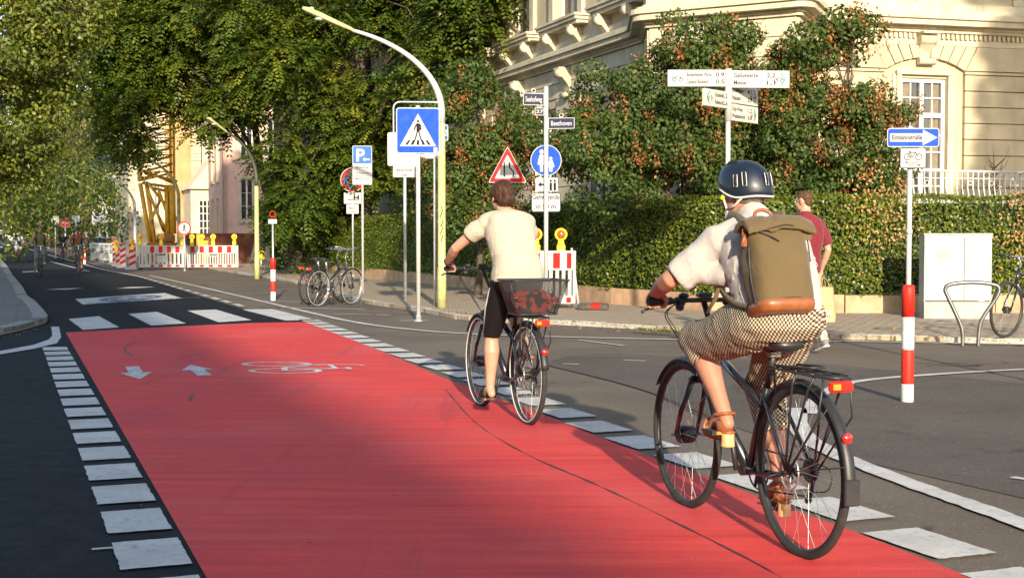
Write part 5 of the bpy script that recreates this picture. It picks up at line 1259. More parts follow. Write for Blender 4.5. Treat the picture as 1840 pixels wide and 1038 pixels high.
m = MB(); m.box(W_*.31, W_*.40, -.0095, -.0085, .27, Hc-.055) ; m.build('cover_strip', M("cabinet_grey", (.30, .32, .34), .5), bdy)
m = MB(); m.box(W_*.09+.0005, W_*.09+.0075, -.0095, -.0082, .28, Hc-.06); m.box(-W_/2+.02, W_/2-.02, -.0045, -.0012, .262, .279); m.build('door_gap', M("cabinet_gap", (.05, .05, .05), .8), bdy)
m = MB(); m.box(-.30, -.14, -.0098, -.0083, .92, 1.02); m.build('sticker', M("cabinet_sticker", (.22, .24, .22), .6), bdy)
g = G(1746, 613, .06); Dr = g.y; sD = Dr/2350
o = empty('bicycle_stand', (g.x, g.y, .0), radians(-8), 'flared stainless steel bicycle stand at the kerb before the cabinet', 'bicycle stand')
X = lambda p: (p-1746)*sD; Z = lambda p: zat(p, Dr)
m = MB(); m.tube(smooth([Vector((X(1730), 0, -.02)), Vector((X(1729), 0, Z(592))), Vector((X(1716), 0, Z(560))), Vector((X(1702), 0, Z(530))), Vector((X(1699), 0, Z(519))), Vector((X(1708), 0, Z(511))), Vector((X(1745), 0, Z(507))), Vector((X(1783), 0, Z(511))), Vector((X(1792), 0, Z(519))), Vector((X(1787), 0, Z(535))), Vector((X(1765), 0, Z(570))), Vector((X(1759), 0, Z(590))), Vector((X(1757), 0, -.02))], 5), .024, 12); m.build('tube', M("stainless", (.17, .17, .165), .4, metal=.8, var=.05), o)
# sign pole out of the frame at right: only its long shadow crosses the side street
o = empty('no_entry_sign', (5.15, 8.3, 0), 0, 'grey sign post standing right of the view in the side street', 'sign'); post(o, 0, 3.2, .035, GALV); m = MB(); m.prism(circ(.3, 30, 0, 2.85), -.05, -.04); d = m.build('sign_disc', SRED, o); m = MB(); PL(m, rrect(.42, .1, .01, 3, 0, 2.85), -.051); m.build('white_bar', SBACK, d)
# bare little tree in front of the facade
q = P(1786, 300, 26.3); o = empty('potted_tree', (q.x, q.y, 1.42), 0, 'bare little potted tree on the terrace behind the white railing', 'plant'); m = MB(); rr = random.Random(4)
m.lathe([(.13, 0), (.17, .28), (.18, .30), (.15, .30)], 14); m.build('pot', M("terracotta", (.35, .14, .08), .8), o); m = MB()
m.tube([(0, 0, .28), (0, 0, .9), (.01, 0, 1.3)], [.018, .014, .010], 6)
for i in range(26): a = rr.uniform(0, 2*pi); z = rr.uniform(.75, 1.4); l = rr.uniform(.2, .5); m.tube([(0, 0, z), (cos(a)*l*.5, sin(a)*l*.4, z+l*.45), (cos(a)*l*.7, sin(a)*l*.5, z+l*.95)], [.007, .005, .002], 4)
m.build('branches', BARK, o)
rng = np.random.default_rng(3); pp = rng.normal(0, 1, (60, 3))*[.22, .2, .16]+[0, 0, 1.0]; quads('leaves', leaves(pp, rng.normal(0, 1, (60, 3)), .06, .03), rng.uniform(0, 1, 60), L_MAPLE, o)
# ------------------------------------------------------------------ bicycles
BLK = M("frame_black", (.012, .014, .020), .28, coat=.5, var=.1); BLKM = M("black_metal", (.02, .02, .021), .45, var=.1)
TYRE = M("tyre", (.022, .021, .020), .85, var=.25, vs=20, bs=.4, bsc=200, bd=.001, dirt=.3)
SILV = M("silver", (.55, .55, .54), .3, metal=.85, var=.05); SPOKE = M("spoke_steel", (.55, .55, .52), .35, metal=.7)
REDL = M("red_reflector", (.75, .02, .01), .15, coat=1.0); AMB = M("amber_lens", (.85, .25, .03), .2, coat=.8)
SADM = M("saddle_black", (.018, .018, .019), .4, var=.1, coat=.2); GRIP = M("rubber_grip", (.02, .02, .02), .8)
WALLW = M("reflective_sidewall", (.50, .50, .48), .5)
def wheel(parent, yc, R=.35, near=True, front=False, disc=False, wallw=False, blackrim=True, tw=.019, steer=None):
    n = 72 if near else 36; c = (0, yc, R)
    m = MB(); m.torus(c, (1, 0, 0), R-tw-.012, .011, n, 8); rim = m.build('wheel', BLKM if blackrim else SILV, parent)
    m = MB(); m.torus(c, (1, 0, 0), R-tw, tw, n, 12 if near else 8); m.build('tyre', TYRE, rim)
    if near or wallw:
        m = MB()
        for sg in (-1, 1):
            if wallw: m.torus((sg*tw*.85, yc, R), (1, 0, 0), R-tw*1.35, .0055, n, 5)
        if wallw: m.build('sidewall_stripe', WALLW, rim)
    hw = .045; m = MB(); m.cyl((-hw, yc, R), (hw, yc, R), .016, n=12); m.cyl((-hw, yc, R), (-hw+.006, yc, R), .03, n=16); m.cyl((hw-.006, yc, R), (hw, yc, R), .03, n=16); m.cyl((-.075, yc, R), (.075, yc, R), .006, n=8)
    if front: m.cyl((-.035, yc, R), (.035, yc, R), .042, n=18)
    m.build('hub', BLKM, rim)
    m = MB(); ns = 32 if near else 16
    for i in range(ns):
        a = 2*pi*i/ns; sg = 1 if i % 2 else -1; b = a+(.42 if (i//2) % 2 else -.42)
        m.tube([(sg*(hw-.003), yc+.029*cos(b), R+.029*sin(b)), (sg*.002, yc+(R-tw-.02)*cos(a), R+(R-tw-.02)*sin(a))], .0011 if near else .0014, 3, cap=False)
    m.build('spokes', SPOKE, rim)
    if disc: 
        m = MB(); m.torus((-.05, yc, R), (1, 0, 0), .07, .005, 28, 4); [m.tube([(-.05, yc+.02*cos(t), R+.02*sin(t)), (-.05, yc+.068*cos(t+.5), R+.068*sin(t+.5))], .004, 4) for t in np.linspace(0, 2*pi, 7)[:-1]]; m.build('brake_disc', SILV, rim)
    return rim
def fender(mb, yc, R, a0, a1, w=.026, n=22, k=.018):
    rings = []
    for i in range(n+1):
        a = a0+(a1-a0)*i/n; r = R+k; cy, cz = cos(a), sin(a); ring = []
        for (x, d) in ((-w, -.010), (-w*.7, .0), (0, .005), (w*.7, 0), (w, -.010), (w*.9, -.012), (0, .001), (-w*.9, -.012)):
            ring.append((x, yc+(r+d)*cy, R+(r+d)*sz_(cz) if False else R+(r+d)*cz))
        rings.append(ring)
    mb.loft(rings); return mb
def bicycle(name, label, loc, rz, kind='near', R=.35, WB=1.08, saddle_z=.86, bar=(.80, 1.0), frame=BLK, near=True, crank=75.0, wallw=False, blackrim=True, step=False, rack=True, basket=False, barw=.30, lean=0.0, steer=0.0, fend=True, kick=False, group=None, light=True, cat='bicycle', mud=True, tt=.0):
    o = empty(name, loc, rz, label, cat, group); o.rotation_euler = (0, lean, rz); Rm = .35
    yb, zb = .44*WB/1.08, .285; BB = Vector((0, yb, zb)); ST = Vector((0, .275, .66)); SP = Vector((0, .215, saddle_z-.05)); HB = Vector((0, .925*WB/1.08, .66)); HT = Vector((0, .875*WB/1.08, .86)); AX = Vector((0, WB, R)); RA = Vector((0, 0, R))
    wheel(o, 0, R, near, disc=near, wallw=wallw, blackrim=blackrim)
    # steered assembly
    m = MB()
    if step: m.tube([HB+Vector((0, -.01, -.02)), HB.lerp(BB, .5)+Vector((0, -.03, -.03)), BB], .021, 12); m.tube([HT+Vector((0, 0, -.06)), HT.lerp(BB, .45)+Vector((0, -.05, -.01)), BB.lerp(ST, .45)], .017, 12)
    else: m.tube([HB+Vector((0, -.015, .01)), BB], .026 if near else .02, 14); m.tube([HT+Vector((0, -.005, -.05)), ST+Vector((0, 0, -.10 if near else -.03))], .019, 12)
    m.tube([BB, ST], .0175, 12); m.tube([HB, HT], .022, 12); m.cyl(BB+Vector((-.04, 0, 0)), BB+Vector((.04, 0, 0)), .024, n=14)
    for sg in (-1, 1):
        m.tube([BB+Vector((sg*.02, -.02, 0)), Vector((sg*.045, .16, .30)), Vector((sg*.062, 0, R))], .010, 8)
        m.tube([ST+Vector((sg*.014, 0, -.05)), Vector((sg*.045, .17, .55)), Vector((sg*.062, 0, R))], .009, 8)
    fr_ = m.build('frame', frame, o)
    m = MB(); m.tube([ST, SP], .0145, 10); m.build('seat_post', BLKM if near else SILV, o)
    # saddle
    rings = []
    for (y, w, h, z) in ((-.145, .01, .005, .0), (-.14, .055, .022, .0), (-.10, .078, .032, .004), (-.04, .070, .03, .002), (.02, .042, .026, -.004), (.08, .024, .022, -.008), (.12, .018, .016, -.012), (.13, .005, .006, -.014)):
        rings.append([(w*cos(t), .215+y, saddle_z-.025+z+h*sin(t)*(1 if sin(t) > 0 else 1.1)) for t in np.linspace(0, 2*pi, 17)[:-1]])
    m = MB(); m.loft(rings); sad = m.build('saddle', SADM, o)
    m = MB()
    for sg in (-1, 1): m.tube([(sg*.035, .215-.11, saddle_z-.045), (sg*.02, .215-.05, saddle_z-.07), (sg*.02, .215+.03, saddle_z-.07), (sg*.006, .215+.10, saddle_z-.045)], .0035, 6)
    m.box(-.025, .025, .20, .235, saddle_z-.085, saddle_z-.06, .004); m.build('saddle_rails', SILV, sad)
    # fork
    st = empty('fork_assembly', (0, 0, 0)) if False else None
    m = MB()
    for sg in (-1, 1): m.tube([HB+Vector((sg*.035, .012, -.03)), HB.lerp(AX, .6)+Vector((sg*.052, .004, 0)), AX+Vector((sg*.055, 0, 0))], [.015, .013, .009], 10)
    m.box(-.05, .05, HB.y+.0, HB.y+.03, HB.z-.05, HB.z-.015, .008); m.tube([HB, HB+Vector((0, 0.005, -.035))], .02, 10); m.build('fork', frame, o)
    wheel(o, WB, R, near, front=True, disc=False, wallw=wallw, blackrim=blackrim)
    # stem and handlebar
    by, bz = bar; m = MB(); m.tube([HT, HT+Vector((0, -.03, .06)), Vector((0, by+.03, bz-.01)), Vector((0, by+.02, bz))], .014, 10); m.build('stem', BLKM if near else SILV, o)
    m = MB(); pts = [Vector((sx_*barw, by-.03 if not step else by-.12, bz+.005)) for sx_ in (1,)]
    hp = [Vector((-barw, by-.03, bz+.0)), Vector((-barw*.55, by, bz)), Vector((-.08, by+.02, bz)), Vector((.08, by+.02, bz)), Vector((barw*.55, by, bz)), Vector((barw, by-.03, bz))]
    if step: hp = [Vector((-barw, by-.16, bz+.02)), Vector((-barw*.9, by-.03, bz+.04)), Vector((-barw*.5, by+.03, bz+.03)), Vector((0, by+.02, bz)), Vector((barw*.5, by+.03, bz+.03)), Vector((barw*.9, by-.03, bz+.04)), Vector((barw, by-.16, bz+.02))]
    m.tube(smooth(hp, 4), .0115, 10); hb = m.build('handlebar', BLKM if near else SILV, o)
    for sg in (-1, 1):
        e = hp[0] if sg < 0 else hp[-1]; i_ = hp[1] if sg < 0 else hp[-2]; u = (i_-e).normalized(); m = MB(); m.tube([e-u*.012, e, e+u*.05, e+u*.12], [.014, .0175, .0155, .0175], 12); m.build('grip', GRIP, hb)
        m = MB(); c = e+u*.15; m.cyl(c, c+u*.02, .017, n=12); m.ell(c+Vector((0, .02, -.01))+u*.03, (.028, .028, .022)); m.tube([c+Vector((0, .02, -.008)), c-u*.03+Vector((0, .055, -.02)), e+Vector((0, .05, -.04))-u*.0, e-u*.02+Vector((0, .045, -.05))], [.007, .006, .0055, .007], 8); m.build('brake_lever', BLKM, hb)
        if near: m = MB(); m.ell(c+u*.04+Vector((0, -.005, .022)), (.026, .022, .014)); m.ell(c+u*.015+Vector((0, -.01, -.03)), (.02, .02, .018)); m.build('gear_shifter', BLKM, hb)
    if near:
        m = MB()
        for sg, dy in ((-1, .10), (-1, .06), (1, .09), (1, .05)):
            a = Vector((sg*.14, by+.02, bz-.01)); b_ = Vector((sg*.10, by+dy+.06, bz-.14)); m.tube(smooth([a, a.lerp(b_, .5)+Vector((sg*.03, .04, .01)), b_, Vector((sg*.02, HB.y+.05, HB.z+.06)), HB+Vector((sg*.02, .0, .02))], 5), .0027, 5)
        m.build('brake_cables', BLKM, hb)
        m = MB(); m.box(-.035, .035, by+.0, by+.05, bz+.012, bz+.035, .008); m.build('display', BLKM, hb); m = MB(); m.ell((0, HB.y+.06, HB.z+.06), (.03, .04, .03)); m.build('headlight', BLKM, hb)
    # drivetrain: crank, pedals, chain, derailleur on the right
    ca = radians(crank); L = .17
    m = MB(); m.torus((.045, yb, zb), (1, 0, 0), .088, .004, 40 if near else 20, 5); [m.tube([(.045, yb, zb), (.045, yb+.086*cos(t), zb+.086*sin(t))], .007, 6) for t in np.linspace(0, 2*pi, 6)[:-1]]; cr = m.build('crankset', BLKM, o)
    for sg in (1, -1):
        e = Vector((sg*.085, yb+sg*L*-cos(ca), zb+sg*-L*sin(ca))) if True else None
        m = MB(); m.tube([(sg*.06, yb, zb), e+Vector((-sg*.01, 0, 0))], [.013, .010], 8); m.build('crank_arm', BLKM, cr)
        m = MB(); m.box(e.x+sg*.015-.0, e.x+sg*.10, e.y-.045, e.y-.035, e.z-.010, e.z+.010); m.box(e.x+sg*.015, e.x+sg*.10, e.y+.035, e.y+.045, e.z-.010, e.z+.010); m.box(min(e.x+sg*.015, e.x+sg*.025), max(e.x+sg*.015, e.x+sg*.025), e.y-.04, e.y+.04, e.z-.008, e.z+.008); m.box(min(e.x+sg*.09, e.x+sg*.10), max(e.x+sg*.09, e.x+sg*.10), e.y-.04, e.y+.04, e.z-.008, e.z+.008); m.cyl(e, e+Vector((sg*.1, 0, 0)), .010, n=8); pd = m.build('pedal', BLKM, cr)
        m = MB(); [m.box(e.x+sg*.057-.022, e.x+sg*.057+.022, e.y+a*.0465-.001, e.y+a*.0465+.001, e.z-.006, e.z+.006) for a in (-1, 1)]; m.build('pedal_reflector', AMB, pd)
    m = MB(); m.tube([(.046, yb, zb+.09), (.046, 0, R+.035)], .004, 5); m.tube([(.046, yb, zb-.09), (.046, .03, R-.11), (.046, -.02, R-.09)], .004, 5); m.torus((.046, 0, R), (1, 0, 0), .04, .012, 22, 6); m.tube([(.06, 0, R-.02), (.07, .02, R-.06), (.055, .02, R-.12)], .008, 6); m.cyl((.04, .02, R-.12), (.055, .02, R-.12), .018, n=12); m.build('chain_and_derailleur', BLKM, o)
    if near: m = MB(); m.tube(smooth([Vector((.06, .02, R-.09)), Vector((.075, -.08, R-.07)), Vector((.075, -.11, R)), Vector((.06, -.04, R+.03)), Vector((.05, .15, .32))], 4), .0027, 5); m.build('gear_cable', BLKM, o)
    if fend:
        m = MB(); fender(m, 0, R, radians(-2 if mud else 10), radians(150)); [m.tube([(sg*.025, (R+.016)*cos(a), R+(R+.016)*sin(a)), (sg*.062, 0, R)], .0024, 5) for sg in (-1, 1) for a in (radians(12), radians(50))]
        m.v = [(x, -y, z) for (x, y, z) in m.v]; f1 = m.build('rear_mudguard', BLKM, o)
        if mud: m = MB(); m.box(-.032, .032, -(R+.03), -(R+.012), R-.07, R+.03, .004); m.build('mud_flap', BLKM, f1)
        if light: m = MB(); a = radians(28); m.ell((0, -(R+.032)*cos(a), R+(R+.032)*sin(a)), (.022, .012, .022)); m.build('rear_reflector', REDL, f1)
        m = MB(); fender(m, WB, R, radians(35), radians(175)); 
        m.build('front_mudguard', BLKM, o)
    if rack:
        z = .755; m = MB(); rk = [Vector((-.055, .16, z)), Vector((-.06, -.02, z)), Vector((-.055, -.27, z)), Vector((.055, -.27, z)), Vector((.06, -.02, z)), Vector((.055, .16, z))]
        m.tube(smooth(rk, 3), .0055, 8); [m.tube([(x, .16, z), (x, -.27, z)], .004, 6) for x in (-.02, .02)]; [m.tube([(-.057, y, z-.001), (.057, y, z-.001)], .0045, 6) for y in (.12, .0, -.13, -.24)]
        m.tube([(0, .20, .62), (-.03, .17, z-.002), (.03, .17, z-.002)], .005, 6)
        for sg in (-1, 1): m.tube([(sg*.066, .005, R+.01), (sg*.07, -.05, z-.05), (sg*.06, -.06, z)], .005, 7); m.tube([(sg*.066, -.005, R+.01), (sg*.072, -.17, z-.06), (sg*.06, -.20, z)], .005, 7); m.tube([(sg*.066, -.02, R+.0), (sg*.075, -.25, z-.16), (sg*.057, -.262, z)], .0045, 7)
        rkx = m.build('luggage_rack', BLKM, o)
        if near:
            m = MB(); m.tube(smooth([Vector((-.05, .12, z+.012)), Vector((-.045, -.10, z+.022)), Vector((.045, -.10, z+.022)), Vector((.05, .12, z+.012))], 3), .005, 7); m.build('spring_clamp', BLKM, rkx)
        if light:
            m = MB(); m.box(-.052, .052, -.305, -.275, z-.055, z-.012, .010); tl = m.build('tail_light', REDL, rkx)
            m = MB(); m.box(-.044, -.010, -.309, -.3055, z-.045, z-.022, .002); m.build('lens_insert', AMB, tl)
    if kick: m = MB(); m.tube([(-.04, yb-.06, zb), (-.16, yb-.12, .01)], .008, 8); m.build('kickstand', SILV, o)
    return o
HD = atan2(-.33, 1.0)                                  # heading of the two near riders
def rzof(dx, dy): return atan2(-dx, dy)                # local +y turned to (dx,dy)
gr, gf = G(1437, 1001), G(1232, 910); rzA = rzof(gf.x-gr.x, gf.y-gr.y)
bikeA = bicycle('bicycle', 'black trekking bicycle with rear rack and red tail light, ridden by the helmeted cyclist', tuple(gr+Vector((0, 0, .0))), rzA, WB=(gf-gr).length, saddle_z=.875, bar=(.84, 1.0), crank=80, near=True, barw=.30)
gr2, gf2 = G(948, 763), G(864, 724); rzB = rzA+radians(1)
bikeB = bicycle('bicycle', 'black city bicycle with pale tyre stripes under the bareheaded cyclist', tuple(gr2), rzB, WB=1.06, saddle_z=.92, bar=(.98, 1.06), crank=-65, near=True, wallw=True, barw=.31, mud=False)
# wire basket on the second bicycle's rack
MESHB = None
def basketmat():
    m, nt, b = mk("wire_mesh"); b.inputs['Base Color'].default_value = (.02, .02, .021, 1); b.inputs['Roughness'].default_value = .5
    v = opos(nt); sp = nd(nt, "ShaderNodeSeparateXYZ"); nt.links.new(v, sp.inputs[0])
    u = mth(nt, 'ADD', sp.outputs[0], sp.outputs[1]); w_ = sp.outputs[2]
    def bars(a): return mth(nt, 'LESS_THAN', mth(nt, 'FRACT', mth(nt, 'MULTIPLY', a, 110.0)), .34)
    al = mth(nt, 'MAXIMUM', bars(mth(nt, 'ADD', u, w_)), bars(mth(nt, 'SUBTRACT', u, w_)))
    nt.links.new(al, b.inputs['Alpha']); return m
MESHB = basketmat()
bk = empty('basket', tuple(bikeB.location), rzB, 'black wire mesh basket on the rear rack of the second bicycle', 'basket')
zb0, zb1 = .765, 1.005
def ringb(w, l, z, y): return [Vector((x, y+q, z)) for x, q in rrect(w, l, .04, 4)]
bot, tp = ringb(.29, .24, zb0+.01, -.10), ringb(.42, .34, zb1, -.11)
m = MB(); nb = len(bot); m._add(bot+tp, [(i, (i+1) % nb, nb+(i+1) % nb, nb+i) for i in range(nb)], True); m._add([p+Vector((0, 0, .001)) for p in bot], [tuple(range(nb))]); m.build('mesh_sides', MESHB, bk)
m = MB(); m.tube(tp, .006, 8, closed=True); m.tube(bot, .005, 8, closed=True)
for i in range(0, nb, 5): m.tube([bot[i], tp[i]], .0035, 6)
m.box(-.06, .06, -.13, -.07, zb0-.012, zb0+.008); m.build('rim_wire', BLKM, bk)
def clothmat():
    m, nt, b = mk("red_patterned_cloth"); v = opos(nt); vo = nd(nt, "ShaderNodeTexVoronoi", i_Scale=26.0); nt.links.new(v, vo.inputs['Vector'])
    nt.links.new(ramp(nt, vo.outputs[1], [(.0, (.02, .015, .015)), (.30, (.02, .015, .015)), (.34, (.42, .05, .03)), (.62, (.42, .05, .03)), (.66, (.36, .2, .16)), (.8, (.03, .02, .02))], 'CONSTANT'), b.inputs['Base Color']); b.inputs['Roughness'].default_value = .8; return m
bag = MB(); rings = []
for k in range(11):
    t = k/10; w2, d2 = .13+.035*t, .10+.02*t; z = zb0+.016+.14*t; sc = 1 if k < 9 else (.75 if k == 9 else .2)
    rings.append([(w2*sc*cos(a)*(1+.05*sin(5*a+k)), -.105+d2*sc*sin(a)*(1+.05*cos(4*a+k*2)), z+(.02*sin(3*a) if k > 6 else 0)) for a in np.linspace(0, 2*pi, 25)[:-1]])
bag.loft(rings); bo = bag.build('cloth_bag', clothmat()); bo.location = bikeB.location; bo.rotation_euler = (0, 0, rzB); tag(bo, 'red and black patterned cloth bundle lying inside the wire basket', 'bag')
# parked bicycles by the bollard
for (pxr, pxf, pyb, lb, kw) in ((566, 618, 551, 'silver parked city bicycle with curved handlebar, in front of its black neighbour', dict(step=True, frame=M("frame_grey", (.06, .065, .07), .35), wallw=True, blackrim=False)), (552, 600, 547, 'dark parked bicycle with orange bag edge, partly behind the silver one', dict(step=False, blackrim=True))):
    a, b = G(pxr+4, pyb, 0), G(pxf, pyb-3, 0); d = Vector((b.x-a.x, 0, 0)); dd = Vector((.50, .87, 0)) if 'silver' in lb else Vector((.42, .91, 0))
    bicycle('parked_bicycle', lb, (a.x, a.y, 0), rzof(dd.x, dd.y), near=False, saddle_z=.92, bar=(.86, 1.08), crank=30, lean=radians(3), kick=True, WB=1.05, mud=False, group='bicycles parked by the bollard', **kw)
g = G(1806, 608, .066); dd = Vector((.80, .6, 0)).normalized()
bw_ = bicycle('parked_bicycle', 'black sporty bicycle at the right edge, leaning near the steel bicycle stand', (g.x+dd.x*1.08, g.y+dd.y*1.08+.05, .066), rzof(-dd.x, -dd.y), near=False, saddle_z=.95, bar=(.86, 1.0), crank=10, fend=False, rack=False, lean=radians(-4), WB=1.06, light=False, kick=True)
# ------------------------------------------------------------------ people
def skinmat(name, c):
    m, nt, b = mk(name); v = opos(nt)
    cc = ramp(nt, nz(nt, v, 16, 4), [(.3, tuple(x*.86 for x in c)), (.7, c)])
    cc = mixc(nt, ramp(nt, nz(nt, v, 5, 3), [(.45, 0.0), (.7, .35)]), cc, (c[0]*.95, c[1]*.72, c[2]*.66))
    nt.links.new(cc, b.inputs['Base Color']); b.inputs['Roughness'].default_value = .5
    b.inputs['Subsurface Weight'].default_value = .12; b.inputs['Subsurface Scale'].default_value = .01; b.inputs['Subsurface Radius'].default_value = (1, .4, .2)
    bump(nt, b, nz(nt, v, 140, 4), .25, .002); return m
SK1 = skinmat("skin_ruddy", (.42, .20, .13)); SK2 = skinmat("skin_fair", (.46, .27, .18)); SK3 = skinmat("skin_tan", (.34, .18, .11))
def cloth(name, c, var=.08, bs=.35, rough=.85, wrk=9):
    m, nt, b = mk(name); v = opos(nt)
    cc = ramp(nt, nz(nt, v, 7, 4), [(.3, tuple(x*(1-var) for x in c)), (.7, c)])
    nt.links.new(cc, b.inputs['Base Color']); b.inputs['Roughness'].default_value = rough; b.inputs['Sheen Weight'].default_value = .12 if max(c) > .05 else 0; b.inputs['Specular IOR Level'].default_value = .25
    h = mth(nt, 'ADD', mth(nt, 'MULTIPLY', nz(nt, v, wrk, 3), 6.0), nz(nt, v, 500, 2)); bump(nt, b, h, bs, .006); return m
def patternmat():
    m, nt, b = mk("dotted_trousers"); v = opos(nt); sp = nd(nt, "ShaderNodeSeparateXYZ"); nt.links.new(v, sp.inputs[0])
    wob = mth(nt, 'MULTIPLY', nz(nt, v, 9, 2), .03)
    u = mth(nt, 'ADD', mth(nt, 'SUBTRACT', sp.outputs[0], sp.outputs[1]), wob); w_ = mth(nt, 'ADD', sp.outputs[2], wob); k = 2*pi/.0110
    a = mth(nt, 'COSINE', mth(nt, 'MULTIPLY', mth(nt, 'ADD', u, w_), k*.55)); c = mth(nt, 'COSINE', mth(nt, 'MULTIPLY', mth(nt, 'SUBTRACT', u, w_), k*.55))
    s = mth(nt, 'ADD', mth(nt, 'MULTIPLY', mth(nt, 'ADD', a, c), .25), .5)
    cc = ramp(nt, s, [(.36, (.040, .024, .012)), (.52, (.16, .10, .04)), (.66, (.48, .42, .33))])
    nt.links.new(cc, b.inputs['Base Color']); b.inputs['Roughness'].default_value = .85
    bump(nt, b, nz(nt, v, 12, 3), .5, .02); return m
def remesh(mb, name, mat, parent, vox, smooth_it=6, fac=.5, fold=None):
    """fuse overlapping shapes into one continuous skin"""
    o = mb.build(name, mat, None)
    r = o.modifiers.new('r', 'REMESH'); r.mode = 'VOXEL'; r.voxel_size = vox; r.use_smooth_shade = True
    if smooth_it: s = o.modifiers.new('s', 'SMOOTH'); s.factor = fac; s.iterations = smooth_it
    col.objects.unlink(o); TS.collection.objects.link(o); dg = side_depsgraph(); me = bpy.data.meshes.new_from_object(o.evaluated_get(dg)); o.modifiers.clear(); old = o.data; o.data = me; bpy.data.meshes.remove(old); TS.collection.objects.unlink(o); col.objects.link(o)
    if fold:
        me = o.data; n = len(me.vertices); 
        for v in me.vertices:
            d = fold(v.co)
            if d: v.co += v.normal*d
    me.materials.clear(); me.materials.append(mat)
    for p in me.polygons: p.use_smooth = True
    o.parent = parent; return o
def cap(mb, pts, rs, n=14):
    """limb: tapered tube with rounded ends"""
    pts = [Vector(p) for p in pts]; mb.tube(pts, rs, n)
    mb.ell(pts[0], (rs[0],)*3, n=n, m=8); mb.ell(pts[-1], (rs[-1],)*3, n=n, m=8)
def taper(a, b, prof):
    """points and radii along a->b; prof = [(t, r, offset)]"""
    a, b = Vector(a), Vector(b); return [a.lerp(b, t)+Vector(o) for t, r, o in prof], [r for t, r, o in prof]
def torso_rings(spine, widths, depths, side, n=24, sq=.8):
    out = []
    for i, c in enumerate(spine):
        c = Vector(c); d = (Vector(spine[min(i+1, len(spine)-1)])-Vector(spine[max(0, i-1)])).normalized(); f = side.cross(d).normalized()
        ring = []
        for t in np.linspace(0, 2*pi, n+1)[:-1]:
            cx, sy_ = cos(t), sin(t); ring.append(c + side*(widths[i]*math.copysign(abs(cx)**sq, cx)) + f*(depths[i]*math.copysign(abs(sy_)**sq, sy_)))
        out.append(ring)
    return out
def hand_grip(mb, wrist, bar_c, bar_dir, s=1.0, back=Vector((0, -1, .55))):
    """palm lies on the bar from behind and above, four fingers wrap forward and under, thumb below"""
    u = bar_dir.normalized(); b = (back - u*back.dot(u)).normalized(); t = b.cross(u).normalized()
    if t.z > 0: t = -t                                  # t points down the front
    fwd = -b; rb = .0165*s
    ang = lambda a, r: bar_c_ + (b*cos(a) + t_*sin(a))*r
    for k, (off, fr_, ln) in enumerate(((-.030, .0088, 1.0), (-.010, .0092, 1.06), (.010, .009, 1.0), (.029, .0080, .86))):
        bar_c_ = bar_c + u*off*s; up = Vector((0, 0, 1)); f_ = Vector((0, 1, 0)); f_ = (f_-u*f_.dot(u)).normalized()
        def at(a, r): return bar_c_ + (f_*sin(a) + up*cos(a))*r*s     # a=0 top, 90 front, 180 under
        a_end = 200*ln
        pts = [at(radians(q), .030 if q < 60 else .027) for q in (-35, 15, 60, 105, 150, min(205, a_end))]
        mb.tube(pts, [fr_*s*1.15, fr_*s*1.15, fr_*s*1.05, fr_*s, fr_*s*.95, fr_*s*.75], 8); mb.ell(pts[-1], (fr_*s*.75,)*3, n=8, m=6); mb.ell(pts[1], (fr_*s*1.3,)*3, n=8, m=6)
    up = Vector((0, 0, 1)); f_ = Vector((0, 1, 0)); kn = bar_c + up*.026*s - f_*.012*s
    w = Vector(wrist); R3 = Matrix((u, (w-kn).normalized().cross(u).normalized(), (w-kn).normalized())).transposed()
    mid = kn.lerp(w, .42)
    mb.ell(mid, (.040*s, .019*s, .050*s), R=R3, n=14, m=10); mb.ell(kn, (.040*s, .017*s, .022*s), R=R3, n=12, m=8)
    # thumb leaves the inner side of the palm and closes under the bar
    inn = -u if bar_dir.dot(Vector((1, 0, 0)))*bar_c.x > 0 else u
    tb = [mid + inn*.030*s, bar_c + inn*.042*s - f_*.022*s + up*.002*s, bar_c + inn*.040*s - f_*.010*s - up*.022*s, bar_c + inn*.030*s + f_*.010*s - up*.026*s]
    mb.tube(tb, [.0135*s, .012*s, .0105*s, .008*s], 8); mb.ell(tb[-1], (.008*s,)*3, n=8, m=6)
def hand_free(mb, wrist, d, palm_n, s=1.0, curl=.6, thumb=None):
    """relaxed or holding hand: d = pointing direction, palm_n = palm normal"""
    d = Vector(d).normalized(); pn = Vector(palm_n); pn = (pn-d*pn.dot(d)).normalized(); sd_ = d.cross(pn).normalized()
    w = Vector(wrist); pc = w + d*.045*s; R3 = Matrix((sd_, pn, d)).transposed()
    mb.ell(pc, (.040*s, .015*s, .052*s), R=R3, n=14, m=10)
    for off, fr_, ln in ((-.030, .0085, .86), (-.010, .009, .98), (.010, .0092, 1.05), (.030, .0085, .94)):
        p = w + d*.085*s + sd_*off*s; pts = [p-d*.02*s, p]; a = curl*.5; dd = d
        for l in (.036, .026, .020): dd = (d*cos(a)+pn*sin(a)).normalized(); pts.append(pts[-1]+dd*l*ln*s); a += curl
        mb.tube(pts, [fr_*s*1.1, fr_*s*1.1, fr_*s, fr_*s*.92, fr_*s*.75], 8); mb.ell(pts[-1], (fr_*s*.75,)*3, n=8, m=6)
    th = sd_*(thumb or 1); tb = [w+d*.02*s+th*.025*s, w+d*.045*s+th*.048*s+pn*.008*s, w+d*.075*s+th*.052*s+pn*.022*s, w+d*.095*s+th*.044*s+pn*.032*s]
    mb.tube(tb, [.014*s, .012*s, .0105*s, .0075*s], 8); mb.ell(tb[-1], (.0075*s,)*3, n=8, m=6)
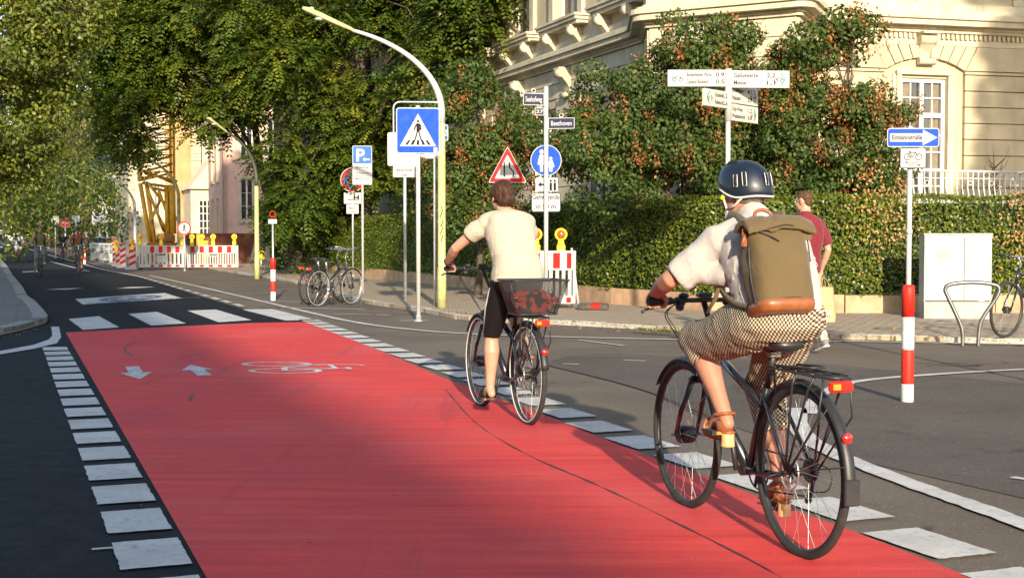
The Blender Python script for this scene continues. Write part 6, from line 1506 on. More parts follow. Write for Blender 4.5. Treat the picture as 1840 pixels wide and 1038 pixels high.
def head(mb, c, f, s=1.0, up=Vector((0, 0, 1)), ears=True):
    """skull, jaw, nose, ears, brows, lips; f = facing"""
    f = Vector(f).normalized(); r = f.cross(up).normalized(); u = r.cross(f).normalized(); R3 = Matrix((r, f, u)).transposed(); c = Vector(c)
    q = lambda x, y, z: c + (r*x+f*y+u*z)*s
    mb.ell(q(0, -.010, .030), (.074*s, .095*s, .088*s), R=R3, n=20, m=14); mb.ell(q(0, .028, -.030), (.058*s, .062*s, .078*s), R=R3, n=18, m=12); mb.ell(q(0, .062, -.085), (.026*s, .022*s, .020*s), R=R3)
    mb.tube([q(0, .080, .018), q(0, .100, -.014), q(0, .112, -.028)], [.008*s, .011*s, .013*s], 8); mb.ell(q(0, .104, -.030), (.017*s, .012*s, .010*s), R=R3)
    mb.ell(q(0, .080, .030), (.052*s, .014*s, .010*s), R=R3); mb.ell(q(0, .086, -.056), (.024*s, .010*s, .006*s), R=R3); mb.ell(q(0, .084, -.068), (.020*s, .010*s, .007*s), R=R3)
    for sg in (-1, 1):
        mb.ell(q(sg*.034, .066, -.018), (.020*s, .016*s, .018*s), R=R3)
        if ears:
            for i in range(8): t = -pi/2 + pi*1.25*i/7; mb.ell(q(sg*.079, -.012-.017*cos(t)*1.0, .000+.030*sin(t)), (.007*s, .008*s, .009*s), R=R3, n=8, m=6)
            mb.ell(q(sg*.076, -.008, -.004), (.006*s, .014*s, .024*s), R=R3, n=10, m=6)
    return q, R3
def eyes(parent, q, s=1.0):
    for sg in (-1, 1):
        m = MB(); m.ell(q(sg*.031, .081, .010), (.0125*s, .009*s, .008*s), n=12, m=8); e = m.build('eye', M("eye_white", (.6, .58, .55), .3), parent)
        m = MB(); m.ell(q(sg*.031, .0885, .010), (.0055*s, .0035*s, .0055*s), n=10, m=6); m.build('iris', M("eye_dark", (.04, .02, .012), .2), e)
def neck(mb, q, base, r=.058): mb.tube([q(0, -.018, -.02), q(0, -.012, -.075), Vector(base)], [r*.95, r*.92, r*1.12], 16)
def arm(mb, sh, el, wr, r=(.052, .046, .040, .042, .036, .026)):
    cap(mb, [sh, Vector(sh).lerp(Vector(el), .5), el, Vector(el).lerp(Vector(wr), .25), Vector(el).lerp(Vector(wr), .65), wr], list(r))
def leg(mb, hip, kn, an, r=(.085, .072, .054, .052, .057, .040, .034), back=Vector((0, -.012, 0))):
    hip, kn, an = Vector(hip), Vector(kn), Vector(an)
    cap(mb, [hip, hip.lerp(kn, .5), kn.lerp(hip, .06), kn.lerp(an, .10), kn.lerp(an, .32)+back, kn.lerp(an, .70)+back*.5, an], list(r))
def foot(mb, an, toe, s=1.0, heel_up=0.0):
    an, toe = Vector(an), Vector(toe); d = (toe-an); d.z = 0; d.normalize(); x = d.cross(Vector((0, 0, 1)))
    heel = an - d*.035*s + Vector((0, 0, -.045*s)); 
    mb.tube([an, heel.lerp(an, .4), heel], [.034*s, .034*s, .030*s], 12); mb.ell(heel, (.031*s,)*3)
    mb.tube([an+Vector((0, 0, -.01)), an.lerp(toe, .45)+Vector((0, 0, .004)), toe], [.036*s, .034*s, .024*s], 12)
    for i, o_ in enumerate((-.028, -.012, .002, .016, .029)):
        t0 = toe + x*o_*s - d*.01*s; t1 = toe + x*o_*1.1*s + d*(.028-.006*i)*s + Vector((0, 0, -.008*s)); r_ = (.012 if i == 0 else .0095)*s; mb.tube([t0, t1], [r_, r_*.85], 8); mb.ell(t1, (r_*.85,)*3, n=8, m=6)
def wrinkles(f1, a1, f2=0, a2=0, st=(1, 1, 1), seed=0):
    def F(co):
        d = a1*(mnoise.noise(Vector((co.x*f1*st[0], co.y*f1*st[1], co.z*f1*st[2]))+Vector((seed, 0, 0))))
        if f2: d += a2*(1-abs(mnoise.noise(Vector((co.x*f2*st[0], co.y*f2*st[1], co.z*f2*st[2]))+Vector((0, seed, 5))))*2)*.5
        return d
    return F
def hull_hair(parent, q, R3, c_off, r, mat, vox=.006, extra=None, amp=.006, f=30, name='hair', s=1.0):
    m = MB(); m.ell(q(*c_off), tuple(x*s for x in r), R=R3, n=22, m=16)
    if extra:
        for (o_, rr_) in extra: m.ell(q(*o_), tuple(x*s for x in rr_), R=R3, n=14, m=10)
    return remesh(m, name, mat, parent, vox, 2, fold=wrinkles(f, amp, f*2.3, amp*.7, st=(1, 1, .5)))
HAIRB = M("hair_brown", (.050, .022, .011), .6, var=.5, vs=70, obj=True, bs=.9, bsc=110, bd=.004, spec=.25); HAIRD = M("hair_dark", (.025, .015, .01), .55, var=.4, vs=60, obj=True); HAIRM = M("hair_mid", (.085, .045, .025), .7, var=.5, vs=70, obj=True, bs=.9, bsc=110, spec=.2)

# ---- the cyclist with helmet and backpack (local frame = near bicycle: +x right, +y forward)
locA = tuple(bikeA.location)
A = empty('person', locA, rzA, 'cyclist with dark helmet, white shirt and patterned brown trousers riding the nearest bicycle', 'person')
fA = Vector((-.50, .84, -.10))
b = MB(); hc_ = Vector((-.008, .475, 1.475)); q, R3 = head(b, hc_, fA, 1.0); neck(b, q, (0, .36, 1.325))
sh = {1: Vector((.175, .385, 1.275)), -1: Vector((-.175, .405, 1.275))}; el = {-1: Vector((-.335, .53, 1.105)), 1: Vector((.33, .54, 1.10))}; wr = {-1: Vector((-.300, .745, 1.045)), 1: Vector((.30, .745, 1.045))}
hip = {-1: Vector((-.085, .235, .925)), 1: Vector((.085, .235, .925))}; kn = {-1: Vector((-.135, .655, .83)), 1: Vector((.125, .52, .62))}
an = {-1: Vector((-.118, .435, .535)), 1: Vector((.118, .36, .235))}; toe = {-1: Vector((-.125, .545, .455)), 1: Vector((.122, .48, .150))}
spineA = [(0, .20, .90), (0, .185, .97), (0, .215, 1.06), (0, .265, 1.15), (0, .325, 1.235), (0, .365, 1.30), (0, .375, 1.335)]
b.loft(torso_rings(spineA, [.15, .155, .145, .155, .17, .14, .06], [.115, .12, .10, .10, .105, .085, .05], Vector((1, 0, 0))))
for sg in (-1, 1):
    arm(b, sh[sg], el[sg], wr[sg]); leg(b, hip[sg], kn[sg], an[sg]); foot(b, an[sg], toe[sg], .92)
    hand_grip(b, wr[sg], Vector((sg*.264, .818, 1.0)), Vector((sg*.96, -.25, 0)), 1.08)
remesh(b, 'body', SK1, A, .0062, 4); eyes(A, q)
# shirt with open short sleeves
SHIRT = cloth("white_shirt", (.44, .405, .375), .05, .5, wrk=11)
m = MB(); m.loft(torso_rings([(0, .20, .935), (0, .19, .99), (0, .205, 1.06), (0, .25, 1.15), (0, .31, 1.235), (0, .355, 1.30), (0, .385, 1.345)], [.172, .178, .175, .185, .195, .165, .082], [.145, .150, .140, .135, .130, .105, .072], Vector((1, 0, 0))))
m.ell((0, .30, .97), (.14, .10, .10))
for sg in (-1, 1):
    e = sh[sg].lerp(el[sg], .80); m.tube([sh[sg]+Vector((-sg*.08, 0, -.03)), sh[sg]+Vector((0, 0, -.012)), sh[sg].lerp(el[sg], .4)+Vector((0, 0, -.022)), e+Vector((0, 0, -.022))], [.085, .076, .070, .069], 18); cap(m, [sh[sg].lerp(el[sg], .5)+Vector((-sg*.02, -.02, -.06)), Vector((sg*.12, .33, 1.14))], [.035, .06], 12)
m.tube([q(0, -.026, -.088), (0, .372, 1.325)], [.064, .085], 18); [cap(m, [(s_*.03, .362, 1.325), (s_*.09, .37, 1.30), (s_*.165, .39, 1.262)], [.064, .070, .074], 16) for s_ in (-1, 1)]
def foldA(co):
    d = .006 + .0045*mnoise.noise(Vector((co.x*7, co.y*7, co.z*9)))
    d += .014*(.35-abs(mnoise.noise(Vector((co.x*6+co.z*4, co.y*5, co.z*3+abs(co.x)*5))))) + .005*(.4-abs(mnoise.noise(Vector((co.x*15+co.z*9, co.y*12, co.z*6-co.x*8)))))
    return d
remesh(m, 'shirt', SHIRT, A, .0075, 12, fold=foldA)
# trousers: wide, gathered at the calves
m = MB(); m.loft(torso_rings([(0, .19, .865), (0, .19, .92), (0, .19, .985), (0, .20, 1.03)], [.15, .192, .188, .168], [.12, .168, .155, .130], Vector((1, 0, 0))))
for sg, tk in ((-1, .28), (1, .45)):
    h_, k_, a_ = hip[sg], kn[sg], an[sg]; m.ell(h_+Vector((sg*.01, -.02, .0)), (.11, .13, .10)); m.tube([h_, h_.lerp(k_, .35), h_.lerp(k_, .7)+Vector((0, 0, -.012)), k_+Vector((0, .01, .0))], [.118, .112, .100, .085], 20); m.ell(k_+Vector((0, .008, 0)), (.084, .086, .084))
    m.tube([k_, k_.lerp(a_, tk*.5)+Vector((0, -.02, 0)), k_.lerp(a_, tk)+Vector((0, -.01, 0))], [.084, .080, .070], 18)
def foldB(co): return .006*mnoise.noise(Vector((co.x*8, co.y*7, co.z*8)))+.0075*(.5-abs(mnoise.noise(Vector((co.x*7, co.y*5+co.z*9, co.z*12-co.y*9)))))
remesh(m, 'trousers', patternmat(), A, .008, 3, fold=foldB)
# block-heeled sandals
LEA = M("tan_leather", (.25, .080, .024), .45, var=.15, vs=20, obj=True, coat=.2); WOODH = M("heel_wood", (.60, .36, .15), .45, var=.12, vs=25, obj=True)
for sg in (-1, 1):
    a_, t_ = an[sg], toe[sg]; d = (t_-a_); dh = Vector((d.x, d.y, 0)).normalized(); heelc = a_ - dh*.030 + Vector((0, 0, -.078)); ball = t_ + Vector((0, 0, -.030)); x = Vector((1, 0, 0))
    m = MB(); m.loft([[c + x*(w*cos(t)) + Vector((0, 0, 1))*(.007*sin(t)) for t in np.linspace(0, 2*pi, 15)[:-1]] for c, w, nrm in ((heelc-dh*.03, .010, 0), (heelc-dh*.02, .030, 0), (heelc+dh*.03, .031, 0), (heelc.lerp(ball, .5)+Vector((0, 0, .006)), .030, 0), (ball, .041, 0), (ball+dh*.04+Vector((0, 0, -.004)), .036, 0), (ball+dh*.058+Vector((0, 0, -.004)), .012, 0))])
    s_ = m.build('sandal', LEA, A)
    m = MB(); m.loft([[heelc + Vector((0, 0, -z)) + x*(.028*k*cos(t)) + dh*(.026*k*sin(t)-.002) for t in np.linspace(0, 2*pi, 17)[:-1]] for z, k in ((.002, .98), (.03, 1.0), (.058, 1.08), (.062, 1.06))]); m.build('block_heel', WOODH, s_)
    m = MB(); m.torus(a_+Vector((0, -.004, -.006)), (0, .25, 1), .043, .0075, 24, 8); m.torus(a_.lerp(t_, .88)+Vector((0, 0, -.006)), (0, .9, -.3), .040, .010, 22, 8); 
    rings = [[a_ + Vector((0, 0, z)) + x*(.040*cos(t)) - dh*(.046*sin(t)+.0) for t in np.linspace(0, pi, 9)] + [a_ + Vector((0, 0, z)) + x*(.036*cos(t)) - dh*(.041*sin(t)) for t in np.linspace(pi, 0, 9)] for z in (-.03, -.055, -.078)]; m.loft(rings); m.tube([a_+Vector((0, .03, -.012)), a_.lerp(t_, .9)+Vector((0, 0, .020))], .0075, 8); m.build('ankle_strap', LEA, s_)
# helmet
HEL = M("helmet_navy", (.008, .013, .026), .42, var=.05, vs=5, obj=True, coat=.15)
f = fA.normalized(); up = Vector((0, 0, 1)); r_ = f.cross(up).normalized(); u_ = r_.cross(f).normalized(); hq = lambda x, y, z: hc_ + r_*x+f*y+u_*z
def helmet(parent, hq, mat, trim, vents=True, s=1.0):
    rings = []; nn = 40; mm = 16
    rim = lambda t: -.030 + .042*(.5+.5*cos(t-pi/2))**3 - .028*(.5-.5*cos(t-pi/2))**2 - .018*math.exp(-((abs(((t+pi) % (2*pi))-pi)-0)**2)*3) - .018*math.exp(-((abs(((t) % (2*pi))-pi))**2)*3)
    for i in range(mm+1):
        a = i/mm; ring = []
        for j in range(nn):
            t = 2*pi*j/nn; zr = rim(t); ph = a*(pi/2); 
            sx_, sy_ = .103*s*(1+.0*cos(t)), .128*s
            rr = sin(ph)**.80 if a < 1 else 1.0; z = .135*s*cos(ph)**.9 if a < 1 else 0
            z = z*(1) + (zr+.02)*a*s; bulge = 1-.07*max(0, a-.85)/.15
            ring.append(hq(sx_*rr*cos(t)*bulge, sy_*rr*sin(t)*bulge-.012*s, z+.012*s))
        rings.append(ring)
    rings[0] = [hq(.0001*cos(2*pi*j/nn), -.012*s+.0001*sin(2*pi*j/nn), .147*s) for j in range(nn)]
    inner = [hq(*(0, 0, 0)) for _ in range(nn)]
    m = MB(); m.loft(rings, cap=False); o = m.build('helmet', mat, parent)
    sol = o.modifiers.new('s', 'SOLIDIFY'); sol.thickness = .014*s; sol.offset = -1
    m = MB(); m.tube([p for p in rings[-1]], .0042*s, 6, closed=True); m.build('rim_trim', trim, o)
    if vents:
        for t, z0, h_, w_ in ((radians(186), .040, .050, .0075), (radians(204), .043, .056, .0075), (radians(252), .035, .052, .0065), (radians(272), .035, .052, .0065), (radians(-6), .040, .050, .0075), (radians(-24), .043, .056, .0075)):
            m = MB(); m2 = MB(); pt = []
            for k in range(5):
                z = z0+(k/4-.5)*h_; i = None; ph = math.acos(max(0, min(1, (z-.012+.0)/.135))**(1/.9)); rr = sin(ph)**.80
                pt.append(hq(.103*rr*cos(t)*1.03, .128*rr*sin(t)*1.03-.012, z+.012))
            m.tube(pt, [w_*.8, w_, w_, w_, w_*.8], 8); m.build('vent', M("vent_black", (.004, .004, .005), .9), o)
            sd1 = (pt[2]-hq(0, -.012, pt[2].z-hc_.z)).cross(up).normalized()
            loop = [p + sd1*w_*1.15 for p in pt] + [p - sd1*w_*1.15 for p in reversed(pt)]; m2.tube(loop, .0018, 5, closed=True); m2.build('vent_edge', trim, o)
        for xx in (-.035, .0, .035):
            m = MB(); m.tube([hq(xx, .07, .118), hq(xx*1.05, .035, .141), hq(xx, .0, .147)], [.005, .007, .005], 6); m.build('vent', M("vent_black", (.004, .004, .005), .9), o)
    return o, rings
TRIM = M("trim_silver", (.62, .62, .60), .4)
ho, hr = helmet(A, hq, HEL, TRIM)
m = MB(); pz = hq(-.098, .045, -.012); m.cyl(pz, pz-r_*.006, .009, n=14); m.build('round_sticker', LAMPY, ho)
STRAPM = M("helmet_strap", (.50, .45, .38), .7)
m = MB()
for sg in (-1, 1):
    m.tube([hq(sg*.088, .055, .0), hq(sg*.080, .045, -.05), hq(sg*.045, .058, -.105), hq(0, .065, -.122)], .0055, 6); m.tube([hq(sg*.088, -.045, -.02), hq(sg*.082, .0, -.05), hq(sg*.078, .042, -.062)], .005, 6)
m.build('chin_strap', STRAPM, ho)
hull_hair(A, q, R3, (0, -.022, .018), (.080, .090, .080), M("hair_grey", (.16, .13, .11), .6, var=.3, vs=60, obj=True), .006, amp=.004)
m = MB()
for sg in (-1, 1): m.tube([q(sg*.079, -.01, .012), q(sg*.074, .06, .012), q(sg*.05, .092, .010)], .0025, 5); m.torus(q(sg*.033, .098, .004), f, .022, .0018, 16, 5)
m.build('glasses', SBLACK, A)
# backpack (worn: a thing of its own)
KH = cloth("khaki_canvas", (.112, .076, .030), .10, .5, .55, wrk=7); KH2 = cloth("khaki_strap", (.12, .085, .042), .1, .3)
BP = empty('backpack', locA, rzA, 'khaki roll-top backpack with tan leather base and handle on the back of the nearest cyclist', 'backpack')
tilt = Vector((0, .26, 1)).normalized(); bk_ = tilt.cross(Vector((1, 0, 0))).normalized()   # away from the back
if bk_.y > 0: bk_ = -bk_
base0 = Vector((-.064, .045, .984))
def bpq(x, y, z): return base0 + Vector((1, 0, 0))*x*.81 + bk_*(y) + tilt*z
def bring(z, w, d, dy=0, sq=.55, n=36, fr=0, k=0):
    return [bpq(w*math.copysign(abs(cos(t))**sq, cos(t)), dy+d*math.copysign(abs(sin(t))**sq, sin(t)), z) for t in np.linspace(0, 2*pi, n+1)[:-1]]
m = MB(); m.loft([bring(.028, .148, .088), bring(.06, .152, .092), bring(.14, .156, .096), bring(.22, .157, .095), bring(.30, .157, .088), bring(.345, .160, .072), bring(.368, .165, .045), bring(.385, .168, .030)])
def foldC(co): return .0070*mnoise.noise(Vector((co.x*9, co.y*9, co.z*6)))+.016*(.4-abs(mnoise.noise(Vector((co.x*5-co.z*5+3, co.y*4, co.z*5+co.x*4)))))+.006*(.5-abs(mnoise.noise(Vector((co.x*8+co.z*6, co.y*4, co.z*8-co.x*7)))))
pack = remesh(m, 'bag_body', KH, BP, .0065, 3, fold=foldC)
m = MB(); m.loft([bring(-.006, .130, .072), bring(.0, .150, .090), bring(.022, .157, .097), bring(.040, .1575, .0985), bring(.042, .150, .090)]); lo = m.build('leather_base', LEA, pack)
# rolled top folded down over the front
m = MB(); prof = [(-.055, .360), (-.02, .392), (.03, .402), (.07, .392), (.098, .362), (.105, .330), (.096, .322), (.080, .345), (.055, .368), (.02, .376), (-.03, .366)]
secs = []
for i in range(17):
    x = -.19+.38*i/16; sc = 1-.16*abs(i/8-1)**3; dz = -.022*abs(i/8-1)**2 - (.010 if i in (5, 6) else 0); secs.append([bpq(x, y*sc, z+dz) for y, z in prof])
m.loft(secs); rt = remesh(m, 'roll_top', KH, pack, .006, 2, fold=wrinkles(14, .004, 22, .004, seed=4))
m = MB(); m.tube(smooth([bpq(-.055, -.045, .385), bpq(-.045, -.055, .430), bpq(0, -.06, .447), bpq(.045, -.055, .430), bpq(.055, -.045, .385)], 5), .0075, 8); m.build('carry_handle', LEA, pack)
m = MB()
for sg in (-1, 1):
    pts = smooth([bpq(sg*.07, -.075, .36), sh[sg]+Vector((-sg*.075, -.04, .095)), sh[sg]+Vector((-sg*.070, .055, .072)), Vector((sg*.125, .47, 1.19)), Vector((sg*.150, .40, 1.08)), Vector((sg*.17, .25, 1.02)), bpq(sg*.145, -.06, .04)], 6)
    vs = []; fs = []
    for i, p in enumerate(pts):
        d = (pts[min(len(pts)-1, i+1)]-pts[max(0, i-1)]).normalized(); cen = Vector((0, p.y*.5+.14, p.z)); out = (p-Vector((0, .30, p.z))).normalized(); w_ = d.cross(out).normalized(); ww = .030 if i < len(pts)*.55 else .014
        for a, c in ((-ww, .010), (ww, .010), (ww, .0), (-ww, .0)): vs.append(p+w_*a+out*(c+.004))
    for i in range(len(pts)-1): fs += [(4*i+j, 4*i+(j+1) % 4, 4*i+4+(j+1) % 4, 4*i+4+j) for j in range(4)]
    m._add(vs, fs, True)
m.build('shoulder_straps', KH2, pack)
m = MB(); m.tube([Vector((-.165, .385, 1.10)), Vector((-.18, .40, 1.03)), Vector((-.20, .44, .965))], [.010, .010, .006], 6); m.build('loose_strap', KH2, pack)
m = MB(); m.box(-.012, .012, -.004, .004, -.03, .03, .003, R=Matrix.Translation(bpq(-.172, .02, .30))); m.torus(bpq(-.168, .03, .335), (0, 1, .2), .014, .003, 14, 5); m.tube([bpq(-.165, .03, .33), bpq(-.185, .035, .30), bpq(-.20, .03, .27)], [.008, .009, .006], 6); m.build('side_buckle', LEA, pack)
for a_ in ([(-.150, .085, .325), (-.10, .103, .300), (-.04, .104, .272)], [(-.150, .085, .325), (-.08, .105, .325), (.0, .108, .338), (.05, .104, .335)], [(.150, .05, .35), (.163, .045, .28), (.160, .05, .20)], [(-.158, .03, .03), (-.163, .02, .15), (-.160, .03, .28)]):  # V-shaped ones paint crease shade under the flap; side ones are strap and seam
    m = MB(); m.tube(smooth([bpq(*v) for v in a_], 5), .0028, 6); m.build('crease_and_strap', BLKM, pack)
m = MB(); m.box(-.018, .018, -.003, .003, -.03, .022, .002, R=Matrix.Translation(bpq(.150, .07, .315))); m.build('side_clip', KH2, pack)
m = MB(); m.tube(smooth([bpq(.157*cos(t)*.99, .1*sin(t), .046) for t in np.linspace(.05, pi-.05, 9)], 3), .0015, 5); m.build('stitching', KH2, pack)

# ---- the bareheaded cyclist standing on the pedals
locB = tuple(bikeB.location)
B_ = empty('person', locB, rzB, 'cyclist with brown pinned-up hair, cream t-shirt and black knee-length leggings on the second bicycle', 'person')
b = MB(); hcB = Vector((-.02, .50, 1.585)); fB = Vector((-.15, .98, -.05)); q, R3 = head(b, hcB, fB, 1.0); neck(b, q, (0, .42, 1.44), .054)
sh = {1: Vector((.165, .44, 1.395)), -1: Vector((-.165, .455, 1.395))}; el = {-1: Vector((-.325, .645, 1.215)), 1: Vector((.245, .66, 1.19))}; wr = {-1: Vector((-.318, .875, 1.105)), 1: Vector((.318, .875, 1.105))}
hip = {-1: Vector((-.085, .235, 1.00)), 1: Vector((.085, .235, 1.00))}; kn = {-1: Vector((-.115, .44, .60)), 1: Vector((.11, .60, .73))}
an = {-1: Vector((-.125, .45, .215)), 1: Vector((.12, .37, .50))}; toe = {-1: Vector((-.13, .575, .150)), 1: Vector((.125, .49, .45))}
b.loft(torso_rings([(0, .22, .95), (0, .21, 1.03), (0, .255, 1.13), (0, .33, 1.25), (0, .39, 1.35), (0, .42, 1.42), (0, .43, 1.45)], [.15, .165, .13, .14, .155, .12, .055], [.11, .125, .095, .10, .10, .08, .05], Vector((1, 0, 0))))
for sg in (-1, 1):
    arm(b, sh[sg], el[sg], wr[sg], (.047, .041, .036, .038, .032, .024)); leg(b, hip[sg], kn[sg], an[sg], (.090, .078, .054, .050, .058, .040, .032)); foot(b, an[sg], toe[sg], .92); hand_grip(b, wr[sg], Vector((sg*.273, .957, 1.06)), Vector((sg*.96, -.2, 0)), .9)
remesh(b, 'body', SK2, B_, .0068, 4); eyes(B_, q)
TEE = cloth("cream_tshirt", (.40, .365, .28), .05, .45, wrk=8)
m = MB(); m.loft(torso_rings([(0, .215, .985), (0, .215, 1.05), (0, .25, 1.13), (0, .325, 1.25), (0, .385, 1.35), (0, .42, 1.425), (0, .44, 1.46)], [.182, .176, .158, .166, .178, .150, .080], [.145, .145, .125, .122, .118, .098, .062], Vector((1, 0, 0))))
for sg in (-1, 1):
    e = sh[sg].lerp(el[sg], .48); m.ell(sh[sg]+Vector((-sg*.03, 0, 0)), (.075, .075, .068)); m.tube([sh[sg]+Vector((-sg*.05, 0, -.01)), sh[sg].lerp(el[sg], .3), e], [.068, .066, .062], 18)
[m.tube([(s_*.05, .425, 1.435), (s_*.14, .44, 1.405)], [.055, .062], 14) for s_ in (-1, 1)]
remesh(m, 'tshirt', TEE, B_, .008, 6, fold=foldA)
LEG = cloth("black_leggings", (.007, .005, .005), .2, .3, .85)
m = MB(); m.loft(torso_rings([(0, .215, .93), (0, .205, .98), (0, .21, 1.05)], [.14, .178, .160], [.11, .148, .128], Vector((1, 0, 0))))
for sg in (-1, 1):
    h_, k_, a_ = hip[sg], kn[sg], an[sg]; m.ell(h_+Vector((sg*.005, -.03, -.01)), (.098, .115, .10)); m.tube([h_, h_.lerp(k_, .4), k_, k_.lerp(a_, .06)], [.102, .090, .064, .060], 18)
remesh(m, 'leggings', LEG, B_, .008, 3, fold=wrinkles(12, .003))
m = MB()
for k in (0, 1): m.tube([hip[-1]+Vector((-.099, .03+k*.014, -.06)), hip[-1].lerp(kn[-1], .5)+Vector((-.088, .02+k*.014, 0)), kn[-1]+Vector((-.062, .0+k*.012, .03))], .0035, 6)
m.build('side_stripe', SBACK, B_)
hull_hair(B_, q, R3, (0, -.022, .030), (.088, .103, .092), HAIRB, .006, extra=[((0, -.105, -.010), (.052, .035, .045)), ((.03, -.10, -.035), (.030, .028, .028)), ((-.028, -.098, -.03), (.03, .028, .028)), ((0, -.07, -.03), (.07, .045, .05))], amp=.008, f=26)
for sg in (-1, 1):
    a_, t_ = an[sg], toe[sg]; dh = Vector((t_.x-a_.x, t_.y-a_.y, 0)).normalized(); x = Vector((1, 0, 0)); h0 = a_-dh*.045+Vector((0, 0, -.078)); b0 = t_+dh*.03+Vector((0, 0, -.030))
    m = MB(); m.loft([[c + x*(w*cos(t)) + Vector((0, 0, 1))*(.010*sin(t)) for t in np.linspace(0, 2*pi, 15)[:-1]] for c, w in ((h0-dh*.01, .010), (h0, .032), (h0.lerp(b0, .5), .034), (b0-dh*.02, .045), (b0+dh*.012, .030), (b0+dh*.02, .01))]); s_ = m.build('sandal', M("sole_brown", (.10, .05, .03), .7), B_)
    m = MB(); m.torus(a_.lerp(t_, .72)+Vector((0, 0, -.012)), (0, .95, -.25), .039, .012, 22, 8); m.torus(a_.lerp(t_, .4)+Vector((0, 0, -.018)), (0, .95, -.1), .040, .009, 22, 8); m.build('strap', SBLACK, s_)
m = MB(); wv = (wr[-1]-el[-1]).normalized(); m.torus(wr[-1]-wv*.02, wv, .027, .006, 20, 6); m.build('watch', SBLACK, B_)

# ---- the man walking off to the left with a paper bag
hW = Vector((-.38, .925, 0)).normalized(); rzW = rzof(hW.x, hW.y); pW = P(1446, 430, 14.75)
W = empty('person', (pW.x, pW.y, 0), rzW, 'man in maroon polo shirt and grey shoes walking away with a phone and paper bag', 'person')
b = MB(); hcW = Vector((0, .03, 1.70)); fW = Vector((-.45, .88, -.12)); q, R3 = head(b, hcW, fW, 1.03); neck(b, q, (0, -.01, 1.54), .062)
b.loft(torso_rings([(0, 0, .93), (0, .0, 1.02), (0, 0, 1.14), (0, -.01, 1.28), (0, -.015, 1.42), (0, -.01, 1.50), (0, 0, 1.55)], [.15, .16, .155, .18, .20, .15, .06], [.11, .115, .11, .12, .115, .09, .055], Vector((1, 0, 0))))
sh = {1: Vector((.20, -.01, 1.44)), -1: Vector((-.20, .0, 1.44))}; el = {1: Vector((.275, -.06, 1.16)), -1: Vector((-.26, .05, 1.16))}; wr = {1: Vector((.265, .05, .945)), -1: Vector((-.27, .18, .97))}
hip = {-1: Vector((-.09, .0, .93)), 1: Vector((.09, .0, .93))}; kn = {-1: Vector((-.09, .22, .53)), 1: Vector((.09, .0, .50))}; an = {-1: Vector((-.09, .30, .12)), 1: Vector((.09, -.27, .185))}; toe = {-1: Vector((-.10, .44, .075)), 1: Vector((.10, -.175, .065))}
for sg in (-1, 1): arm(b, sh[sg], el[sg], wr[sg]); leg(b, hip[sg], kn[sg], an[sg], (.095, .085, .062, .058, .064, .045, .038)); cap(b, [an[sg], toe[sg]], [.038, .028])
hand_free(b, wr[1], (.0, .35, -1), (-1, .1, 0), 1.0, .75, -1); hand_free(b, wr[-1], (.0, .3, -1), (1, 0, 0), 1.0, .4, 1)
remesh(b, 'body', SK2, W, .0075, 4); eyes(W, q)
hull_hair(W, q, R3, (0, -.020, .042), (.080, .096, .084), HAIRM, .008, extra=[((0, -.06, .0), (.066, .04, .06))], amp=.005)
MAR = cloth("maroon_polo", (.155, .014, .022), .1, .4)
m = MB(); m.loft(torso_rings([(0, 0, .90), (0, .0, .98), (0, 0, 1.12), (0, -.01, 1.28), (0, -.015, 1.42), (0, -.01, 1.50), (0, 0, 1.545)], [.18, .182, .18, .205, .222, .165, .078], [.135, .135, .135, .14, .132, .105, .07], Vector((1, 0, 0))))
for sg in (-1, 1): m.ell(sh[sg]+Vector((-sg*.03, 0, 0)), (.08, .08, .07)); m.tube([sh[sg]+Vector((-sg*.05, 0, 0)), sh[sg].lerp(el[sg], .4), sh[sg].lerp(el[sg], .78)], [.076, .074, .068], 16)
m.tube([(0, .0, 1.53), (0, .012, 1.578)], [.082, .070], 18); remesh(m, 'polo_shirt', MAR, W, .009, 3, fold=foldA)
SHO = cloth("beige_shorts", (.36, .29, .19), .08, .4)
m = MB(); m.loft(torso_rings([(0, 0, .84), (0, .0, .90), (0, 0, .97)], [.15, .182, .17], [.12, .14, .13], Vector((1, 0, 0))))
for sg in (-1, 1): m.tube([hip[sg], hip[sg].lerp(kn[sg], .5), hip[sg].lerp(kn[sg], .92)], [.115, .108, .102], 18)
remesh(m, 'shorts', SHO, W, .01, 3, fold=wrinkles(9, .006))
SHOE = M("shoe_grey", (.16, .15, .15), .8, var=.15, vs=30, obj=True); SOLE = M("shoe_sole", (.55, .54, .50), .6)
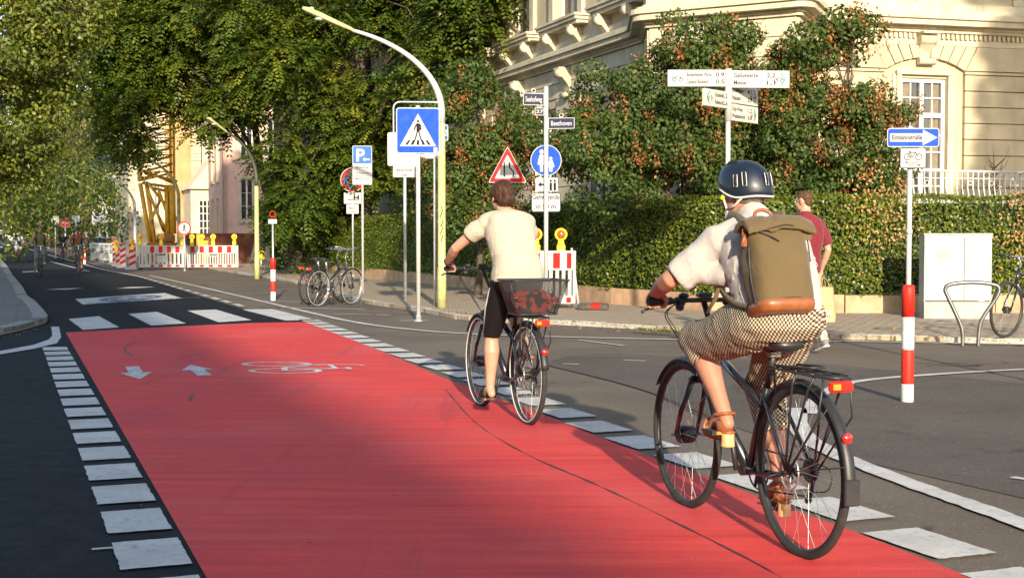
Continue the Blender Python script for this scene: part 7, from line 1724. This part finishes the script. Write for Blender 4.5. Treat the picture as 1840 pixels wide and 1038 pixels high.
for sg in (-1, 1):
    a_, t_ = an[sg], toe[sg]; d = (t_-a_).normalized(); x = Vector((1, 0, 0)); u2 = x.cross(d).normalized()
    if u2.z < 0: u2 = -u2
    fd = (t_+Vector((0, .05, 0)) - (a_-Vector((0, .045, .055)))).normalized(); up2 = x.cross(fd).normalized(); hl = a_ - Vector((0, .05, .075)) if sg < 0 else a_ + Vector((0, -.035, -.085))
    R4 = Matrix((x, fd, up2)).transposed(); Tm = Matrix.Translation(hl) @ R4.to_4x4()
    m = MB(Tm); m.loft([[(w*cos(t), y, zc+h*sin(t)) for t in np.linspace(0, 2*pi, 19)[:-1]] for y, w, zc, h in ((-.02, .012, .035, .02), (-.01, .034, .042, .040), (.04, .038, .050, .046), (.10, .040, .046, .040), (.16, .048, .034, .028), (.22, .044, .026, .020), (.245, .020, .018, .012))]); sh_ = m.build('shoe', SHOE, W)
    m = MB(Tm); m.loft([[(w*cos(t), y, -.004+.013*sin(t)) for t in np.linspace(0, 2*pi, 15)[:-1]] for y, w in ((-.026, .012), (-.012, .036), (.04, .040), (.10, .040), (.17, .052), (.23, .046), (.257, .018))]); m.build('sole', SOLE, sh_)
    m = MB(); m.tube([a_+Vector((0, 0, -.03)), a_.lerp(kn[sg], .18)], [.044, .050], 16); m.build('sock', cloth("white_sock", (.55, .55, .54), .05, .3), sh_)
ph = wr[1]+Vector((0, .04, -.085)); PHN = empty('phone', tuple(W.matrix_basis @ (ph+Vector((-.03, .03, .0)))), rzW, 'slim grey smartphone in the right hand of the walking man', 'phone'); m = MB(); m.box(-.085, .075, -.036, .036, -.005, .005, .004); p_ = m.build('casing', M("phone_grey", (.3, .32, .36), .3, metal=.5), PHN); m = MB(); m.box(-.08, .07, -.032, .032, .0052, .0062); m.build('screen', SBLACK, p_)
PAPER = M("kraft_paper", (.46, .31, .16), .85, var=.10, vs=10, obj=True, bs=.3, bsc=20)
bl = W.matrix_basis @ Vector((.30, .06, .0)); BG = empty('paper_bag', (bl.x, bl.y, .335), rzW+radians(14), 'brown paper carrier bag with white printed letters hanging from the walking man\'s hand', 'bag')
m = MB(); n_ = 14; rings = []
for zz in np.linspace(0, .40, 7):
    ring = []
    for (x0, y0, x1, y1) in ((-.145, -.06, .145, -.06), (.145, -.06, .145, .06), (.145, .06, -.145, .06), (-.145, .06, -.145, -.06)):
        for k in range(n_):
            t = k/n_; x = x0+(x1-x0)*t; y = y0+(y1-y0)*t; y *= (1-.55*(zz/.40)) if abs(x) > .14 or True else 1; x += .006*sin(zz*23+y*9); y += .008*sin(x*20+zz*13); ring.append((x, y, zz))
    rings.append(ring)
m.loft(rings, cap=False); m._add([(-.145, -.06, .001), (.145, -.06, .001), (.145, .06, .001), (-.145, .06, .001)], [(0, 1, 2, 3)]); pb = m.build('bag_body', PAPER, BG)
m = MB(); [m.tube(smooth([Vector((-.07, y, .39)), Vector((-.045, y*.7, .47)), Vector((0, 0, .515)), Vector((.045, y*.7, .47)), Vector((.07, y, .39))], 4), .004, 6) for y in (-.028, .028)]; m.build('handle', PAPER, BG)
text("NEW", .085, -.11, .05, -.074, M("print_white", (.6, .6, .58), .6), pb, width=.17, T=Matrix.Rotation(radians(-2.5), 4, 'X'))

# ---- distant cyclists riding toward the viewer
def far_rider(px_, py_, label, shirt, short, headc, helm, facing, bars=1.06, tall=1.0, bike_label='', vest=None, ped=60, bare=False, bagc=None):
    g = G(px_, py_, 0); d = (-U if facing is None else Vector(facing)).normalized(); rz = rzof(d.x, d.y); org = g - d*1.05
    bk_ = bicycle('bicycle', bike_label, tuple(org), rz, near=False, saddle_z=.95, bar=(.84, bars), crank=ped, step=False, rack=False, fend=True, mud=False, light=False, group='bicycles of the oncoming riders')
    R_ = empty('person', tuple(org), rz, label, 'person', 'oncoming cyclists'); b = MB(); hc = Vector((0, .46, 1.60)); q, R3 = head(b, hc, (0, 1, -.05), 1.05); neck(b, q, (0, .38, 1.43))
    sh = {s_: Vector((s_*.18, .38, 1.39)) for s_ in (-1, 1)}; el = {s_: Vector((s_*.30, .52, 1.20)) for s_ in (-1, 1)}; wr = {s_: Vector((s_*.29, .73, bars+.05)) for s_ in (-1, 1)}
    ca = radians(ped); hip = {s_: Vector((s_*.09, .22, .99)) for s_ in (-1, 1)}; an = {s_: Vector((s_*.12, .42-s_*.15*cos(ca), .37-s_*.15*sin(ca))) for s_ in (-1, 1)}; kn = {s_: Vector((s_*.13, .57-.0*s_, .70-s_*.07*sin(ca))) for s_ in (-1, 1)}
    b.loft(torso_rings([(0, .20, .95), (0, .22, 1.06), (0, .27, 1.2), (0, .34, 1.34), (0, .38, 1.42), (0, .39, 1.45)], [.15, .15, .155, .185, .14, .06], [.12, .11, .11, .115, .09, .05], Vector((1, 0, 0)), n=16))
    for s_ in (-1, 1): arm(b, sh[s_], el[s_], wr[s_]); leg(b, hip[s_], kn[s_], an[s_]); cap(b, [an[s_], an[s_]+Vector((0, .13, -.05))], [.036, .028]); hand_grip(b, wr[s_], Vector((s_*.27, .815, bars)), Vector((s_*.96, -.25, 0)), 1.05)
    remesh(b, 'body', SK3, R_, .011, 3); eyes(R_, q, 1.05)
    m = MB(); m.loft(torso_rings([(0, .20, .97), (0, .22, 1.06), (0, .27, 1.2), (0, .34, 1.34), (0, .38, 1.42), (0, .39, 1.455)], [.175, .175, .175, .205, .155, .085], [.14, .13, .13, .13, .105, .07], Vector((1, 0, 0)), n=16))
    if not bare:
        for s_ in (-1, 1): m.tube([sh[s_], sh[s_].lerp(el[s_], .6)], [.078, .068], 12); m.ell(sh[s_], (.08,)*3)
    remesh(m, 'shirt', shirt, R_, .014, 3, fold=wrinkles(7, .006))
    m = MB(); m.loft(torso_rings([(0, .20, .90), (0, .20, .98), (0, .21, 1.03)], [.16, .18, .165], [.13, .15, .13], Vector((1, 0, 0)), n=16))
    for s_ in (-1, 1):
        if short: m.tube([hip[s_], kn[s_]+Vector((0, -.02, .02))], [.115, .095], 14)
        else: m.tube([hip[s_], kn[s_], kn[s_].lerp(an[s_], .5), an[s_]], [.11, .085, .085, .07], 14); m.ell(kn[s_], (.085,)*3)
    remesh(m, 'shorts' if short else 'trousers', headc[1], R_, .014, 3, fold=wrinkles(7, .006))
    for s_ in (-1, 1): m = MB(); m.ell(an[s_]+Vector((0, .06, -.055)), (.045, .13, .04)); m.build('shoe', headc[2], R_)
    if helm:
        m = MB(); m.ell(q(0, -.01, .055), (.105, .13, .10), R=R3, n=20, m=12); m.build('helmet', helm, R_)
    else: hull_hair(R_, q, R3, (0, -.02, .040), (.086, .10, .088), HAIRD, .012)
    if vest:
        m = MB()
        for s_ in (-1, 1): m.tube([(s_*.11, .31, 1.45), (s_*.115, .44, 1.42), (s_*.13, .44, 1.22), (s_*.15, .30, 1.08)], .022, 8)
        m.build('shoulder_strap', vest, R_)
    return R_
BS = M("strap_black", (.02, .02, .02), .7)
far_rider(74, 497, 'cyclist in olive striped vest top and loose grey trousers riding toward the viewer', cloth("olive_top", (.16, .15, .08), .2), False, (0, cloth("grey_trousers", (.12, .14, .13), .15), M("shoe_white", (.6, .6, .58), .6)), None, None, bike_label='dark bicycle under the oncoming rider in grey trousers', vest=BS, ped=75, bare=True)
far_rider(142, 494, 'helmeted cyclist with red scarf and dark rucksack straps riding toward the viewer', cloth("rust_top", (.28, .11, .06), .2), True, (0, cloth("drab_shorts", (.13, .13, .10), .15), M("shoe_dark", (.02, .02, .02), .6)), M("helmet_dark", (.03, .035, .04), .4), None, bike_label='dark bicycle under the oncoming rider with the rust coloured top', vest=BS, ped=-60)
far_rider(33, 469, 'farthest oncoming cyclist in pale blue shirt and white helmet', cloth("pale_blue_top", (.36, .42, .60), .1), True, (0, cloth("pale_shorts", (.30, .33, .34), .1), M("shoe_white", (.6, .6, .58), .6)), M("helmet_white", (.6, .6, .6), .4), None, bike_label='small distant bicycle under the rider in the pale blue shirt', ped=30)
far_rider(114, 470, 'cyclist dressed all in black, half hidden behind the rider with red scarf', cloth("black_top", (.02, .02, .022), .2), True, (0, cloth("black_shorts", (.02, .02, .02), .1), M("shoe_dark", (.02, .02, .02), .6)), M("helmet_dark", (.03, .035, .04), .4), None, bike_label='bicycle under the black-clad rider in the background', ped=20)
# ------------------------------------------------------------------ building site and far things
CRY = M("crane_yellow", (.62, .34, .02), .5, var=.15, vs=3, dirt=.3)
g = P(300, 470, 62); cr = empty('crane_mast', (g.x, g.y, 0), radians(20), 'yellow steel lattice mast and base of a crane behind the striped barrier fence', 'crane')
sD = g.y/2350; X = lambda p: (p-300)*sD; Z = lambda p: P(300, p, g.y).z
m = MB()
for a, b, r in (((255, 330), (273, 445), .10), ((266, 328), (280, 445), .10), ((310, 332), (311, 420), .16), ((300, 335), (302, 430), .10)):
    m.cyl((X(a[0]), 0, Z(a[1])), (X(b[0]), 0, Z(b[1])), r, n=8)
m.build('leg', CRY, cr)
m = MB()
for a, b in (((268, 330), (320, 395)), ((268, 345), (300, 420)), ((280, 375), (296, 415)), ((275, 338), (310, 345)), ((258, 330), (312, 336)), ((262, 312), (320, 325)), ((255, 325), (290, 308)), ((262, 308), (318, 330)), ((285, 340), (308, 400)), ((270, 400), (290, 360)), ((290, 400), (310, 420))):
    m.cyl((X(a[0]), -.3, Z(a[1])), (X(b[0]), .3, Z(b[1])), .07, n=6)
m.build('brace', CRY, cr)
m = MB()
for x in (255, 300): 
    for y in (-.7, .9): m.box(X(x)-.06+(x == 300)*.3, X(x)+.06+(x == 300)*.3, y-.06, y+.06, Z(325), Z(150))
for i in range(11):
    za, zb = Z(325-i*15), Z(325-(i+1)*15); x0, x1 = X(255), X(300)+.3
    m.cyl((x0, -.7, za), (x1, -.7, zb), .035, n=5); m.cyl((x0, .9, za), (x1, .9, zb), .035, n=5); m.cyl((x0, -.7, zb), (x1, -.7, zb), .03, n=5)
m.build('lattice', CRY, cr)
m = MB(); m.box(X(268), X(325), -1.1, 1.1, .25, Z(436), .05); m.box(X(285), X(312), -.8, .8, Z(436), Z(420), .08); m.ell((X(298), 0, Z(432)), (.42, .4, .3)); m.build('base_frame', M("crane_rust", (.30, .13, .03), .7, var=.3, vs=2, dirt=.5), cr)
m = MB(); m.box(X(352), X(358), -.1, .1, 0, Z(420)); m.box(X(360), X(372), -.4, .4, 0, Z(432), .03); m.build('site_box', CRY, cr)
# rusty skip / pile
g = P(395, 470, 66); o = empty('skip', (g.x, g.y, 0), radians(20), 'rust red steel skip behind the right hand barrier panel', 'skip'); m = MB(); m.prism([(-1.3, 0), (1.3, 0), (1.7, 1.5), (-1.7, 1.5)], -.9, .9); b = m.build('container', M("skip_rust", (.22, .07, .04), .8, var=.3, vs=1.5, dirt=.5), o); m = MB(); [m.box(x-.04, x+.04, -.96, -.901, .1, 1.45) for x in (-.9, 0, .9)]; m.box(-1.72, 1.72, -.97, .97, 1.5, 1.58); m.build('rib', M("skip_rust", (1, 1, 1)), b)
# barrier boards
GB = 'slatted barrier boards at the building site'
for (x0, x1, yb, lb, rz, n_) in ((250, 334, 484, 'left slatted barrier board with a small plate at its middle', radians(1), 11), (337, 428, 484, 'right slatted barrier board, its slats close together', radians(3), 19)):
    g = G((x0+x1)/2, yb); W_ = (x1-x0)*g.y/2350; e = empty('barrier_board', (g.x, g.y, 0), rz, lb, 'barrier', GB)
    reds = [(-W_/2+W_*(i+.35)/5.6-.0, -W_/2+W_*(i+.35)/5.6+W_*.085) for i in range(1 if n_ == 11 else 0, 6) if -W_/2+W_*(i+.35)/5.6+W_*.085 < W_/2]
    lattice_barrier(e, W_, 1.02, Matrix.Identity(4), n_, reds, SBACK)
    m = MB(); m.box(-.25, .18, -.006, -.001, .30, .62, .0) if n_ == 11 else m.box(-.18, .25, -.006, -.001, .55, .66); k = m.build('name_plate', SBACK, e)
    m = MB(); m.box(-.2, .13, -.0085, -.0065, .60, .63) if n_ == 11 else m.box(-.14, .2, -.0085, -.0065, .6, .64); m.build('print', SBLACK, k)
for i, (x, yt, lb) in enumerate(((209, 437, 'beacon over the end of the white barriers'), (238, 434, 'beacon on the diagonal striped board'), (252, 437, 'beacon at the left end of the left board'), (290, 438, 'beacon above the middle of the left board'), (327, 438, 'beacon just left of the no pedestrians sign foot'), (345, 438, 'beacon just right of the no pedestrians sign'), (363, 438, 'beacon left of the middle of the right board'), (383, 438, 'beacon right of the middle of the right board'), (421, 434, 'beacon at the far right end of the right board'))):
    D_ = G(290, 484).y+.03; p = P(x, yt, D_); beacon((p.x, p.y, 1.03 if x > 245 else p.z-.35), radians(3), 'yellow orange '+lb, 1.05, 'beacons on the building site fence', LENSO)
for i, (x, yb, w_, lb) in enumerate(((238, 484, 13, 'widest diagonally striped board beside the left barrier'), (221, 481, 12, 'second diagonally striped board from the right'), (212, 478, 9, 'third diagonally striped board from the right'), (205, 475, 7, 'leftmost and narrowest diagonally striped board'))):
    g = G(x, yb); e = empty('striped_board', (g.x, g.y, 0), radians(-6*i), lb, 'traffic beacon', 'diagonally striped boards'); Wd = w_*g.y/2350; m = MB(); m.box(-Wd/2, Wd/2, 0, .05, .08, 1.12, .01); m.box(-.03, .03, .01, .04, 0, .1); m.box(-.25, .25, -.2, .2, 0, .08, .01); b = m.build('board', SBACK, e); m = MB()
    for k in range(4): z = .13+k*.27; PL(m, [(-Wd/2+.01, z), (Wd/2-.01, z+Wd*.45), (Wd/2-.01, min(1.1, z+Wd*.45+.13)), (-Wd/2+.01, z+.13)], -.001)
    m.build('red_stripe', SRED, b)
# white lattice barriers before the car
for x, yb, rz, lb in ((192, 471, radians(-24), 'white wire barrier nearest the striped boards'), (176, 468, radians(-24), 'white wire barrier in front of the white car')):
    g = G(x, yb); e = empty('wire_barrier', (g.x, g.y, 0), rz, lb, 'barrier', 'white barriers by the parked car'); m = MB(); m.box(-.55, .55, -.02, .02, .1, .48); [m.box(xx-.03, xx+.03, -.02, .02, .48, 1.0) for xx in (-.52, -.17, .17, .52)]; m.box(-.55, .55, -.02, .02, .98, 1.06); [m.box(xx-.04, xx+.04, -.2, .2, 0, .1) for xx in (-.4, .4)]; b = m.build('panel', SBACK, e)
    m = MB(); [m.cyl((-.5+i*.07, 0, .5), (-.5+i*.07, 0, .98), .006, n=4) for i in range(15)]; m.build('wires', GALV, b)
# no pedestrians sign
D_ = 53.0; p = P(331, 410, D_); e = empty('no_pedestrians_sign', (p.x, D_, 0), radians(3), 'small round red-ringed sign with black walker in front of the barrier fence', 'sign'); post(e, 0, p.z, .025, GALV, y=.03); R_ = 12.5*D_/2350
m = MB(); m.prism(circ(R_, 32, 0, p.z), 0, .012); d = m.build('sign_disc', SBACK, e); m = MB(); y = -.003; z = p.z
vs = [(r*cos(t), y, z+r*sin(t)) for t in np.linspace(0, 2*pi, 33)[:-1] for r in (R_*.98, R_*.80)]; m._add(vs, [(2*i, (2*i+2) % 64, (2*i+3) % 64, 2*i+1) for i in range(32)]); m.build('red_ring', SRED, d)
m = MB(); k = R_*.62; PL(m, circ(k*.16, 12, 0, z+k*.82), y)
for st_, w_ in ((((0, .62), (0, .05)), .26), (((0, .1), (-.3, -.75)), .17), (((0, .1), (.32, -.75)), .17), (((0, .55), (-.35, .1)), .12), (((0, .55), (.35, .15)), .12)): PL(m, [(a*1, z+b) for a, b in stroke([(k*a, k*b) for a, b in st_], w_*k)], y); y -= .0013
m.build('walking_figure', SBLACK, d)
# yellow site box beside right board
g = G(442, 482); e = empty('site_lamp_box', (g.x+.1, g.y+3, 0), 0, 'small yellow box between barrier end and lamp post', 'box'); m = MB(); m.box(-.18, .18, -.1, .1, .35, .75, .02); b = m.build('box', LAMPY, e); m = MB(); m.box(-.03, .03, -.02, .02, 0, .35); m.build('stand', GALV, e)
# far signs
def far_sign(name, label, px_, py_, D, r, kind):
    p = P(px_, py_, D); e = empty(name, (p.x, D, 0), radians(10), label, 'sign'); post(e, 0, p.z, .04, GALV, y=.03, base=False)
    m = MB(); m.prism(circ(r, 28, 0, p.z) if kind == 'noentry' else rrect(r*2, r*1.8, .05, 4, 0, p.z), 0, .015); d = m.build('sign_plate', SBACK, e); m = MB()
    if kind == 'noentry': PL(m, circ(r*.94, 28, 0, p.z), -.002); x = m.build('red_field', SRED, d); m = MB(); PL(m, rrect(r*1.3, r*.36, .01, 3, 0, p.z), -.005); m.build('white_bar', SBACK, d)
    elif kind == 'yellow': PL(m, [(-r*.5, p.z-r*.2), (r*.1, p.z+r*.45), (r*.4, p.z+r*.2), (-r*.1, p.z-r*.35)], -.003); m.build('yellow_mark', LAMPY, d)
    else: PL(m, rrect(r*1.6, r*1.3, .03, 3, 0, p.z), -.003); m.build('face', M("sign_face_grey", (.35, .38, .42), .6), d)
far_sign('no_entry_sign', 'round red no entry sign with white bar above the oncoming cyclists', 117, 400, 85, .32, 'noentry')
far_sign('far_sign', 'small square white sign with yellow mark left of the no entry sign', 99, 394, 88, .25, 'yellow')
far_sign('far_sign', 'white square sign over the head of the rider in the rust coloured top', 136, 393, 80, .22, 'grey')
far_sign('shop_sign', 'pale grey blue shop sign board above the parked white car', 178, 392, 95, .50, 'grey')
# cars
def car(label, px_, py_, rz, paint, Lc=4.3, group='parked cars on the right'):
    g = G(px_, py_); e = empty('parked_car', (g.x, g.y, 0), rz, label, 'car', group)
    secs = []; W_ = .88
    prof = [(-2.1, .45, .62, .80), (-2.0, .32, .80, .86), (-1.2, .28, .98, .88), (-.2, .26, .98, .88), (.8, .26, .98, .88), (1.6, .28, .96, .88), (2.05, .34, .86, .85), (2.15, .45, .70, .78)]
    m = MB(); m.loft([[(w*math.copysign(abs(cos(t))**.35, cos(t)), y, (z0+z1)/2+(z1-z0)/2*math.copysign(abs(sin(t))**.45, sin(t))) for t in np.linspace(0, 2*pi, 21)[:-1]] for y, z0, z1, w in prof]); b = m.build('body', paint, e)
    m = MB(); m.loft([[(w*math.copysign(abs(cos(t))**.4, cos(t)), y, z) for t, in [(tt,) for tt in (0,)]] for y, z, w in ()]) if False else None
    def ring(y0, y1, w, z): return [(-w, y0, z), (w, y0, z), (w, y1, z), (-w, y1, z)]
    m.loft([ring(-1.15, 1.75, .80, .95), ring(-.55, 1.45, .64, 1.40), ring(-.45, 1.35, .58, 1.46)]); c = m.build('roof', paint, e)
    m = MB(); m.loft([ring(-1.18, 1.78, .785, .97), ring(-.62, 1.50, .665, 1.37)], cap=False); 
    m.v = [(x*1.02, y*1.012+.0, z) for x, y, z in m.v]; m.build('window_glass', GLASS, c)
    for sx_ in (-1, 1):
        for y in (-1.3, 1.35):
            m = MB(); m.torus((sx_*.80, y, .31), (1, 0, 0), .24, .075, 26, 8); w = m.build('wheel', TYRE, e); m = MB(); m.cyl((sx_*.80-.06, y, .31), (sx_*.80+.06, y, .31), .19, n=16); m.build('rim', SILV, w)
        m = MB(); m.ell((sx_*.62, -2.06, .68), (.16, .08, .08)); m.build('headlight', M("headlight", (.7, .7, .68), .1, coat=1), e)
    m = MB(); m.box(-.5, .5, -2.16, -2.08, .42, .58, .02); m.build('grille', BLKM, e)
    m = MB(); m.box(-.26, .26, -2.175, -2.161, .44, .55); m.build('licence_plate', SBACK, e)
    return e
WCAR = M("car_white", (.50, .51, .52), .3, var=.03, coat=.6); SCAR = M("car_silver", (.28, .30, .32), .3, var=.03, metal=.5, coat=.6); BCAR = M("car_blue", (.03, .07, .18), .3, var=.05, coat=.6)
rU = rzof(U.x, U.y)
car('white car with blue glass parked behind the white wire barriers', 190, 466, rU, WCAR)
car('silver car parked farther up the road behind the white one', 152, 459, rU, SCAR)
car('dark blue car parked on the left side of the road far away', 4, 452, rU, BCAR, group='parked cars on the left')
car('silver grey car in the left parking row beyond the blue one', -12, 447, rU, SCAR, group='parked cars on the left')
# red/white post beside far rider, yellow-green shrub
g = G(152, 474); e = empty('striped_bollard', tuple(g), 0, 'far red and white bollard between the oncoming rider and the white car', 'bollard', 'red and white bollards'); bollard(e, g.y, (448, 455, 461, 467, 474), .07)

bpy.data.scenes.remove(TS)
